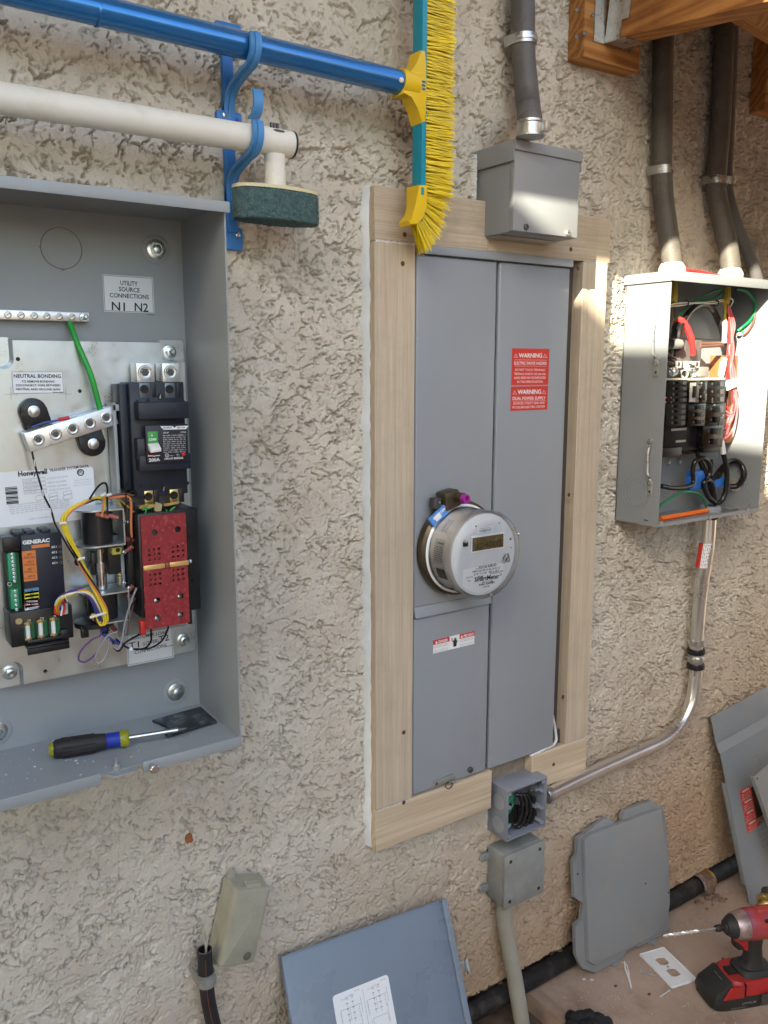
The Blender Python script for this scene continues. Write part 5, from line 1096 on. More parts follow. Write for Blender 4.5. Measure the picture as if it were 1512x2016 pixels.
# (the label follows the horizontal of the door, so it is drawn square in the world)
A, B, D = P(853, 1259, dy), P(934, 1243.5, dy), P(853, 1285, dy); xa, xb = A.x, B.x; za, zb = (A.z+B.z)/2, (D.z+P(934, 1269.5, dy).z)/2; wd_ = xb-xa
mb = MB(); mb.box(xa, xa+wd_*.385, dy-.0004, dy-.0001, za-.0092, za); mb.box(xa+wd_*.63, xb, dy-.0004, dy-.0001, za-.0092, za); build(mb, 'red_header', M['red_label'], dl)
def wt(mb, st, x0, x1, z, h, bold=0): put_text(mb, st, V(x0, dy-.0004, z), V(x1, dy-.0004, z), EZ, h, -EY, bold)
mb = MB(); wt(mb, 'DANGER', xa+wd_*.12, xa+wd_*.34, za-.0075, .0052, .02); wt(mb, 'PELIGRO', xa+wd_*.73, xa+wd_*.98, za-.0075, .0052, .02)
for xx in (xa+wd_*.07, xa+wd_*.68): mb.face([mb.bm.verts.new(V(x_, dy-.0007, z_)) for x_, z_ in ((xx-.003, za-.0075), (xx+.003, za-.0075), (xx, za-.002))])
build(mb, 'header_lettering', M['whiteink'], dl)
mb = MB()
for k in range(5):
    z_ = za-.0125-.0030*k
    if k == 2: continue
    dashes(mb, V(xa+.002, dy, z_), V(xa+wd_*.36, dy, z_), EZ, .0017, -EY, seed=90+k); dashes(mb, V(xa+wd_*.64, dy, z_), V(xb-.002, dy, z_), EZ, .0017, -EY, seed=99+k)
build(mb, 'small_print', M['greyink'], dl)
hx, hz_ = xa+wd_*.525, za-.012; hm = MB(WALLF(V(hx, dy-.0001, hz_)))
hm.prism([(-.004, -.010), (.0025, -.010), (.004, -.003), (.0055, .001), (.0045, .002), (.003, .0), (.003, .006), (.0018, .0062), (.0013, .001), (.0008, .0075), (-.0006, .0075), (-.0008, .001), (-.0015, .0068), (-.0028, .0065), (-.0026, .0), (-.0042, .004), (-.0052, .0032), (-.0045, -.003)], 0, .0003)
hm.prism([(-.0085, .008), (-.006, .0062), (-.0075, .004), (-.0055, .001), (-.0062, -.0005), (-.009, .004), (-.0075, .0058), (-.0095, .0072)], 0, .0003)
build(hm, 'hand_symbol', M['ink'], dl)

# ------------------------------------------------------------------ round smart meter
MX, MZ, MYB, MYF, MR = .957, 1.036, -.024, -.1175, .0778
em = thing('electric_meter', 'round glass covered electric smart meter on the grey panel', 'electric meter', (MX, MYB, MZ))
O = V(MX, 0, MZ)
build(MB().lathe([(.0225, .079), (.026, .0865), (.033, .0885), (.041, .087), (.044, .0835), (.046, .0815)], O, -EY, 64, caps=False), 'sealing_ring', M['bronze'], em)
build(MB().lathe([(.040, .0815), (.0455, .082), (.048, .079), (.05, .0775)], O, -EY, 64, caps=False), 'base_flange', M['metercase'], em)
cs = build(MB().lathe([(.045, .0752), (.088, .0746), (.1045, .0738)], O, -EY, 64, caps=False), 'inner_case', M['metercase'], em)
cv = build(MB().lathe([(.048, .0785), (.055, .0772), (.104, .0770), (.107, .0788), (.111, .0788), (.1165, .0765), (.1185, .071), (.1190, .066), (.1190, .0001)], O, -EY, 72, caps=False), 'clear_cover', M['clear'], em, ang=60)
yf = -.1065
fc = build(MB().lathe([(-yf-.006, .0738), (-yf, .073), (-yf, .0001)], O, -EY, 64, caps=False), 'face_plate', M['meterface'], em)
a, b = P(925, 1051, yf-.0012), P(991, 1087, yf-.0012)
zt_, zb_ = (P(929, 1058, yf).z+P(990, 1051, yf).z)/2+.003, (P(929, 1085, yf).z+P(990, 1076, yf).z)/2-.003; xa, xb = P(927, 1070, yf).x-.001, P(991, 1066, yf).x
bz = build(MB().box(xa, xb, yf-.0025, yf+.001, zb_, zt_, bev=.0008), 'display_bezel', M['paper'], em)
lc = build(MB().box(xa+.0025, xb-.0025, yf-.0028, yf-.0024, zb_+.003, zt_-.003), 'display', M['lcd'], bz)
mb = MB(); put_text(mb, '124002', V(xa+.012, yf-.0029, zb_+.0058), V(xb-.006, yf-.0029, zb_+.0058), EZ, .0115, -EY, .01); build(mb, 'digits', M['lcdink'], bz)
# lower label: circle segment
def face_xy(px, py): p = P(px, py, yf); return (p.x-MX, p.z-MZ)
r1 = .0685; zc_ = (face_xy(925, 1120)[1]+face_xy(998, 1105)[1])/2; xw = min(.047, math.sqrt(r1**2-zc_**2))
seg = [(-xw, zc_)]+[(r1*math.cos(R(t))*1.0, r1*math.sin(R(t))) for t in range(180+int(math.degrees(math.acos(min(1, xw/r1)))), 361-int(math.degrees(math.acos(min(1, xw/r1)))), 6)]+[(xw, zc_)]
lw = build(MB(WALLF(V(MX, yf-.0002, MZ))).prism(seg, 0, .0004), 'nameplate', M['paper'], em)
yn = yf-.0007
mb = MB()
for st, a, b, h, bo in (('TYPE', (936, 1121.5), (942, 1120.5), 2.4, 0), ('FOCUS AXR-SD', (943, 1120.5), (977, 1114), 5.6, .015), ('FORM 2S  CL200  240V  3W  60Hz  TA=30  Kh 7.2', (930, 1127.5), (984, 1119), 3.6, .01), ('1010561239', (965, 1131), (990, 1126), 4.2, .0), ('PG&E', (940, 1139), (951, 1137.5), 4.4, .035), ('SmartMeter', (934, 1145.5), (983, 1137.5), 9, .025), ('AMI NO. P21S', (917, 1139), (931, 1137), 2.8, 0), ('ES', (921, 1145.5), (926, 1144.5), 3, 0), ('240 611 688', (948, 1148.5), (970, 1145), 3, .01), ('Landis+Gyr', (951, 1156.5), (964, 1154.5), 3, .01)): wtext(mb, st, a, b, yn, h, bo)
c = P(986, 1131, yn); mb.torus(c-EY*.0002, EY, .0016, .0004, 12, 4)
for (pa, pb, hh) in (((933, 1133), (982, 1125), 3.4), ((943, 1153.5), (974, 1148), 3.4)):
    A, B = P(*pa, yn), P(*pb, yn); n_ = 44; rn = random.Random(int(pa[0]))
    for i in range(n_):
        if rn.random() < .55: x = A.x+(B.x-A.x)*i/n_; mb.face([mb.bm.verts.new(V(x_, yn-.0003, A.z+z_)) for x_, z_ in ((x, 0), (x+.0006, 0), (x+.0006, .0032), (x, .0032))])
build(mb, 'lettering', M['ink'], lw)
lt = build(MB(WALLF(V((face_xy(955, 1045)[0])+MX+.0005, yf-.0002, face_xy(955, 1043)[1]+MZ))).prism(rrect(.036, .012, .001), 0, .0003), 'barcode_label', M['paper'], em)
mb = MB(); c = lt.location+WP[em.name]; rn = random.Random(8)
for i in range(40):
    if rn.random() < .6: x = c.x-.014+.028*i/40; mb.face([mb.bm.verts.new(V(x_, yf-.0008, c.z+z_)) for x_, z_ in ((x, -.003), (x+.0005, -.003), (x+.0005, .001), (x, .001))])
dashes(mb, V(c.x-.013, yf-.0005, c.z+.0025), V(c.x+.013, yf-.0005, c.z+.0025), EZ, .0016, -EY, seed=3); dashes(mb, V(c.x-.012, yf-.0005, c.z-.0052), V(c.x+.01, yf-.0005, c.z-.0052), EZ, .0014, -EY, seed=4)
build(mb, 'small_print', M['greyink'], lt)
for px, py, r_ in ((937, 1036, .0016), (983, 1030, .0012), (1005, 1061, .0022), (1006, 1078, .0012)): build(MB().lathe([(0, r_), (.0008, r_*.9), (.0008, .0001)], P(px, py, yf), -EY, 12, caps=False), 'face_screw', M['dark_steel'], em)
c = P(997, 1099, yf-.003); tr_ = [(c.x+.0105*math.cos(R(t)), c.z+.0105*math.sin(R(t))) for t in (90, 210, 330)]
tr2 = []
for i in range(3):
    p, q = V(tr_[i][0], 0, tr_[i][1]), V(tr_[(i+1) % 3][0], 0, tr_[(i+1) % 3][1])
    for k in (.18, .5, .82): tr2.append(p.lerp(q, k)+V(0, -.1115, 0))
build(MB().tube(tr2, .0018, n=8, closed=True), 'optical_port_ring', M['zinc'], em)
build(MB().lathe([(0, .0045), (.003, .004), (.003, .0001)], V(c.x-.0015, yf, c.z-.001), -EY, 14, caps=False), 'optical_port', M['dark_steel'], em)
c = P(915, 1071, yf+.001); build(MB().box(c.x-.005, c.x+.004, yf-.004, yf+.004, c.z-.004, c.z+.004, bev=.001), 'latch_block', M['black'], em)
for px, py in ((917, 1066), (1020, 1051), (966, 1171)): p = P(px, py, -.112); build(MB().ball(p, .0032), 'cover_rivet', M['steel'], em)
# printing on the flank of the case (left side, angle measured from +x)
def flank(name, parts_, r, mt_):
    mb = MB()
    for st, ya, yb, an0, h in parts_:
        co, fs = glyphs(st, .012); x0 = min(c[0] for c in co); x1 = max(c[0] for c in co); vs = []
        for c in co:
            y_ = ya+(yb-ya)*(c[0]-x0)/(x1-x0); an = R(an0)-c[1]*h/r; vs.append(mb.bm.verts.new((MX+r*math.cos(an), y_, MZ+r*math.sin(an))))
        for f in fs: mb.face([vs[i] for i in f])
    return build(mb, name, mt_, em, recalc=False)
fl = MB(); rq_ = .0756
for (y0, y1, a0, a1) in ((-.060, -.086, 157, 190),):
    n = 8; A = [(y0, R(a0+(a1-a0)*i/n)) for i in range(n+1)]
    for w_, rr in ((0, rq_),):
        vs0 = [fl.vt((MX+rr*math.cos(t), y0, MZ+rr*math.sin(t))) for _, t in A]; vs1 = [fl.vt((MX+rr*math.cos(t), y1, MZ+rr*math.sin(t))) for _, t in A]
        for i in range(n): fl.face([vs0[i], vs0[i+1], vs1[i+1], vs1[i]])
build(fl, 'flank_warning_label', M['silverpaper'], em)
flank('flank_lettering', [('WARNING', -.066, -.085, 161, -.0045)], .0759, M['ink'])
fl = MB()
for k in range(7): 
    an = R(167+k*3.0)
    for j in range(9):
        if (k*7+j*5) % 4: y_ = -.063-.0024*j; fl.face([fl.vt((MX+.0759*math.cos(t), yy, MZ+.0759*math.sin(t))) for t, yy in ((an, y_), (an, y_-.002), (an+.02, y_-.002), (an+.02, y_))])
for k in range(8):
    an = R(127+k*2.6)
    for j in range(8):
        if (k*5+j*3) % 5: y_ = -.062-.0022*j; fl.face([fl.vt((MX+.0759*math.cos(t), yy, MZ+.0759*math.sin(t))) for t, yy in ((an, y_), (an, y_-.0019), (an+.014, y_-.0019), (an+.014, y_))])
build(fl, 'flank_small_print', M['greyink'], em)
fl = MB()
for (y0, y1, a0, a1) in ((-.063, -.087, 197, 213),):
    n = 5; vs0 = [fl.vt((MX+.0757*math.cos(R(a0+(a1-a0)*i/n)), y0, MZ+.0757*math.sin(R(a0+(a1-a0)*i/n)))) for i in range(n+1)]; vs1 = [fl.vt((MX+.0757*math.cos(R(a0+(a1-a0)*i/n)), y1, MZ+.0757*math.sin(R(a0+(a1-a0)*i/n)))) for i in range(n+1)]
    for i in range(n): fl.face([vs0[i], vs0[i+1], vs1[i+1], vs1[i]])
build(fl, 'flank_window', M['dark_steel'], em)
# lock block on top of the ring, purple barrel, blue tag seal
q = P(893, 975, -.046); zt_ = MZ+.086
lk = build(MB().hexa([V(MX-.046, -.058, MZ+.072), V(MX-.010, -.058, MZ+.082), V(MX-.010, -.028, MZ+.083), V(MX-.046, -.028, MZ+.072)], [V(MX-.050, -.060, MZ+.106), V(MX-.018, -.060, MZ+.112), V(MX-.018, -.030, MZ+.112), V(MX-.050, -.030, MZ+.106)], bev=.004), 'ring_lock', M['bronze'], em)
q = V(MX-.022, -.062, MZ+.097); build(MB().cyl(q+V(0, .006, 0), q+V(.001, -.012, 0), .0098, n=22), 'lock_barrel', M['bronze'], lk)
build(MB().lathe([(0, .0082), (.010, .0080), (.010, .0056), (.002, .0052), (.002, .0001)], q+V(.001, -.0115, 0), -EY, 22, caps=False), 'barrel_plug', M['magenta'], lk)
build(MB().box(MX-.066, MX-.05, -.05, -.034, MZ+.078, MZ+.098, bev=.002), 'lock_lug', M['dark_steel'], lk)
tA, tB = P(876, 1003, -.052), P(850, 1028, -.052); d = (tB-tA).normalized(); s = V(-d.z, 0, d.x); o_ = (tA+tB)/2
tg = build(MB(frame_M(o_, d, s, -EY)).box(-.021, .021, -.009, .009, -.004, .004, bev=.002), 'seal_tag', M['tagblue'], em)
build(MB(frame_M(o_, d, s, -EY)).box(-.003, .011, -.007, .004, .0041, .0046), 'tag_label', M['paper'], tg)
mb = MB(); put_text(mb, '4818403', o_-d*.017-s*.007+V(0, -.0042, 0), o_+d*.014-s*.007+V(0, -.0042, 0), s, .0055, -EY, .03); build(mb, 'tag_print', M['whiteink'], tg)
wire('seal_wire', [o_-d*.02+s*.004, P(866, 990, -.05), P(872, 978, -.046)], .0007, M['steel'], em); wire('seal_wire', [o_-d*.02-s*.004, P(882, 996, -.056), P(884, 983, -.05)], .0007, M['steel'], em)
q = P(881, 1170, -.036); build(MB().ball(q, .003), 'ring_rivet', M['steel'], em)

# ------------------------------------------------------------------ upper junction box with hinged hood, and its conduit
jb = thing('junction_box', 'grey metal junction box on the top trim board under a grey conduit', 'junction box', (1.09, 0, 1.585))
JX0, JX1, JY, JZ0, JZ1 = 1.013, 1.169, -.1, 1.586, 1.732
mb = MB(); mb.box(JX0+.002, JX1-.002, -.088, .004, JZ0, JZ1-.003, bev=.001); build(mb, 'box_body', M['box'], jb)
mb = MB(); mb.box(JX0+.0005, JX1-.0005, JY, -.0885, JZ0+.001, JZ1-.012, bev=.0015); cvj = build(mb, 'front_cover', M['box'], jb)
mb = MB(); mb.box(JX0-.002, JX1+.002, JY-.003, .003, JZ1-.003, JZ1, bev=.0008); mb.box(JX0-.002, JX1+.002, JY-.0035, JY-.0015, JZ1-.0165, JZ1-.0005, bev=.0006); mb.box(JX0-.0025, JX0-.0005, JY-.001, .003, JZ1-.033, JZ1-.001, bev=.0006); mb.box(JX1+.0005, JX1+.0025, JY-.001, .003, JZ1-.033, JZ1-.001, bev=.0006)
build(mb, 'hood', M['box'], jb)
for px, py in ((1035, 447), (1117, 459)):
    c = P(px, py, JY); s_ = build(MB().lathe([(0, .0052), (.003, .005), (.004, .0035), (.004, .0001)], c, -EY, 16, caps=False), 'cover_screw', M['galv'] if px > 1100 else M['dark_steel'], cvj)
    build(MB().box(c.x-.0035, c.x+.0035, JY-.0043, JY-.0038, c.z-.0006, c.z+.0006), 'screw_slot', M['black'], s_)
for k in range(4):
    c = V(1.045+k*.033, -.045, JZ0-.0002); build(MB().torus(c, EZ, .0125 if k < 3 else .009, .0012, 24, 5), 'knockout', M['dark_steel'], jb)
mb = MB(); mb.box(JX0+.006, JX1-.012, -.06, -.022, JZ0-.0035, JZ0-.0002, bev=.001); build(mb, 'gasket_lip', M['beigepipe'], jb)
caulk('caulk_bead', V(JX0-.0035, 0, 1.646), V(JX0-.0035, 0, JZ1-.006), .005, 12, jb, h=.008)
cdu = thing('conduit', 'grey flexible conduit entering the top of the junction box', 'conduit', P(1035, 150, -.03))
cjb = PZ(1043, 271, JZ1)
pp = [P(1029, -60, -.034), P(1029, 0, -.034), P(1030, 70, -.034), P(1031, 120, -.036), P(1036, 170, -.042), P(1041, 215, -.047), V(cjb.x, cjb.y, cjb.z+.022)]
rc_ = .0208
def flexible(pts, r, mt_, par, pitch=.0038, name='conduit_tube', rib=.0004):
    sp = smooth(pts, 10); L = [0]
    for p, q in zip(sp, sp[1:]): L.append(L[-1]+(q-p).length)
    n = int(L[-1]/pitch*4); out = []; rr = []; j = 0
    for i in range(n+1):
        s_ = L[-1]*i/n
        while j < len(L)-2 and L[j+1] < s_: j += 1
        t = (s_-L[j])/max(1e-9, L[j+1]-L[j]); out.append(sp[j].lerp(sp[j+1], t)); rr.append(r+rib*(1 if i % 4 in (0, 1) else -1))
    return build(MB().tube(out, rr, n=22), name, mt_, par, ang=180)
flexible(pp, rc_, M['darkgrey_pvc'], cdu, rib=.00012)
def strap(c, ax, r, par, name='strap', w=.016, side=-1, ext=.022, mt_='galv'):
    ax = ax.normalized(); u = ax.cross(-EY).normalized()*side; o = -EY
    # half ring over the tube plus a foot on one side
    pts = []
    foot = u*(r+ext)+V(0, -c.y-.002, 0)
    pts += [c+foot, c+u*(r+.006)+V(0, -c.y-.002, 0), c+u*(r+.0012)+V(0, -c.y*.5, 0)]
    for t in range(0, 181, 18): pts.append(c+u*(r+.0012)*math.cos(R(t))+o*(r+.0012)*math.sin(R(t)))
    pts.append(c-u*(r+.0012)+V(0, -c.y*.7, 0))
    s_ = build(MB().band(pts, ax, w, .0018), name, M[mt_], par)
    rib = [c+u*(r+.0026)*math.cos(R(t))+o*(r+.0026)*math.sin(R(t)) for t in range(20, 161, 14)]
    build(MB().band(rib, ax, w*.3, .0022), 'strap_rib', M[mt_], s_)
    f = c+u*(r+ext*.65)+V(0, -c.y-.0035, 0); build(MB().lathe([(0, .0042), (.0015, .0036), (.002, .0001)], f, -EY, 14, caps=False), 'strap_screw', M['steel'], s_)
    return s_
strap(P(1030.5, 80, -.034), P(1030, 60, -.034)-P(1031, 100, -.035), rc_+.0006, cdu, side=1, ext=.014)
c = cjb
cn = build(MB().lathe([(0, .0235), (.003, .0235), (.004, .0212), (.020, .0210), (.0215, .0225), (.025, .0222), (.025, .019)], V(c.x, c.y, JZ1+.0005), EZ, 26), 'connector', M['galv'], cdu)
build(MB().box(c.x+.006, c.x+.017, c.y-.030, c.y-.016, JZ1+.006, JZ1+.022, bev=.001), 'connector_saddle', M['galv'], cn)

# ------------------------------------------------------------------ overhead timber
ZL = 1.919
ld_ = thing('ledger_block', 'orange-brown wood block bolted to the wall carrying the joist hanger', 'wood block', (1.3, 0, ZL))
build(MB().box(1.232, 1.387, -.038, .003, ZL, 2.16, bev=.002, seg=1), 'block', M['rafterend'], ld_)
l2 = thing('ledger_board', 'second wood block on the wall at the upper right edge', 'wood block', (1.95, 0, ZL))
build(MB().box(1.808, 2.12, -.038, .003, ZL, 2.10, bev=.002, seg=1), 'block', M['rafterend'], l2)
jt = thing('joist', 'orange-brown wood joist sloping out of the metal hanger across the top right', 'joist', (1.3, -.05, 1.95))
# rafter falls 6.6 degrees away from the wall
rt = R(6.6); jd = V(0, -math.cos(rt), -math.sin(rt)); ju = V(0, -math.sin(rt), math.cos(rt))
A_ = PX(1191, 82, P(1191, 82, -.04).x)
xj = P(1193, 82, -.042).x; zj0 = P(1193, 82, -.042).z
xj1 = P(1222, 90, -.042).x+.006
Mj = frame_M(V((xj+xj1)/2, -.040, zj0), EX, ju, jd)
wj = xj1-xj
build(MB(Mj).box(-wj/2, wj/2, 0, .14, 0, 1.6, bev=.0015, seg=1), 'timber', M['rafter'], jt)
hg = thing('joist_hanger', 'galvanised joist hanger nailed to the wood block holding the joist end', 'joist hanger', (xj, -.04, zj0))
mb = MB(Mj); mb.box(-wj/2-.0016, -wj/2-.0004, -.0015, .11, .0005, .036); mb.box(wj/2+.0004, wj/2+.0016, -.0015, .11, .0005, .036); mb.box(-wj/2-.0016, wj/2+.0016, -.0022, -.0008, .0005, .05); build(mb, 'saddle', M['galv'], hg)
mb = MB(); mb.box(xj-.030, xj-.0018, -.0405, -.0387, zj0-.004, zj0+.115); mb.box(xj1+.0018, xj1+.03, -.0405, -.0387, zj0-.004, zj0+.115); build(mb, 'flange', M['galv'], hg)
mb = MB(Mj); mb.prism([(0, 0), (.001, 0), (.001, .01), (0, .01)], 0, .001); mb.box(-wj/2-.003, -wj/2-.0017, .03, .075, .034, .052); build(mb, 'side_tab', M['galv'], hg)
for px, py, yy in ((1168, 30, -.045), (1135, 73, -.041), (1151, 66, -.041), (1135, 20, -.041)): build(MB().lathe([(0, .004), (.0014, .0036), (.002, .001)], P(px, py, yy), V(-.5, -1, 0), 12), 'nail', M['dark_steel'], hg)
pk = thing('patio_cover', 'underside of a wooden patio cover above the joist, out at the upper right', 'patio cover', (2.2, -1.0, 2.2))
Mr = lambda x, z: frame_M(V(x, -.040, z), EX, ju, jd)
build(MB(Mr(2.0, zj0+.1425)).box(-.72, 2.6, 0, .018, -.035, 2.4), 'deck_sheet', M['rafter'], pk)
for x_ in (2.33, 2.95, 3.6): build(MB(Mr(x_, zj0)).box(-.02, .02, .001, .1415, 0, 2.3), 'rafter', M['rafter'], pk)
v0, v1, v2, v3 = P(1424, 34, -.13), P(1530, 100, -.13), P(1530, -40, -.30), P(1452, 8, -.30)
dbl = thing('diagonal_brace', 'wide pale wood board crossing under the patio cover at the top right corner', 'wood board', v0)
build(MB().hexa([v0, v1, v2, v3], [p+V(0, .004, .036) for p in (v0, v1, v2, v3)], bev=.002), 'board', M['rafterend'], dbl)
# ------------------------------------------------------------------ open breaker panel on the right
sp_ = thing('breaker_panel', 'open grey breaker panel full of wiring at the right, its top in sunlight', 'breaker panel', (1.6, 0, 1.034))
SX0, SX1, SY, SZ0, SZ1 = 1.421, 1.776, -.113, 1.035, 1.545
mb = MB(WALLF(V(0, -.0025, 0)))
kc = P(1448, 960, -.05)
build(mb.prism([(SX0, SZ0), (SX1, SZ0), (SX1, SZ1-.003), (SX0, SZ1-.003)], 0, .0016), 'back_sheet', M['sub'], sp_)
build(MB().box(SX0, SX0+.0016, SY, -.001, SZ0, SZ1-.003), 'left_side', M['sub'], sp_)
ko = PX(1447, 955, SX1); Mx = frame_M(V(SX1, 0, 0), -EY, EZ, EX)
rs = build(MB(Mx).prism([(.001, SZ0), (-SY, SZ0), (-SY, SZ1-.003), (.001, SZ1-.003)], 0, .0016, holes=[circ(-ko.y, ko.z, .0155, 24)]), 'right_side', M['sub'], sp_)
for r_ in (.024, .0315, .038): build(MB().torus(V(SX1-.0002, ko.y, ko.z), EX, r_, .0011, 36, 5), 'knockout_ring', M['sub'], rs)
bt = build(MB().box(SX0+.0016, SX1-.0002, SY, -.0045, SZ0, SZ0+.0016), 'bottom_sheet', M['sub'], sp_)
build(MB().box(SX0+.002, SX1-.002, SY-.0004, SY+.0012, SZ0+.0002, SZ0+.0075), 'bottom_lip', M['sub'], bt)
for px, py in ((1398, 1019), (1301, 1031), (1472, 1004)): c = P(px, py, SY-.001); build(MB(WALLF(c)).prism(rrect(.010, .010, .0035), 0, .0012), 'lip_tab', M['galv_dull'], bt)
c = P(1477, 1015, SY-.001); build(MB().torus(c, EY, .0065, .0014, 18, 5), 'padlock_tab', M['galv_dull'], bt)
hd = MB(); hd.box(SX0-.004, SX1+.004, SY-.005, .002, SZ1-.002, SZ1, bev=.0006); hd.box(SX0-.004, SX1+.004, SY-.0055, SY-.0035, SZ1-.019, SZ1-.001, bev=.0006); hd.box(SX0-.0045, SX0-.0025, SY-.003, .001, SZ1-.019, SZ1-.001, bev=.0006); hd.box(SX1+.0025, SX1+.0045, SY-.003, .001, SZ1-.019, SZ1-.001, bev=.0006)
build(hd, 'rain_hood', M['sub'], sp_)
# hinge rods on the left flank
for (pa, pb, pc, extra) in (((1292, 640), (1290, 690), (1293, 712), 0), ((1282, 880), (1279, 925), (1281, 948), 1)):
    a, b, c = [PX(*q, SX0) for q in (pa, pb, pc)]
    rod = build(MB().tube(smooth([a+V(-.001, 0, 0), a+V(-.007, 0, -.004), b+V(-.007, 0, 0), b.lerp(c, .5)+V(-.006, -.001, 0), c+V(-.001, 0, .004)], 5), .0024, n=8), 'hinge_rod', M['zinc'], sp_)
    build(MB().box(SX0-.0022, SX0-.0002, c.y-.0075, c.y+.0075, c.z-.030, c.z+.004, bev=.001), 'hinge_plate', M['galv_dull'], rod)
    build(MB().lathe([(0, .0055), (.003, .005), (.0035, .0001)], c+V(-.002, 0, -.002), -EX, 14), 'hinge_screw', M['zinc'], rod)
    build(MB().lathe([(0, .0028), (.0006, .0024), (.0006, .0001)], c+V(-.002, 0, -.021), -EX, 12), 'rivet', M['black'], rod)
    if extra: q = PX(1281, 868, SX0); build(MB().lathe([(0, .0065), (.003, .006), (.004, .0001)], q+V(-.0003, 0, 0), -EX, 16), 'hinge_screw', M['zinc'], rod)
q = PX(1251, 970, SX0)
for r_ in (.019, .027, .0345): build(MB().torus(V(SX0-.0001, q.y, q.z), EX, r_, .0009, 40, 5), 'knockout_ring', M['sub'], sp_)
q = PX(1272, 1024, SX0); build(MB().box(SX0-.0012, SX0+.0002, q.y-.005, q.y+.005, q.z-.001, q.z+.0008), 'pry_slot', M['black'], sp_)
for px, py in ((1316, 565), (1305, 588)): build(MB().lathe([(0, .003), (.0008, .0026), (.0008, .0001)], PX(px, py, SX0)+V(-.0002, 0, 0), -EX, 10), 'dimple', M['sub'], sp_)
for px, py, r_ in ((1316, 910, .010), (1337, 909, .0105)):
    c = P(px, py, -.0045); d_ = build(MB().lathe([(0, r_), (.0025, r_*.8), (.003, r_*.75), (.003, .0001)], c, -EY, 20, caps=False), 'mounting_dimple', M['sub'], sp_)
    build(MB().lathe([(.003, .004), (.0045, .0035), (.0045, .0001)], c, -EY, 12, caps=False), 'mounting_screw', M['zinc'], d_)
c = P(1314, 958, -.0045)
for r_ in (.0155, .022): build(MB().torus(c, EY, r_, .0008, 32, 5), 'knockout_ring', M['sub'], sp_)
def sbox(x0, y0, x1, y1, yf, yb, bev=.001): return bx(MB(), x0, y0, x1, y1, yf, yb, bev)
# interior carrier, back sheet, insulating cover
build(sbox(1332, 585, 1430, 668, -.012, -.0045), 'inner_shield', M['cover'], sp_)
build(sbox(1314, 750, 1424, 888, -.052, -.006, .002), 'bus_carrier', M['black'], sp_)
bc = build(MB().box(P(1418, 700, -.03).x, P(1452, 700, -.03).x, -.036, -.0045, P(1430, 872, -.03).z, P(1430, 700, -.03).z, bev=.001), 'brown_insulator', M['brown_board'], sp_)
build(MB().box(P(1424, 1, -.04).x, P(1431, 1, -.04).x, -.048, -.037, P(1425, 852, -.04).z, P(1425, 770, -.04).z, bev=.001), 'neutral_bar', M['alu'], bc)
rn = random.Random(31)
for k in range(11): c = P(1430-k*.4, 772+k*8, -.049); build(MB().lathe([(0, .0042), (.002, .004), (.0026, .002), (.0016, .0001)], c, V(-.3, -1, 0), 12, caps=False), 'terminal_screw', M['zinc'], bc)
def breaker(x0, y0, x1, y1, mt_, toggles=1, yf=-.083, label='breaker', horiz=True):
    b_ = build(sbox(x0, y0, x1, y1, yf, -.053, .0012), 'breaker', mt_, sp_)
    h = (y1-y0)/max(1, toggles)
    for k in range(toggles):
        ym = y0+h*(k+.5)
        build(sbox(x0+(x1-x0)*.52, ym-h*.26, x0+(x1-x0)*.72, ym+h*.26, yf-.005, yf-.0002, .0008), 'toggle', M['brk'], b_)
        c = P(x0+(x1-x0)*.3, ym, yf-.0002); build(MB().lathe([(0, .0032), (.0005, .003), (.0005, .0001)], c, -EY, 12, caps=False), 'terminal_screw', M['dark_steel'], b_)
        build(sbox(x0+(x1-x0)*.76, ym-h*.3, x0+(x1-x0)*.94, ym+h*.3, yf-.0005, yf-.0001, 0), 'rating_label', mat('rating_print', (.09,.09,.095), .5), b_)
    return b_
for k in range(4): breaker(1314, 748.5+11.2*k, 1354, 759.2+11.2*k, M['brk'])
breaker(1312, 794.5, 1352, 815.5, M['brk'], 2); breaker(1312, 816.5, 1351, 838, M['brk'], 2)
b1 = breaker(1356, 749.5, 1376.5, 793, M['smoke'], 1, -.086)
build(sbox(1359.5, 753.5, 1368.5, 791, -.0872, -.0862, 0), 'breaker_label', mat('faded_label', (.42,.39,.36), .5), b1)
breaker(1377, 749, 1392, 793, M['smoke'], 2, -.086); breaker(1392.5, 748.5, 1427, 793, M['smoke'], 3, -.086); breaker(1356, 795, 1388, 838, M['smoke'], 3, -.086); breaker(1389, 795, 1427, 837, M['smoke'], 2, -.086); breaker(1385, 838.5, 1422, 880, M['smoke'], 2, -.086)
dk = build(sbox(1309, 839.5, 1384, 884, -.07, -.053, .0015), 'blank_cover', M['brk'], sp_)
for (x0, y0, x1, y1) in ((1322, 844, 1352, 846.5), (1331, 867, 1350, 870), (1373, 857, 1380, 858.5)): build(sbox(x0, y0, x1, y1, -.0708, -.0702, 0), 'cover_rib', M['galv_dull'], dk)
build(sbox(1306, 883, 1342, 897, -.075, -.05, .0012), 'cover_foot', M['black'], sp_); build(sbox(1385, 882, 1418, 889, -.078, -.05, .0012), 'cover_foot', M['black'], sp_)
build(sbox(1310, 745, 1428, 748, -.078, -.05, .0006), 'carrier_edge', mat('pale_edge', (.5,.47,.38), .45), sp_)
for k in range(40):                                              # small brass and steel parts behind the smoked fronts
    px, py = rn.uniform(1378, 1425), rn.uniform(752, 835); c = P(px, py, -.0875)
    if k < 16: build(MB().box(c.x-rn.uniform(.001, .003), c.x+.0015, -.0876, -.0864, c.z-rn.uniform(.001, .005), c.z+.0015), 'breaker_detail', M['galv_dull'] if k % 3 else M['dark_steel'], sp_)
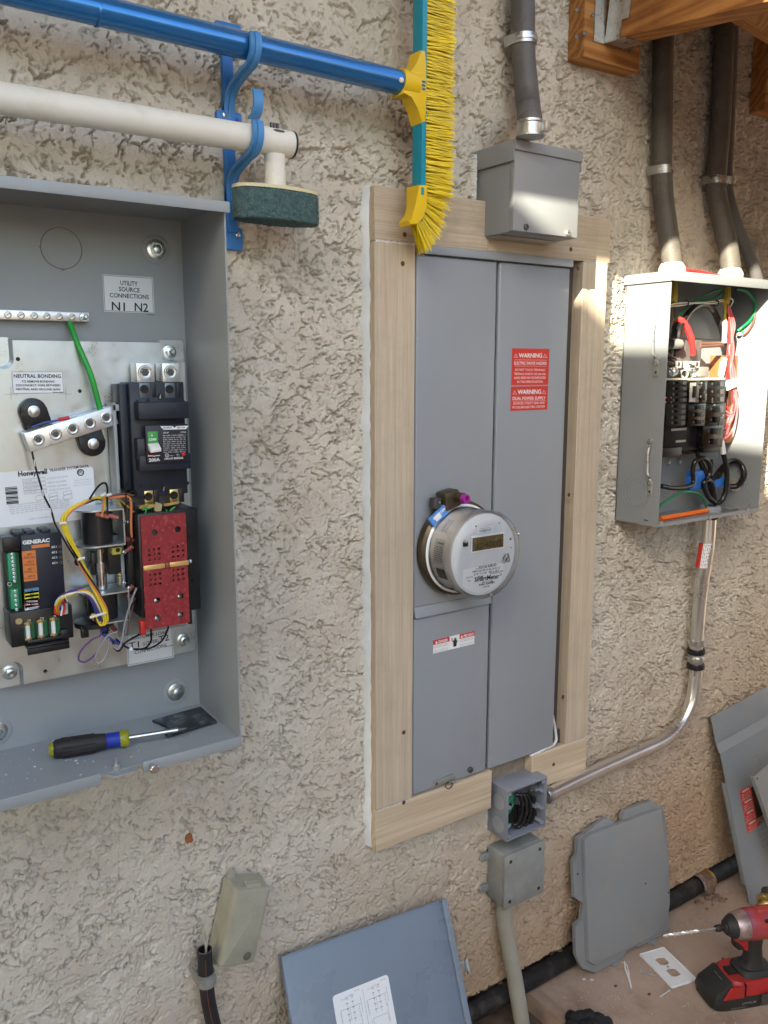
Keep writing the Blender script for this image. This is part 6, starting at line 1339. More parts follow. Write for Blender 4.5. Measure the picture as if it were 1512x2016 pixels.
# main lugs and grey clear cover above the breakers
ml = build(sbox(1332, 668, 1380, 716, -.05, -.012, .002), 'main_block', mat('grey_main_block', (.11,.1,.095), .45, var=.3, vscale=40), sp_)
for x0 in (1331, 1352, 1366): build(sbox(x0, 711, x0+11, 725, -.06, -.0505, .0008), 'main_lug', M['alu'], ml); 
for px, py in ((1336, 717), (1372, 717)): build(MB().lathe([(0, .0045), (.001, .004), (.0002, .0025), (.0002, .0001)], P(px, py, -.0605), -EY, 14, caps=False), 'lug_screw', M['dark_steel'], ml)
for px, py, r_, mm in ((1324, 732, .008, 'zinc'), (1357, 728, .0105, 'zinc'), (1362, 737, .007, 'alu')): build(MB().hexbolt(P(px, py, -.06), V(-.3, -1, .1), r_, .009, r_*1.2, .002, r_*.45), 'bus_bolt', M[mm], ml)
a = P(1335, 738, -.06); build(MB().lathe([(0, .0095), (.012, .0095), (.012, .0068), (.002, .0066), (.002, .0001)], P(1342, 737, -.058), V(-.45, -1, .1), 20, caps=False), 'open_terminal', M['galv_dull'], ml)
build(sbox(1378, 722, 1396, 742, -.06, -.04, .003), 'grey_bracket', mat('grey_bracket', (.2,.19,.17), .5), ml)
build(MB().cyl(P(1318, 677, -.062), P(1338, 677, -.062), .0105, n=18), 'cable_sleeve', M['galv_dull'], ml)
build(MB().cyl(P(1300, 677, -.058), P(1319, 677, -.062), .0125, n=18), 'cable_sleeve', M['black'], ml)
for k in (0, 1): wire('cross_cable', wpx([(1378, 677+k*5, -.05), (1410, 676+k*4, -.05), (1437, 676+k*2, -.05)]), .0042, M['wire_brown'], sp_)
def wpi(l, r_=.003):
    out = []
    for q in l:
        p = P(*q)
        if p.x > SX1-.0015-r_: p = PX(q[0], q[1], SX1-.0015-r_)
        out.append(p)
    return out
S = [
 ('supply_cable', 'wire_black', [(1337, 690, -.06), (1337, 668, -.062), (1341, 645, -.06), (1356, 616, -.055), (1378, 600, -.05), (1400, 606, -.048), (1414, 630, -.046), (1422, 655, -.045), (1424, 678, -.045)], .0066),
 ('supply_cable', 'wire_black', [(1318, 700, -.05), (1322, 680, -.05), (1330, 655, -.05), (1334, 640, -.05), (1346, 628, -.045)], .0072),
 ('red_supply_cable', 'wire_red', [(1331, 628, -.05), (1343, 632, -.058), (1354, 648, -.064), (1362, 672, -.066), (1364, 698, -.06)], .0068),
 ('ground_wire', 'green_dark', [(1300, 650, -.06), (1325, 632, -.055), (1350, 607, -.05), (1370, 592, -.05), (1390, 580, -.05), (1410, 572, -.05), (1425, 570, -.05)], .0022),
 ('ground_wire', 'green_dark', [(1330, 593, -.05), (1345, 597, -.05), (1370, 593, -.05), (1395, 591, -.05), (1415, 582, -.05), (1424, 571, -.05)], .0024),
 ('ground_wire', 'green_dark', [(1450, 568, -.07), (1470, 574, -.07), (1484, 592, -.066), (1486, 612, -.06), (1476, 632, -.05), (1460, 645, -.045), (1452, 652, -.04)], .0036),
 ('ground_wire', 'wire_brown', [(1486, 604, -.06), (1485, 630, -.05), (1474, 651, -.04), (1464, 660, -.035)], .0028),
 ('ground_wire', 'wire_white', [(1437, 586, -.06), (1443, 592, -.06), (1440, 600, -.06), (1436, 606, -.058)], .0016),
 ('yellow_sheath', 'wire_mustard', [(1326, 552, -.045), (1327, 575, -.05), (1326, 596, -.055)], .0075),
 ('yellow_sheath', 'wire_mustard', [(1432, 566, -.05), (1431, 585, -.052), (1427, 598, -.055)], .0082),
 ('white_cable', 'wire_mustard', [(1428, 598, -.055), (1427, 620, -.055), (1428, 632, -.055)], .0035),
 ('white_cable', 'wire_white', [(1427, 632, -.055), (1427, 650, -.056), (1426, 675, -.056)], .0052),
 ('white_cable', 'wire_white', [(1427, 706, -.056), (1424, 725, -.058), (1419, 745, -.056)], .0055),
 ('white_cable', 'wire_white', [(1422, 712, -.056), (1418, 740, -.058)], .0045),
 ('brown_wire', 'wire_brown', [(1322, 598, -.06), (1323, 620, -.06), (1319, 650, -.058), (1314, 680, -.055)], .0016),
 ('brown_wire', 'wire_brown', [(1325, 598, -.06), (1327, 612, -.06), (1323, 640, -.058)], .0013),
]
for nm, cn, l, r_ in S: wire(nm, wpi(l, r_), r_, M[cn], sp_)
for k, cn in enumerate(('wire_white', 'wire_mustard', 'wire_brown', 'wire_white')): wire('bundled_wire', wpx([(1318, 600+k, -.06), (1345, 596+k*1.6, -.062), (1375, 597-k*.5, -.06), (1400, 594+k*1.2, -.06), (1424, 590+k*.6, -.058)]), .0016, M[cn], sp_)
for px in (1351, 1410): c = P(px, 597, -.061); build(MB().torus(c, V(1, 0, 0), .006, .0014, 14, 5), 'cable_tie', M['black'], sp_)
for k in range(9):                                               # loom of pink and red branch wires down the right
    x0 = 1433+rn.uniform(-2, 3); pts = [(x0, 600+rn.uniform(0, 10), -.06)]
    pts += [(1436+k*1.3, 640, -.062), (1441+rn.uniform(-6, 6), 690, -.066), (1440+k*1.5-5, 735, -.066), (1446+rn.uniform(-5, 4), 790, -.064), (1444-rn.uniform(0, 6), 815+rn.uniform(-20, 20), -.06), (1428+rn.uniform(-2, 3), 800+k*8, -.058)]
    wire('branch_wire', wpi(pts, .0021), .0021, M['wire_pink' if k % 3 else 'wire_red'], sp_, n=6)
wire('branch_wire', wpx([(1448, 760, -.064), (1452, 800, -.064), (1446, 838, -.06), (1432, 860, -.056), (1421, 866, -.06)]), .002, M['wire_pink'], sp_)
for k in range(4): wire('branch_wire', wpx([(1300, 764+9*k, -.078), (1322, 765+9*k, -.082)]), .0016, M['wire_pink' if k > 1 else 'wire_black'], sp_)
pts_ = [P(px, py, -.072) for px, py in ((1430, 752), (1452, 744), (1453, 761), (1432, 770))]; build(MB().hexa([p+V(0, .012, 0) for p in pts_], pts_, bev=.002), 'white_tape', M['white'], sp_)
for px, py in ((1461, 653), (1456, 658)): build(MB().ball(P(px, py, -.04), .0065, 10, (1, 1, .7)), 'wire_nut', M['green_wire'] if px > 1458 else M['white'], sp_)
for k in range(7):
    wire('dark_branch_wire', wpx([(1432+rn.uniform(-3, 6), 606, -.05), (1430+rn.uniform(-4, 8), 640, -.054), (1434+rn.uniform(-5, 5), 690, -.056), (1430+rn.uniform(-3, 8), 730, -.054), (1428+rn.uniform(-2, 6), 756+k*10, -.052)]), .0019, M[('wire_black', 'wire_red', 'wire_brown')[k % 3]], sp_, n=6)
for k in range(5): wire('dark_branch_wire', wpx([(1308, 690+8*k, -.05), (1320, 700+7*k, -.06), (1332, 706+4*k, -.058)]), .002, M['wire_black' if k % 2 else 'wire_brown'], sp_, n=6)
for k in range(4): wire('lug_tail', wpx([(1336+9*k, 726, -.055), (1338+9*k, 736, -.066), (1341+9*k, 746, -.06)]), .0028, M['wire_black'], sp_, n=7)
# feed cables, blue current sensor, bottom bushing
def cable(l, r_, cn='wire_black', nm='feed_cable'): return wire(nm, wpi(l, r_), r_, M[cn], sp_, n=12, k=8)
cable([(1374, 882, -.05), (1375, 895, -.052), (1380, 912, -.056), (1388, 930, -.06), (1397, 950, -.06), (1402, 985, -.056)], .0062)
cable([(1301, 957, -.07), (1325, 961, -.07), (1350, 959, -.068), (1364, 950, -.066), (1364, 925, -.066), (1369, 908, -.068), (1384, 902, -.07), (1396, 912, -.07), (1398, 930, -.068), (1390, 945, -.066), (1384, 952, -.062)], .0052)
cable([(1424, 892, -.074), (1429, 915, -.074), (1431, 945, -.073), (1426, 975, -.07), (1414, 990, -.066), (1398, 982, -.064), (1387, 962, -.066), (1386, 950, -.068), (1395, 945, -.068), (1403, 955, -.066), (1406, 985, -.06)], .0058)
cable([(1412, 945, -.055), (1425, 918, -.05), (1445, 907, -.048), (1461, 918, -.046), (1464, 938, -.046), (1452, 956, -.048), (1436, 958, -.05)], .0064)
cable([(1398, 940, -.05), (1404, 944, -.05), (1414, 930, -.05), (1424, 918, -.05)], .006)
cable([(1400, 905, -.012), (1401, 920, -.012)], .004)
wire('cable_marking', wpx([(1420, 868, -.072), (1424, 893, -.0742)]), .0064, M['white'], sp_, n=12)
wire('ground_lead', wpx([(1298, 996, -.085), (1325, 978, -.08), (1352, 968, -.075), (1375, 973, -.07), (1386, 985, -.068), (1391, 997, -.066)]), .0028, M['green_dark'], sp_)
cs_ = build(sbox(1365, 928, 1394, 962, -.062, -.042, .004), 'current_sensor', M['blue_metal'], sp_)
build(MB().hexa([P(px, py, -.05) for px, py in ((1400, 948), (1424, 938), (1427, 955), (1402, 966))], [P(px, py, -.066) for px, py in ((1401, 948), (1425, 938), (1428, 955), (1403, 966))], bev=.003), 'sensor_half', M['blue_metal'], cs_)
build(sbox(1361, 940, 1372, 965, -.064, -.05, .003), 'sensor_hinge', M['blue_metal'], cs_)
ebx = P(1398, 1005, -.06); ec_ = V(ebx.x, -.06, SZ0+.0018)
build(MB().lathe([(0, .0235), (.012, .0235), (.0135, .0205), (.0135, .014)], ec_, EZ, 12, caps=False), 'bushing', M['pvc_light'], sp_)
wire('ground_screw_wire', wpx([(1420, 1003, -.08), (1440, 1003, -.085), (1452, 1002, -.088)]), .0024, M['steel'], sp_)
wire('latch_wire', wpx([(1462, 1008, -.09), (1474, 1000, -.09), (1482, 996, -.085), (1483, 1003, -.085)]), .0012, M['dark_steel'], sp_)
build(MB().lathe([(0, .009), (.002, .008), (.002, .0001)], PX(1473, 988, SX1)+V(-.0005, 0, 0), -EX, 16, caps=False), 'side_dimple', M['sub'], sp_)
# things on and in it
om = thing('orange_stick', 'orange stick lying along the bottom of the open breaker panel', 'marker', P(1340, 1022, -.1))
a, b = PZ(1301, 1022, SZ0+.006), PZ(1392, 1006, SZ0+.006); a.y = max(a.y, -.104); b.y = max(b.y, -.09)
build(MB().tube([a, a.lerp(b, .5), b], .0062, n=4), 'stick', M['orange'], om); build(MB().cyl(b, b+(b-a).normalized()*.004, .005, .003, n=8), 'tip', M['orange'], om)
zz = thing('zip_ties', 'bundle of red strips lying on the sunny top of the breaker panel', 'zip ties', P(1380, 525, -.07))
for k in range(9): 
    a = V(P(1348, 522, -.075).x, -.04-.005*k+rn.uniform(-.002, .002), SZ1+.005+.0022*(k % 4)); b = V(P(1412, 532, -.07).x, -.05-.004*k, SZ1+.0025+.002*(k % 3))
    t_ = build(MB().band(smooth([a, a.lerp(b, .5)+V(0, rn.uniform(-.003, .003), .003), b], 4), EZ if k % 2 else EY, .0034, .0013), 'strip', M['wire_red'], zz)
    build(MB().box(a.x-.004, a.x+.002, a.y-.003, a.y+.003, a.z-.001, a.z+.0045, bev=.0006), 'strip_head', M['wire_red'] if k % 3 else M['wire_white'], zz)

# conduits dropping into the top of the breaker panel
def top_conduit(label, path, r, mt_, nut=None, st=None, group=None):
    t = thing('conduit', label, 'conduit', P(path[1][0], path[1][1], path[1][2]), group)
    pts = [P(*p) for p in path]; flexible(pts, r, M[mt_], t, pitch=.0042, rib=.00028)
    if nut:
        c = V(pts[-1].x, pts[-1].y, SZ1+.0008); build(MB().lathe([(0, .0265), (.014, .0265), (.018, .024), (.022, .0222), (.024, .02)], c, EZ, 8), 'connector_nut', M['white_nut'], t)
    if st: strap(P(*st[0]), P(*st[1])-P(*st[2]), r+.0006, t, side=1, ext=st[3])
    return t
n1 = P(1325, 522, -.062); n2 = P(1440, 530, -.068)
c1 = top_conduit('brown flexible conduit into the left end of the breaker panel top', [(1306, -30, -.027), (1306, 70, -.027), (1304, 200, -.027), (1303, 320, -.028), (1306, 390, -.033), (1314, 450, -.045), (1322, 505, -.058), (1324, 522, -.062)], .0205, 'brown_pvc', 1, ((1304, 335, -.028), (1303, 320, -.028), (1304, 350, -.029), .012))
c2 = top_conduit('brown flexible conduit into the right side of the breaker panel top', [(1428, -30, -.027), (1426, 60, -.027), (1418, 250, -.027), (1410, 350, -.028), (1412, 390, -.03), (1420, 430, -.038), (1432, 480, -.054), (1438, 520, -.066), (1439, 530, -.068)], .0208, 'brown_pvc', 1, ((1411, 357, -.028), (1413, 340, -.028), (1410, 374, -.029), .03))
c3 = top_conduit('thinner grey flexible conduit bending away behind the brown one', [(1444, -30, -.016), (1441, 60, -.016), (1434, 250, -.016), (1430, 350, -.016), (1436, 400, -.02), (1452, 450, -.024), (1470, 490, -.028), (1484, 530, -.03), (1496, 575, -.03)], .0135, 'darkgrey_pvc', None, None)
strap(P(1432, 357, -.018), P(1433, 340, -.018)-P(1431, 374, -.018), .0142, c3, side=-1, ext=.006)

# steel conduit from the breaker panel down and across to the open box
et = thing('steel_conduit', 'shiny steel conduit bending from the breaker panel to the open box', 'conduit', P(1380, 1200, -.03))
ep = [V(ec_.x, -.06, SZ0-.012), P(1394, 1062, -.06), P(1391, 1090, -.058), P(1383, 1140, -.046), P(1377, 1190, -.036), P(1373, 1240, -.032), P(1370, 1290, -.031), P(1369, 1330, -.031), P(1362, 1380, -.031), P(1340, 1425, -.031), P(1305, 1458, -.031), P(1250, 1484, -.031), P(1170, 1520, -.031), P(1074, 1566, -.031)]
build(MB().tube(smooth(ep, 10), .0152, n=24), 'pipe', M['emt'], et)
def ringat(pt, ax, prof, mt_, nm): build(MB().lathe(prof, pt, ax, 26), nm, M[mt_], et)
ringat(V(ec_.x, -.06, SZ0-.0005), -EZ, [(0, .020), (.004, .0215), (.008, .0215), (.012, .019), (.015, .0165)], 'black', 'compression_nut')
d = (P(1370, 1300, -.031)-P(1372, 1255, -.031)).normalized()
for (q, pr, m_) in ((P(1372, 1258, -.031), [(0, .0165), (.002, .0195), (.014, .0195), (.016, .0165)], 'galv'), (P(1371, 1276, -.031), [(0, .0185), (.003, .021), (.012, .021), (.014, .0185)], 'black'), (P(1370, 1291, -.031), [(0, .0180), (.003, .0192), (.012, .0192), (.014, .0180)], 'galv'), (P(1369.5, 1305, -.031), [(0, .0185), (.003, .021), (.012, .021), (.014, .0185)], 'black')): ringat(q, d, pr, m_, 'coupling_ring')
q = P(1375, 1258, -.048); build(MB().lathe([(0, .0055), (.004, .005), (.005, .0001)], P(1365, 1262, -.047), V(-.6, -1, 0), 14), 'coupling_screw', M['zinc'], et)
ea = V(P(1078, 1564, -.031).x, -.031, P(1078, 1564, -.031).z); dd = (P(1170, 1520, -.031)-P(1074, 1566, -.031)).normalized()
ringat(ea-dd*.004, dd, [(0, .0185), (.010, .0185), (.012, .016)], 'galv', 'box_connector')
# sticker wrapped on the pipe
A, B = P(1389.5, 1068, -.06), P(1382, 1116, -.05)
mb = MB(); mr = MB(); n = 8
for (m_, a0, a1) in ((mr, 148, 196), (mb, 196, 296)):
    rows = []
    for i in range(7):
        t = i/6; c = A.lerp(B, t)+V(0, .0, 0); rows.append([m_.vt(c+V(.0156*math.cos(R(a0+(a1-a0)*k/n)), .0156*math.sin(R(a0+(a1-a0)*k/n)), 0)) for k in range(n+1)])
    for r0, r1 in zip(rows, rows[1:]):
        for k in range(n): m_.face([r0[k], r0[k+1], r1[k+1], r1[k]])
build(mr, 'sticker_band', M['red_label'], et); build(mb, 'sticker', M['paper'], et)
mb = MB()
for k in range(14):
    c = A.lerp(B, .08+.062*k)
    for an in (206, 220, 236, 252, 270):
        if (k*7+an) % 5 < 3: p = c+V(.0159*math.cos(R(an)), .0159*math.sin(R(an)), 0); mb.box(p.x-.0012, p.x+.0012, p.y-.0001, p.y+.0001, p.z-.0011, p.z+.0011)
build(mb, 'sticker_print', M['ink'], et)

# ------------------------------------------------------------------ open junction box, weathered box under it
oj = thing('open_junction_box', 'open grey plastic junction box with coiled black and green wires', 'junction box', (1.12, 0, .42))
BX0, BX1, BYF, BZ0, BZ1, TH = 1.077, 1.186, -.0565, .421, .529, .0032
M_b = WALLF(V(0, 0, 0))
mb = MB(); mb.box(BX0, BX1, -.0035, .002, BZ0, BZ1); mb.box(BX0, BX0+TH, BYF, -.0036, BZ0, BZ1, bev=.0006); mb.box(BX1-TH, BX1, BYF, -.0036, BZ0, BZ1, bev=.0006); mb.box(BX0+TH, BX1-TH, BYF, -.0036, BZ0, BZ0+TH, bev=.0006); mb.box(BX0+TH, BX1-TH, BYF, -.0036, BZ1-TH, BZ1, bev=.0006)
build(mb, 'box_shell', M['pvc'], oj)
build(MB().box(BX0-.0008, BX1+.0008, BYF-.0006, -.002, BZ1-.0002, BZ1+.0016, bev=.0006), 'box_top', M['pvc_light'], oj)
for z_, i in ((.497, 0), (.447, 1)): build(MB().lathe([(0, .0165), (.0006, .0162), (.0006, .0001)], V(BX0-.0002, -.031, z_), -EX, 28, caps=False), 'knockout_plug', M['pvc_light'], oj)
for (x_, z_) in ((BX0+.0075, BZ1-.0085), (BX0+.0075, .492), (BX0+.0075, .452), (BX0+.0075, BZ0+.0085), (BX1-.0075, BZ1-.0085), (BX1-.0085, .500), (BX1-.0085, .462), (BX1-.0075, BZ0+.0085)):
    pst = build(MB(WALLF(V(x_, 0, z_))).prism(rrect(.0105, .0065, .003), .0036, -BYF-.0022, holes=[circ(-.0022, 0, .0013, 8), circ(.0022, 0, .0013, 8)]), 'screw_post', M['pvc_light'], oj)
for (x_, z_, w_) in ((BX1-.0185, .500, .02), (BX1-.0185, .462, .02)): build(MB().box(BX1-TH-.016, BX1-TH-.0002, -.044, -.0036, z_-.003, z_+.003, bev=.0006), 'post_rib', M['pvc'], oj)
c = V(BX0+.074, -.0038, .503); build(MB().lathe([(0, .0125), (.002, .012), (.002, .009), (.0006, .009), (.0006, .0001)], c, -EY, 22, caps=False), 'rear_hub', M['black'], oj)
a_ = V(BX0+.078, -.005, .472); build(MB(WALLF(a_)).prism([(-.012, -.012), (.006, -.012), (.003, .014), (-.010, .014)], 0, .02, bev=.002), 'cable_clamp', M['pvc_light'], oj)
for k, (cx, cy, rx, ry, yy) in enumerate(((1022, 1596, 13, 32, -.038), (1029, 1597, 15, 33, -.033), (1036, 1596, 16, 32, -.028), (1043, 1598, 14, 29, -.024), (1016, 1594, 11, 30, -.042))):
    pts = [P(cx+rx*math.cos(R(t))+3*math.sin(R(t)), cy-ry*math.sin(R(t)), yy-.006*math.cos(R(t))) for t in range(-200, 130, 22)]
    wire('coiled_cable', pts, .0038, M['wire_black'], oj, n=10)
wire('coiled_cable', [P(1008, 1640, -.03), P(1022, 1643, -.04), P(1040, 1630, -.038), P(1050, 1605, -.03), P(1042, 1580, -.022)], .0038, M['wire_black'], oj, n=10)
wire('green_lead', [V(BX0+.005, -.02, .455), V(BX0+.012, -.036, .463), V(BX0+.026, -.042, .484), V(BX0+.03, -.038, .492)], .0024, M['green_dark'], oj)
wire('green_lead', [V(BX0+.006, -.03, .448), V(BX0+.010, -.044, .453), V(BX0+.02, -.046, .449)], .0024, M['green_dark'], oj)
build(MB().cyl(V(BX0+.012, -.040, .497), V(BX0+.030, -.034, .500), .0055, .0075, n=14), 'wire_connector', M['green_dark'], oj)
build(MB().cyl(V(BX0+.02, -.036, .509), V(BX0+.034, -.028, .511), .004, n=12), 'white_splice', M['white'], oj)

wb = thing('weathered_box', 'closed weathered metal box with four cover screws over the painted pipe', 'junction box', (1.13, 0, .27))
WX0, WX1, WY, WZ0, WZ1 = 1.0775, 1.187, -.0545, .268, .387
build(MB().box(WX0, WX1, WY+.0065, .003, WZ0, WZ1, bev=.006, seg=3), 'box_body', M['castmetal'], wb)
wc = build(MB().box(WX0-.001, WX1+.001, WY-.0005, WY+.006, WZ0-.001, WZ1+.001, bev=.0025, seg=2), 'box_cover', M['castmetal'], wb)
for (x_, z_) in ((WX0+.014, WZ1-.015), (WX1-.014, WZ1-.015), (WX0+.014, WZ0+.015), (WX1-.014, WZ0+.015)): build(MB().lathe([(0, .004), (.0006, .0036), (.0006, .0001)], V(x_, WY-.0006, z_), -EY, 14, caps=False), 'cover_screw', M['black'], wc)
for z_ in (.364, .293):
    e_ = build(MB(WALLF(V(WX0-.009, 0, z_))).prism(rrect(.026, .016, .0075), -.002, .0055, bev=.0012), 'mounting_ear', M['castmetal'], wb)
    build(MB().lathe([(0, .0048), (.003, .0044), (.004, .0001)], V(WX0-.0125, -.0056, z_), -EY, 12), 'ear_screw', M['galv_dull'], e_)
bp = thing('painted_pipe', 'beige painted pipe running down from the weathered metal box', 'pipe', P(1000, 1850, -.03))
build(MB().tube(smooth([V(1.103, -.028, .270), V(1.103, -.028, .22), P(1003, 1870, -.035), P(1014, 1930, -.045), P(1030, 2030, -.06), P(1040, 2100, -.07)], 8), .0168, n=20), 'pipe_tube', M['beigepipe'], bp)

# ------------------------------------------------------------------ beige cover hanging askew, black pipe stub
tb = thing('utility_cover', 'weathered beige plastic cover hanging askew over the black pipe stub', 'utility box', P(470, 1790, -.02))
quad = [P(*q, -.052) for q in ((408, 1871), (478, 1834+22), (527, 1730), (458, 1755))]
o_ = P(463, 1800, -.012); tilt = R(15.5); uu = V(math.cos(tilt), 0, -math.sin(tilt)); vv = V(math.sin(tilt), 0, math.cos(tilt))
Mt = frame_M(o_, uu, vv, -EY)
bl0, tr0 = P(411, 1890, -.055), P(532, 1722, -.055)
wd_ = .064; ht_ = .130
mb = MB(Mt); mb.prism(rrect(wd_, ht_, .006), -.008, .020, bev=.001); body = build(mb, 'cover_base', M['beige'], tb)
mb = MB(Mt); mb.prism(rrect(wd_+.001, ht_+.001, .007), .0205, .042, bev=.007); lid = build(mb, 'cover_lid', M['beige'], tb)
build(MB(Mt).box(-.012, .015, ht_/2-.004, ht_/2+.006, .022, .036, bev=.002), 'lid_catch', M['beige'], tb); build(MB(Mt).box(-.011, .014, ht_/2+.0045, ht_/2+.0075, .026, .029, bev=.001), 'catch_bar', M['beige'], tb)
build(MB(Mt).prism(rrect(.014, .02, .006, cx=-wd_/2+.010, cy=ht_/2+.004), -.006, .0, bev=.001), 'mounting_tab', M['beige'], tb)
build(MB(Mt).lathe([(0, .0072), (.0003, .0066), (.0003, .0001)], V(.014, -ht_/2+.016, .0424), EZ, 20, caps=False), 'lid_hole', mat('hole_shade_beige', (.13,.125,.09), .6), lid)  # flat disc coloured darker for the shade inside the lid's screw hole
wire('thin_cord', [P(399, 1826, -.012), P(403, 1845, -.02), P(405, 1858, -.03), P(406, 1874, -.035)], .0018, M['beigepipe'], tb)
wire('thin_cord', [P(399, 1826, -.012), P(408, 1850, -.028), P(404, 1880, -.036)], .0014, M['beige'], tb)
st = thing('pipe_stub', 'open topped black plastic pipe strapped to the wall under the beige cover', 'pipe', P(405, 1940, -.03))
pts = smooth([P(403, 1869, -.036), P(405, 1920, -.036), P(411, 1975, -.037), P(424, 2030, -.04), P(440, 2090, -.045)], 8)
r0 = .0118
mb = MB().tube(pts, r0, n=22, caps=False); build(mb, 'pipe_wall', M['rubber'], st)
build(MB().tube([p+(pts[1]-pts[0]).normalized()*.0002 for p in pts[:16]], r0*.84, n=22, caps=False), 'pipe_bore', M['black'], st)
build(MB().torus(pts[0], pts[1]-pts[0], r0*.92, r0*.085, 24, 6), 'pipe_rim', M['dark_steel'], st)
build(MB().tube([p+V(-.0035, -r0*.95, 0) for p in pts[2:]], .0009, n=5), 'red_stripe', mat('red_print', (.14,.035,.03), .5), st)
c = P(406, 1925, -.036); strap(c, P(404, 1900, -.036)-P(408, 1950, -.036), r0+.0006, st, side=1, ext=.028, w=.022, mt_='galv_dull')

# ------------------------------------------------------------------ covers leaning against the wall
def lean(TL, TR, down):
    u = (TR-TL).normalized(); n = u.cross(down.normalized()); 
    if n.y > 0: n = -n
    v = n.cross(u).normalized()
    if v.z < 0: v = -v
    return u, v, n.normalized()
dr = thing('cabinet_door', 'bluish grey cabinet door leaning on the wall, wiring diagram sheet stuck on', 'cabinet door', P(740, 1900, -.06))
TL, TR = P(554, 1883, -.016), P(874, 1768, -.032); dn = PX(932, 2005, TR.x)-TR
u, v, n = lean(TL, TR, dn); Wd = (TR-TL).length; Md = frame_M(TL, u, v, n); Hd = .44
build(MB(Md).box(0, Wd, -Hd, 0, -.0015, .0005, bev=.0008), 'door_sheet', M['slate'], dr)
mb = MB(Md); mb.box(Wd-.0105, Wd+.0008, -Hd, .0006, .0006, .0095, bev=.0018); mb.box(.0, .0025, -Hd, 0, -.014, -.0016, bev=.0005); mb.box(0, Wd-.0106, -.0016, .0004, .0006, .0042, bev=.0006)
build(mb, 'door_flange', M['slate'], dr)
lp = P(906, 1890, -.05); k = lp-TL; ly_ = k.dot(v)
lt_ = build(MB(Md).box(Wd+.0012, Wd+.0215, ly_-.010, ly_+.010, -.002, .0, bev=.0006), 'latch_plate', M['galv'], dr)
build(MB(Md).box(Wd+.0175, Wd+.0225, ly_-.0145, ly_+.0145, .0002, .007, bev=.0012), 'latch_lip', M['galv'], lt_)
for dz in (-.006, .006): build(MB(Md).lathe([(0, .0022), (.0012, .0018), (.0012, .0001)], V(Wd-.004, ly_+dz, .0096), EZ, 10), 'latch_rivet', M['galv_dull'], lt_)
o_, nn = TL+n*.0007, n
def dpt(px, py): q = PP(px, py, o_, nn)-TL; return (q.dot(u), q.dot(v))
a, b, c_, d_ = dpt(654, 1962), dpt(761, 1918), dpt(772, 1940), dpt(786, 2010)
shx0, shx1, shz1 = a[0], d_[0]-.006, (a[1]+b[1])/2
sh = build(MB(Md).prism(rrect(shx1-shx0, .20, .006, cx=(shx0+shx1)/2, cy=shz1-.1), .0006, .001), 'diagram_sheet', M['paper'], dr)
mb = MB(Md)
def ln(x0, z0, x1, z1, w=.0005):
    d = V(x1-x0, z1-z0, 0).normalized(); s = V(-d.y, d.x, 0)*w/2; A, B = V(x0, z0, .0012), V(x1, z1, .0012); mb.face([mb.vt(q) for q in (A-s, B-s, B+s, A+s)])
sw_ = shx1-shx0
for g in (0, 1):
    x0 = shx0+sw_*(.10+.47*g); z0 = shz1-.014
    for (p, q) in ((.12, .16), (.22, .26)):
        for kk in range(4): ln(x0+sw_*(p), z0-.006-.009*kk, x0+sw_*p, z0-.012-.009*kk); ln(x0+sw_*(p-.02), z0-.006-.009*kk, x0+sw_*(p+.02), z0-.006-.009*kk, .0012)
    ln(x0, z0-.014, x0+sw_*.36, z0-.014); ln(x0, z0-.014, x0, z0-.04); ln(x0+sw_*.36, z0-.004, x0+sw_*.36, z0-.03); ln(x0+sw_*.05, z0-.046, x0+sw_*.3, z0-.046); ln(x0+sw_*.05, z0-.046, x0+sw_*.05, z0-.06); ln(x0+sw_*.33, z0-.03, x0+sw_*.33, z0-.06)
    for kk in range(2): c = V(x0+sw_*(.13+.09*kk), z0+.002, .0012); mb.tube([c+V(.0018*math.cos(R(t)), .0024*math.sin(R(t)), 0) for t in range(0, 360, 40)], .0003, n=4, closed=True)
ln(shx0+sw_*.52, shz1-.008, shx0+sw_*.52, shz1-.078)
for kk in range(6): ln(shx0+sw_*(.18+.13*kk), shz1-.085, shx0+sw_*(.18+.13*kk), shz1-.13)
for kk in range(5): ln(shx0+sw_*.18, shz1-.085-.011*kk, shx0+sw_*.83, shz1-.085-.011*kk)
build(mb, 'diagram_lines', M['greyink'], sh)
mb = MB()
def dl_(x0, z0, x1, z1, sd): dashes(mb, Md @ V(x0, z0, .0011), Md @ V(x1, z1, .0011), v if abs(z1-z0) < 1e-6 else u*-1, .0018, n, seed=sd)
for g in (0, 1):
    x0 = shx0+sw_*(.08+.47*g)
    for kk, (p, q) in enumerate(((.05, .012), (.18, .010), (.3, .006))): dl_(x0+sw_*p, shz1-q, x0+sw_*(p+.1), shz1-q, 120+kk+g)
    for kk in range(3): dl_(x0+sw_*(.02+.16*kk), shz1-.03, x0+sw_*(.02+.16*kk), shz1-.05, 130+kk+g)
    dl_(x0+sw_*.04, shz1-.062, x0+sw_*.04, shz1-.078, 140+g); dl_(x0+sw_*.34, shz1-.06, x0+sw_*.34, shz1-.078, 141+g)
build(mb, 'diagram_words', M['greyink'], sh)

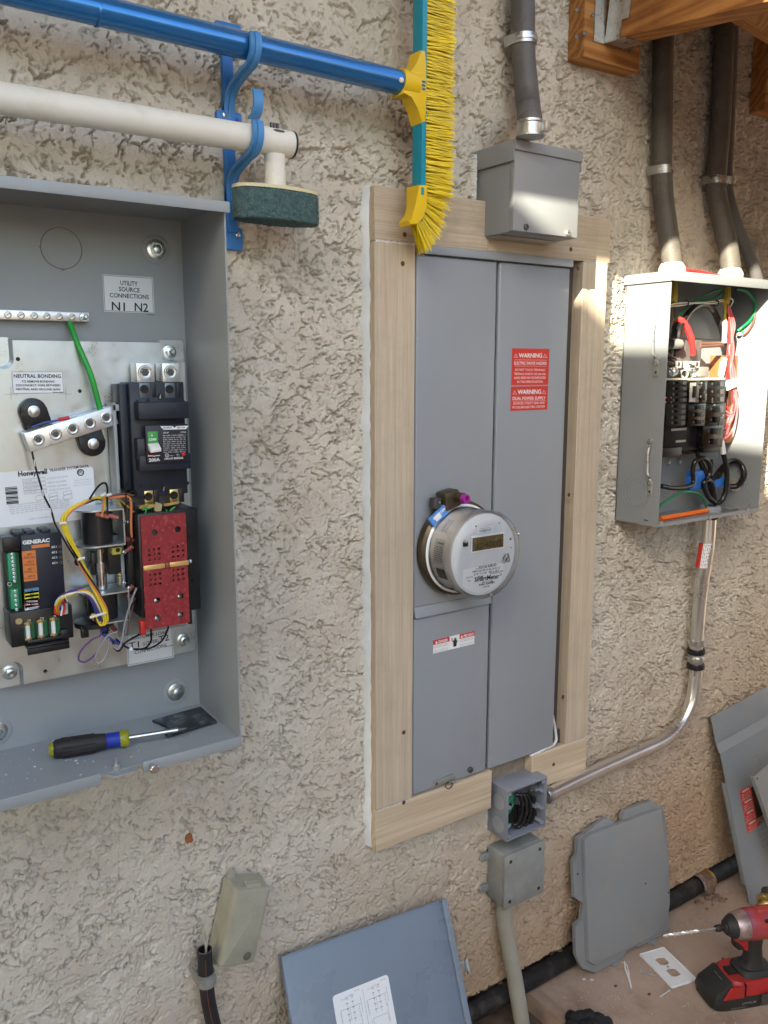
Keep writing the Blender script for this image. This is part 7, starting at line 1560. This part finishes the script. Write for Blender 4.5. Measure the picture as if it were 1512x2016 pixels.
mcv = thing('box_cover', 'thick grey panel cover with notched rim leaning on the wall by the outlet plate', 'panel cover', (1.48, -.058, 0))
TLm, BLm, BRm = V(1.362, -.014, .33), V(1.361, -.058, .0), V(1.600, -.058, .0)
u = EX; v = (TLm-BLm).normalized(); n = u.cross(v).normalized(); n = -n if n.y > 0 else n
Mm = frame_M(BLm, u, v, n)
def mp2(px, py, off): q = PP(px, py, BLm+n*off, n)-BLm; return (q.dot(u), q.dot(v))
outer = [(1154, 1640), (1190, 1611), (1204, 1614), (1211, 1622), (1224, 1617), (1228, 1597), (1281, 1577), (1306, 1592), (1312, 1640), (1314, 1690), (1318, 1700), (1319, 1780), (1316, 1795), (1318, 1830), (1305, 1840), (1256, 1866), (1252, 1862), (1232, 1872), (1228, 1886), (1173, 1916), (1146, 1907), (1134, 1880), (1133, 1822), (1145, 1812), (1148, 1778), (1131, 1768), (1128, 1698), (1136, 1684), (1137, 1650)]
po = [mp2(x, y, .006) for x, y in outer]
build(MB(Mm).prism(po, -.004, .006, bev=.0015), 'cover_rim', M['cover'], mcv)
inner = [(1153, 1652), (1208, 1625), (1225, 1624), (1232, 1610), (1306, 1598), (1312, 1700), (1316, 1790), (1314, 1832), (1252, 1862), (1232, 1873), (1176, 1908), (1160, 1902), (1152, 1780)]
inner = [(1151, 1655), (1160, 1645), (1297, 1594), (1305, 1597), (1311, 1690), (1314, 1826), (1306, 1834), (1172, 1902), (1160, 1895)]
pi_ = [mp2(x, y, .018) for x, y in inner]
build(MB(Mm).prism(pi_, .0062, .018, bev=.005), 'raised_face', M['cover'], mcv)
for px, py, z_ in ((1137, 1721, .0062), (1316, 1758, .0062), (1271, 1740, .0182)):
    q = mp2(px, py, z_); build(MB(Mm).lathe([(0, .0026), (.0003, .0022), (.0003, .0001)], V(q[0], q[1], z_), EZ, 12, caps=False), 'screw_hole', M['black'], mcv)
for px, py in ((1214, 1900), (1290, 1858)):
    q = PZ(px, py, .002); build(MB().box(q.x-.012, q.x+.008, q.y-.002, q.y+.02, .0005, .006, bev=.001), 'rim_tab', M['cover'], mcv)

df = thing('dead_front', 'tall grey dead front panel with stacked red warning labels leaning at the right', 'panel cover', (1.874, -.114, 0))
BL, TL2 = PZ(1476, 1784, 0), P(1403, 1418, -.030)
u = V(.985, -.12, .0).normalized(); v = (TL2-BL).normalized(); u = (u-v*u.dot(v)).normalized(); n = u.cross(v); n = -n if n.y > 0 else n
Mf = frame_M(BL, u, v, n); Hf = (TL2-BL).length
def fp(px, py, off=0): q = PP(px, py, BL+n*off, n)-BL; return (q.dot(u), q.dot(v))
kz = fp(1412, 1487)[1]
win = [fp(1476, 1552), fp(1486, 1549), fp(1504, 1620), fp(1492, 1625)]
wx0, wx1 = win[0][0]+.002, win[0][0]+.075; wz0, wz1 = (win[2][1]+win[3][1])/2, win[0][1]
x_l = lambda z: (fp(1403.4, 1418)[0]*(z/Hf) if False else 0)
build(MB(Mf).prism([(0, .008), (.012, -.002), (.26, -.002), (.26, kz), (.003, kz)], -.0012, .0006, holes=[[(wx0, wz0), (wx1, wz0), (wx1, wz1), (wx0, wz1)]]), 'panel_sheet', M['deadfront'], df)
mb = MB(Mf); mb.hexa([V(.001, kz, -.0012), V(.26, kz, -.0012), V(.26, kz, .0006), V(.001, kz, .0006)], [V(.010, kz+.017, -.016), V(.26, kz+.017, -.016), V(.26, kz+.018, -.0145), V(.010, kz+.018, -.0145)]); mb.box(.010, .26, kz+.0185, Hf, -.0165, -.0148, bev=.0005)
build(mb, 'upper_step', M['deadfront'], df)
build(MB(Mf).box(-.0012, .0004, .06, kz-.08, -.012, .0004, bev=.0004), 'side_flange', M['deadfront'], df)
build(MB(Mf).box(wx0-.002, wx1, wz0-.004, wz1+.002, -.03, -.028), 'window_backing', mat('dark_backing', (.05,.035,.02), .9), df)
lx0 = fp(1462, 1590)[0]
for k in range(4):
    y0 = 1562+21*k; q0, q1 = fp(1451.5+4.6*k, y0-3), fp(1471+4.6*k, y0-9); q2_ = fp(1455+4.6*k, y0+17)
    q0 = (lx0, q0[1]); lbk = build(MB(Mf).box(q0[0], q0[0]+.040, q2_[1]-.001, q0[1]-.002, .0008, .0011), 'warning_label', M['red_label'], df)
    mb = MB(); A = lambda x, z: Mf @ V(x, z, .0011)
    put_text(mb, 'WARNING', A(q0[0]+.008, q0[1]-.010), A(q0[0]+.034, q0[1]-.010), v, .0055, n, .03)
    for kk in range(3): dashes(mb, A(q0[0]+.004, q0[1]-.0165-.0055*kk), A(q0[0]+.036, q0[1]-.0165-.0055*kk), v, .0026, n, seed=150+kk+5*k)
    build(mb, 'lettering', M['whiteink'], lbk)
for (px, py) in ((1494, 1642), (1500, 1662)):
    q = fp(px, py); mb = MB(Mf); z_ = .0009
    for (a, b) in (((0, 0), (0, .018)), ((0, 0), (.03, 0)), ((0, .018), (.03, .018))):
        d = V(b[0]-a[0], b[1]-a[1], 0).normalized(); s = V(-d.y, d.x, 0)*.0004; A, B = V(q[0]+a[0], q[1]+a[1]-.009, z_), V(q[0]+b[0], q[1]+b[1]-.009, z_); mb.face([mb.vt(w) for w in (A-s, B-s, B+s, A+s)])
    build(mb, 'twistout_outline', M['dark_steel'], df)
q = fp(1482, 1492); mb = MB(Mf)
for (a, b) in (((0, 0), (.02, .0)), ((.02, 0), (.022, -.03))):
    d = V(b[0]-a[0], b[1]-a[1], 0).normalized(); s = V(-d.y, d.x, 0)*.0004; A, B = V(q[0]+a[0], q[1]+a[1], .0009), V(q[0]+b[0], q[1]+b[1], .0009); mb.face([mb.vt(w) for w in (A-s, B-s, B+s, A+s)])
build(mb, 'scratch_line', M['dark_steel'], df)
sd_ = thing('small_door', 'small grey panel door propped in front of the dead front at the right edge', 'panel door', (1.93, -.16, .0))
A_, B_ = P(1483, 1530, -.14), P(1530, 1665, -.17); 
u3 = V(.985, -.17, 0).normalized(); v3 = (A_-B_).normalized(); u3 = (u3-v3*u3.dot(v3)).normalized(); n3 = u3.cross(v3); n3 = -n3 if n3.y > 0 else n3
M3 = frame_M(A_, u3, v3, n3); build(MB(M3).box(0, .14, -.30, 0, -.0015, .001, bev=.0006), 'door_sheet', M['cover'], sd_)
build(MB(M3).box(0, .0025, -.30, 0, -.012, -.0016, bev=.0005), 'door_flange', M['cover'], sd_)
build(MB(M3).lathe([(0, .0026), (.0003, .0022), (.0003, .0001)], V(.009, -.010, .0011), EZ, 12, caps=False), 'hinge_hole', M['black'], sd_)

# ------------------------------------------------------------------ pipe along the foot of the wall and its fitting
fpz = thing('floor_pipe', 'black pipe lying along the foot of the wall', 'pipe', (1.6, -.004, .025))
build(MB().cyl((.3, -.010, .0225), (1.80, -.006, .026), .0212, n=26), 'pipe_run', M['blackpipe'], fpz); build(MB().cyl((1.842, -.004, .026), (2.7, -.002, .026), .0208, n=22), 'pipe_run', M['blackpipe'], fpz)
ft = build(MB().lathe([(0, .0235), (.004, .0275), (.016, .0275), (.018, .024), (.036, .0255), (.042, .0235)], V(1.800, -.007, .028), EX, 14), 'coupling', M['gunk'], fpz)
build(MB().lathe([(0, .0255), (.005, .027), (.010, .0255)], V(1.800, -.008, .027), EX, 26), 'silver_band', M['galv'], fpz); build(MB().lathe([(0, .0262), (.006, .0268), (.012, .0255)], V(1.838, -.007, .029), EX, 26), 'orange_band', mat('orange_band', (.42,.2,.06), .4, metal=.5), fpz)
build(MB().box(1.806, 1.836, -.040, .0, .012, .052, bev=.004), 'clamp_body', M['gunk'], fpz)
mb = MB(); rn = random.Random(41)
for k in range(26): p = V(1.80+rn.uniform(-.03, .05), -.045+rn.uniform(-.02, .02), .0); s = rn.uniform(.003, .009); mb.ball((p.x, p.y, s*.25), s, 7, (1, 1, .5))
build(mb, 'dried_spill', M['gunk'], kind='stuff')
def chip(mb, x, y_, s):
    q = [mb.bm.verts.new(p) for p in ((x+s*rn.uniform(.8, 1.5), y_, s*.1), (x, y_+s*rn.uniform(.7, 1.2), s*.1), (x-s*rn.uniform(.8, 1.4), y_, s*.1), (x, y_-s*rn.uniform(.7, 1.2), s*.1), (x+s*rn.uniform(-.3, .3), y_+s*rn.uniform(-.3, .3), s*rn.uniform(.6, 1.1)))]
    for k_ in range(4): mb.bm.faces.new((q[k_], q[(k_+1) % 4], q[4]))
mb = MB()
for k in range(1500):
    x, y_ = rn.uniform(1.23, 2.0), -.02-.4*rn.random()**1.7; s = rn.uniform(.0004, .0017)*(1.5 if rn.random() < .06 else 1); chip(mb, x, y_, s)
build(mb, 'grit', mat('grit', (.5,.44,.37), .9, var=.5, vscale=60), kind='stuff')
mb = MB()
for k in range(160): x, y_ = rn.uniform(.9, 1.7), rn.uniform(-.01, .03); s = rn.uniform(.004, .012); mb.ball((x, y_, .03+rn.uniform(-.02, .012)), s, 6, (1, 1, .7))
build(mb, 'crumbled_mortar', mat('mortar_rubble', (.2,.14,.09), .95, var=.4, vscale=60, bump=.4, bscale=100), kind='stuff')

# ------------------------------------------------------------------ small things on the slab
op = thing('outlet_plate', 'white duplex outlet cover plate lying on the slab before the drill bit', 'outlet cover', (1.515, -.135, 0))
pa, pb, pc, pd_ = [PZ(*q, .004) for q in ((1256, 1876), (1306, 1864), (1376, 1927), (1323, 1949))]
u = ((pc-pb)+(pd_-pa)).normalized(); v = EZ.cross(u).normalized(); cen = (pa+pb+pc+pd_)/4
Lp = .116; Wp = .071; Mo = frame_M(V(cen.x, cen.y, .0012), u, v, EZ)
def socket_hole(cx):
    out = []
    for t in range(0, 360, 15):
        x = .0165*math.cos(R(t)); y_ = max(-.0125, min(.0125, .0168*math.sin(R(t)))); out.append((cx+x*.86, y_*1.05))
    return out
hl = [socket_hole(-.0195), socket_hole(.0195), circ(0, 0, .002, 10)]
build(MB(Mo).prism(rrect(Lp, Wp, .004), 0, .0035, holes=hl), 'plate', M['white'], op)
mb = MB(Mo); 
rim = [V(x, y_, .0035) for x, y_ in rrect(Lp-.004, Wp-.004, .003)]; mb.tube(rim, .0014, n=6, closed=True); build(mb, 'rounded_edge', M['white'], op)
build(MB(Mo).lathe([(0, .0032), (.001, .0028), (.0014, .0001)], V(0.002, -.001, .0036), EZ, 12), 'plate_screw', M['zinc'], op)
def screw_thing(label, p0, p1, name='loose_screw'):
    a, b = PZ(*p0, .002), PZ(*p1, .002); ax = (b-a).normalized(); L = (b-a).length
    t = thing(name, label, 'screw', a, 'loose screws on the slab')
    build(MB().lathe([(0, .0036), (.0012, .0034), (.003, .0016)], a, ax, 12), 'head', M['galv'], t)
    pts = [(.003, .0015)]; k = .006
    while k < L-.006: pts += [(k, .0018), (k+.0008, .0012)]; k += .0016
    build(MB().lathe(pts+[(L, .0002)], a, ax, 10), 'thread', M['galv'], t)
screw_thing('steel screw pointing toward the outlet plate from the leaning cover side', (1260, 1913), (1293, 1922)); screw_thing('steel screw at the near corner of the outlet plate', (1318, 1950), (1296, 1964)); screw_thing('short steel screw between the leaning cover and the outlet plate', (1286, 1857), (1293, 1863))
ws = thing('cable_tie_scrap', 'cut white cable tie scrap lying on the slab below the leaning cover', 'cable tie', PZ(1235, 1930))
build(MB().band([PZ(px, py, .0025) for px, py in ((1229, 1894), (1231, 1907), (1238, 1925), (1243, 1946))], EX, [.004, .005, .006, .004, ][:4], .0018), 'strip', M['white'], ws)
build(MB().band([PZ(px, py, .004) for px, py in ((1224, 1895), (1229, 1893), (1235, 1902), (1239, 1920))], EX, .0028, .0015), 'curl', M['wire_white'], ws)
def flake(px, py, s, label, sd):
    r_ = random.Random(sd); p = PZ(px, py, .0); poly = [(s*r_.uniform(.5, 1.1)*math.cos(R(t))*1.5, s*r_.uniform(.5, 1.1)*math.sin(R(t))) for t in range(0, 360, 45)]
    tag(build(MB(frame_M(p, V(.9, -.4, 0).normalized(), V(.4, .9, 0).normalized(), EZ)).prism(poly, .0003, .0022), 'paint_flake', M['whitecap']), label, 'flake', 'plaster flakes')
flake(1150, 1929, .0035, 'white plaster flake on the slab closest to the black pipe', 1); flake(1165, 1930, .0028, 'white plaster flake beside another flake near the black pipe', 2); flake(1213, 1897, .003, 'white plaster flake beside the foot of the leaning notched cover', 3)
for k, (px, py) in enumerate(((1278, 1957), (1212, 1941))): tag(build(MB().ball(PZ(px, py, .002), .004, 7, (1.2, .8, .6)), 'debris_bit', M['dark_steel']), ('dark scrap below the outlet plate on the slab', 'tiny dark scrap left of the white cable tie strip on the slab')[k], 'debris', 'dark debris')
gl = thing('work_glove', 'black knitted work glove lying on the slab at the bottom edge', 'glove', PZ(1160, 2010))
mb = MB(); g0 = PZ(1165, 2040, .02)
sk_pts = []
def blob(px, py, z, r_, sc=(1, 1, 1)): p = PZ(px, py, z); mb.ball(p, r_, 16, sc)
blob(1165, 2035, .018, .032, (1.25, 1, .75)); blob(1135, 2010, .02, .018, (1, 1, .9)); blob(1124, 2000, .014, .013); blob(1160, 2003, .03, .016); blob(1180, 2008, .03, .014); blob(1196, 2014, .022, .012); blob(1145, 2000, .028, .012); blob(1128, 2025, .016, .018)
go = build(mb, 'glove_body', M['glove'], gl, ang=180)
md = go.modifiers.new('r', 'REMESH'); md.mode = 'VOXEL'; md.voxel_size = .0022; md.use_smooth_shade = True
ms = go.modifiers.new('s', 'SMOOTH'); ms.iterations = 6; ms.factor = .6
tx = bpy.data.textures.new('crumple', 'CLOUDS'); tx.noise_scale = .012; dsp = go.modifiers.new('d', 'DISPLACE'); dsp.texture = tx; dsp.strength = .007; dsp.mid_level = .5

# ------------------------------------------------------------------ impact driver standing on its battery
idr = thing('impact_driver', 'scuffed red cordless impact driver standing on its battery with a bit fitted', 'impact driver', (1.57, -.28, 0))
C = V(1.51, -.253, .170); rr_ = V(.92, -.39, 0).normalized(); ns = V(-.39, -.92, 0).normalized(); dwn = rr_*.0
Mi = Matrix(((rr_.x, ns.x, 0, C.x), (rr_.y, ns.y, 0, C.y), (0, 0, 1, 0), (0, 0, 0, 1)))   # local: x to the rear, y towards the near side, z up
HZ = .170
def LX(prof, mt_, nm, par=idr, n=28, z=HZ): return build(MB(Mi).lathe(prof, V(0, 0, z), EX, n), nm, mt_, par)
tipp = PZ(1303, 1843, .166); tl_ = Mi.inverted() @ tipp
LX([(-.002, .0058), (.0, .0068), (.006, .0076), (.010, .0076), (.012, .0062), (.016, .0062), (.018, .0105), (.022, .0115)], M['driver_black'], 'bit_collet')
LX([(.022, .0155), (.026, .0185), (.034, .0235), (.040, .0255), (.046, .026)], M['driver_black'], 'nose_boot')
LX([(.040, .0265), (.046, .0292), (.060, .0315), (.066, .0318)], M['nose'], 'gear_case')
bd = build(MB(Mi).lathe([(.0665, .0322), (.075, .0335), (.10, .0335), (.125, .0325), (.138, .030), (.144, .026), (.146, .018)], V(0, 0, HZ), EX, 30), 'motor_housing', M['driver_red'], idr)
mb = MB(Mi); mb.box(.09, .14, -.010, .010, HZ+.026, HZ+.0365, bev=.004); build(mb, 'top_ridge', M['driver_red'], bd)
for k in range(4): build(MB(Mi).box(.110, .122, .0315, .0338, HZ-.012+.008*k, HZ-.008+.008*k, bev=.0005), 'vent_slot', M['black'], bd)
build(MB(Mi).box(.098, .108, .020, .0290, HZ+.018, HZ+.024, bev=.001), 'scuff_mark', M['black'], bd)
a, b = V(-.002, 0, HZ), V(tl_.x, tl_.y*0, HZ)
bitL = -tl_.x-.002
sh_ = build(MB(Mi).cyl(a, V(-.002-bitL*.34, 0, HZ), .0026, n=10), 'bit_shank', M['galv'], idr)
mb = MB(Mi); n_ = 60; x0 = -.002-bitL*.32; x1 = -.002-bitL*.97
for ph in (0, math.pi):
    pts = [V(x0+(x1-x0)*i/n_, .0017*math.cos(ph+i*.42), HZ+.0017*math.sin(ph+i*.42)) for i in range(n_+1)]; mb.tube(pts, .0022, n=6)
mb.cyl(V(x1, 0, HZ), V(x1-.004, 0, HZ), .0036, .001, n=10); build(mb, 'twist_bit', M['alu'], idr)
# grip, trigger, foot
def loft(secs, mt_, nm, par=idr, n=20, pw=.75):
    mb = MB(Mi); rings = []
    for (x, z, a_, b_, tz) in secs:
        ring = []
        for i in range(n):
            t = 2*math.pi*i/n; cx, sy = math.cos(t), math.sin(t); ex = math.copysign(abs(cx)**pw, cx)*a_; ey = math.copysign(abs(sy)**pw, sy)*b_; ring.append(mb.vt((x+ex, ey, z+ex*tz)))
        rings.append(ring)
    for A, B in zip(rings, rings[1:]):
        for i in range(n): mb.face([A[i], A[(i+1) % n], B[(i+1) % n], B[i]])
    mb.face(rings[0][::-1]); mb.face(rings[-1]); return build(mb, nm, mt_, par)
loft([(.092, .150, .024, .021, 0), (.090, .138, .0205, .019, 0), (.091, .118, .0185, .0175, 0), (.094, .096, .019, .0175, 0), (.095, .078, .022, .0195, 0), (.092, .068, .030, .024, 0)], M['driver_black'], 'grip')
loft([(.064, .146, .016, .013, 0), (.062, .138, .020, .0125, .0), (.070, .124, .012, .011, .0), (.074, .112, .006, .0095, 0)], M['battery_red'], 'trigger_guard')
loft([(.050, .137, .010, .009, 0), (.053, .126, .012, .0095, 0), (.060, .116, .009, .009, 0)], M['black'], 'trigger')
loft([(.094, .072, .034, .026, 0), (.096, .066, .042, .032, 0), (.098, .0605, .044, .034, 0)], M['driver_black'], 'foot', pw=.5)
loft([(.084, .0612, .056, .0375, 0), (.082, .055, .0605, .041, 0), (.080, .030, .0625, .042, 0)], M['battery_red'], 'foot_band', pw=.4)
bt_ = loft([(.050, .0298, .066, .0425, 0), (.050, .020, .070, .0435, 0), (.050, .004, .070, .0435, 0), (.050, .0, .066, .041, 0)], M['driver_black'], 'battery', pw=.4)
mb = MB(Mi); mb.hexa([V(-.020, -.040, .012), V(-.020, .041, .012), V(.030, .041, .030), V(.030, -.040, .030)], [V(-.014, -.036, .036), V(-.014, .038, .036), V(.026, .038, .0625), V(.026, -.036, .0625)], bev=.005); build(mb, 'battery_front', M['driver_black'], bt_)
mb = MB(Mi); mb.hexa([V(.0, .041, .029), V(.05, .041, .029), V(.05, .0445, .029), V(.002, .0445, .029)], [V(.018, .039, .056), V(.05, .039, .056), V(.05, .0435, .056), V(.018, .0435, .056)], bev=.0015); build(mb, 'battery_side', M['battery_red'], bt_)
build(MB(Mi).box(.0505, .0525, -.043, .0448, .029, .0605), 'battery_seam', M['black'], bt_)
mb = MB()
for k, w in enumerate((.013, .02, .009)): dashes(mb, Mi @ V(.012, -.012+.009*k, .0555), Mi @ V(.012+.001, -.012+.009*k+w, .0555), V(.5, 0, .5), .003, (Mi.to_3x3() @ V(-.55, 0, .83)), off=.0015, seed=k)
build(mb, 'battery_print', M['wire_grey'], bt_)
mb = MB(Mi); mb.box(.030, .052, -.012, .013, .0625, .0665, bev=.002); build(mb, 'gauge', M['black'], bt_)
mb = MB(Mi)
def dtext(st, a, b, h, nrm, bold=.01): put_text(mb, st, Mi @ a, Mi @ b, EZ, h, (Mi.to_3x3() @ nrm), bold)
mb = MB(); dtext('LITHIUM', V(.046, .0440, .0135), V(.078, .0440, .0135), .0055, V(0, 1, 0)); dtext('HIGH OUTPUT', V(.020, .0440, .0055), V(.056, .0440, .0055), .0038, V(0, 1, 0)); build(mb, 'battery_lettering', mat('faint_ink', (.28,.25,.24), .5), bt_)
build(MB(Mi).box(.088, .128, .044, .050, .008, .034, bev=.003), 'belt_hook', M['dark_steel'], idr)
bf = thing('brass_fitting', 'shiny yellow brass ring fitting behind the impact driver at the right edge', 'fitting', PZ(1506, 1810, .03))
c = V(*PZ(1506, 1815, .0)); c.z = .040
o3 = P(1507, 1796, -.20); build(MB().lathe([(0, .017), (.006, .024), (.010, .025), (.014, .022), (.026, .022), (.028, .025), (.034, .025), (.034, .019), (.004, .014)], o3, V(.55, .25, .25).normalized(), 28, caps=False), 'ring', M['brass'], bf)
build(MB().lathe([(.034, .018), (.06, .018)], o3, V(.55, .25, .25).normalized(), 20), 'pipe_end', M['dark_steel'], bf)
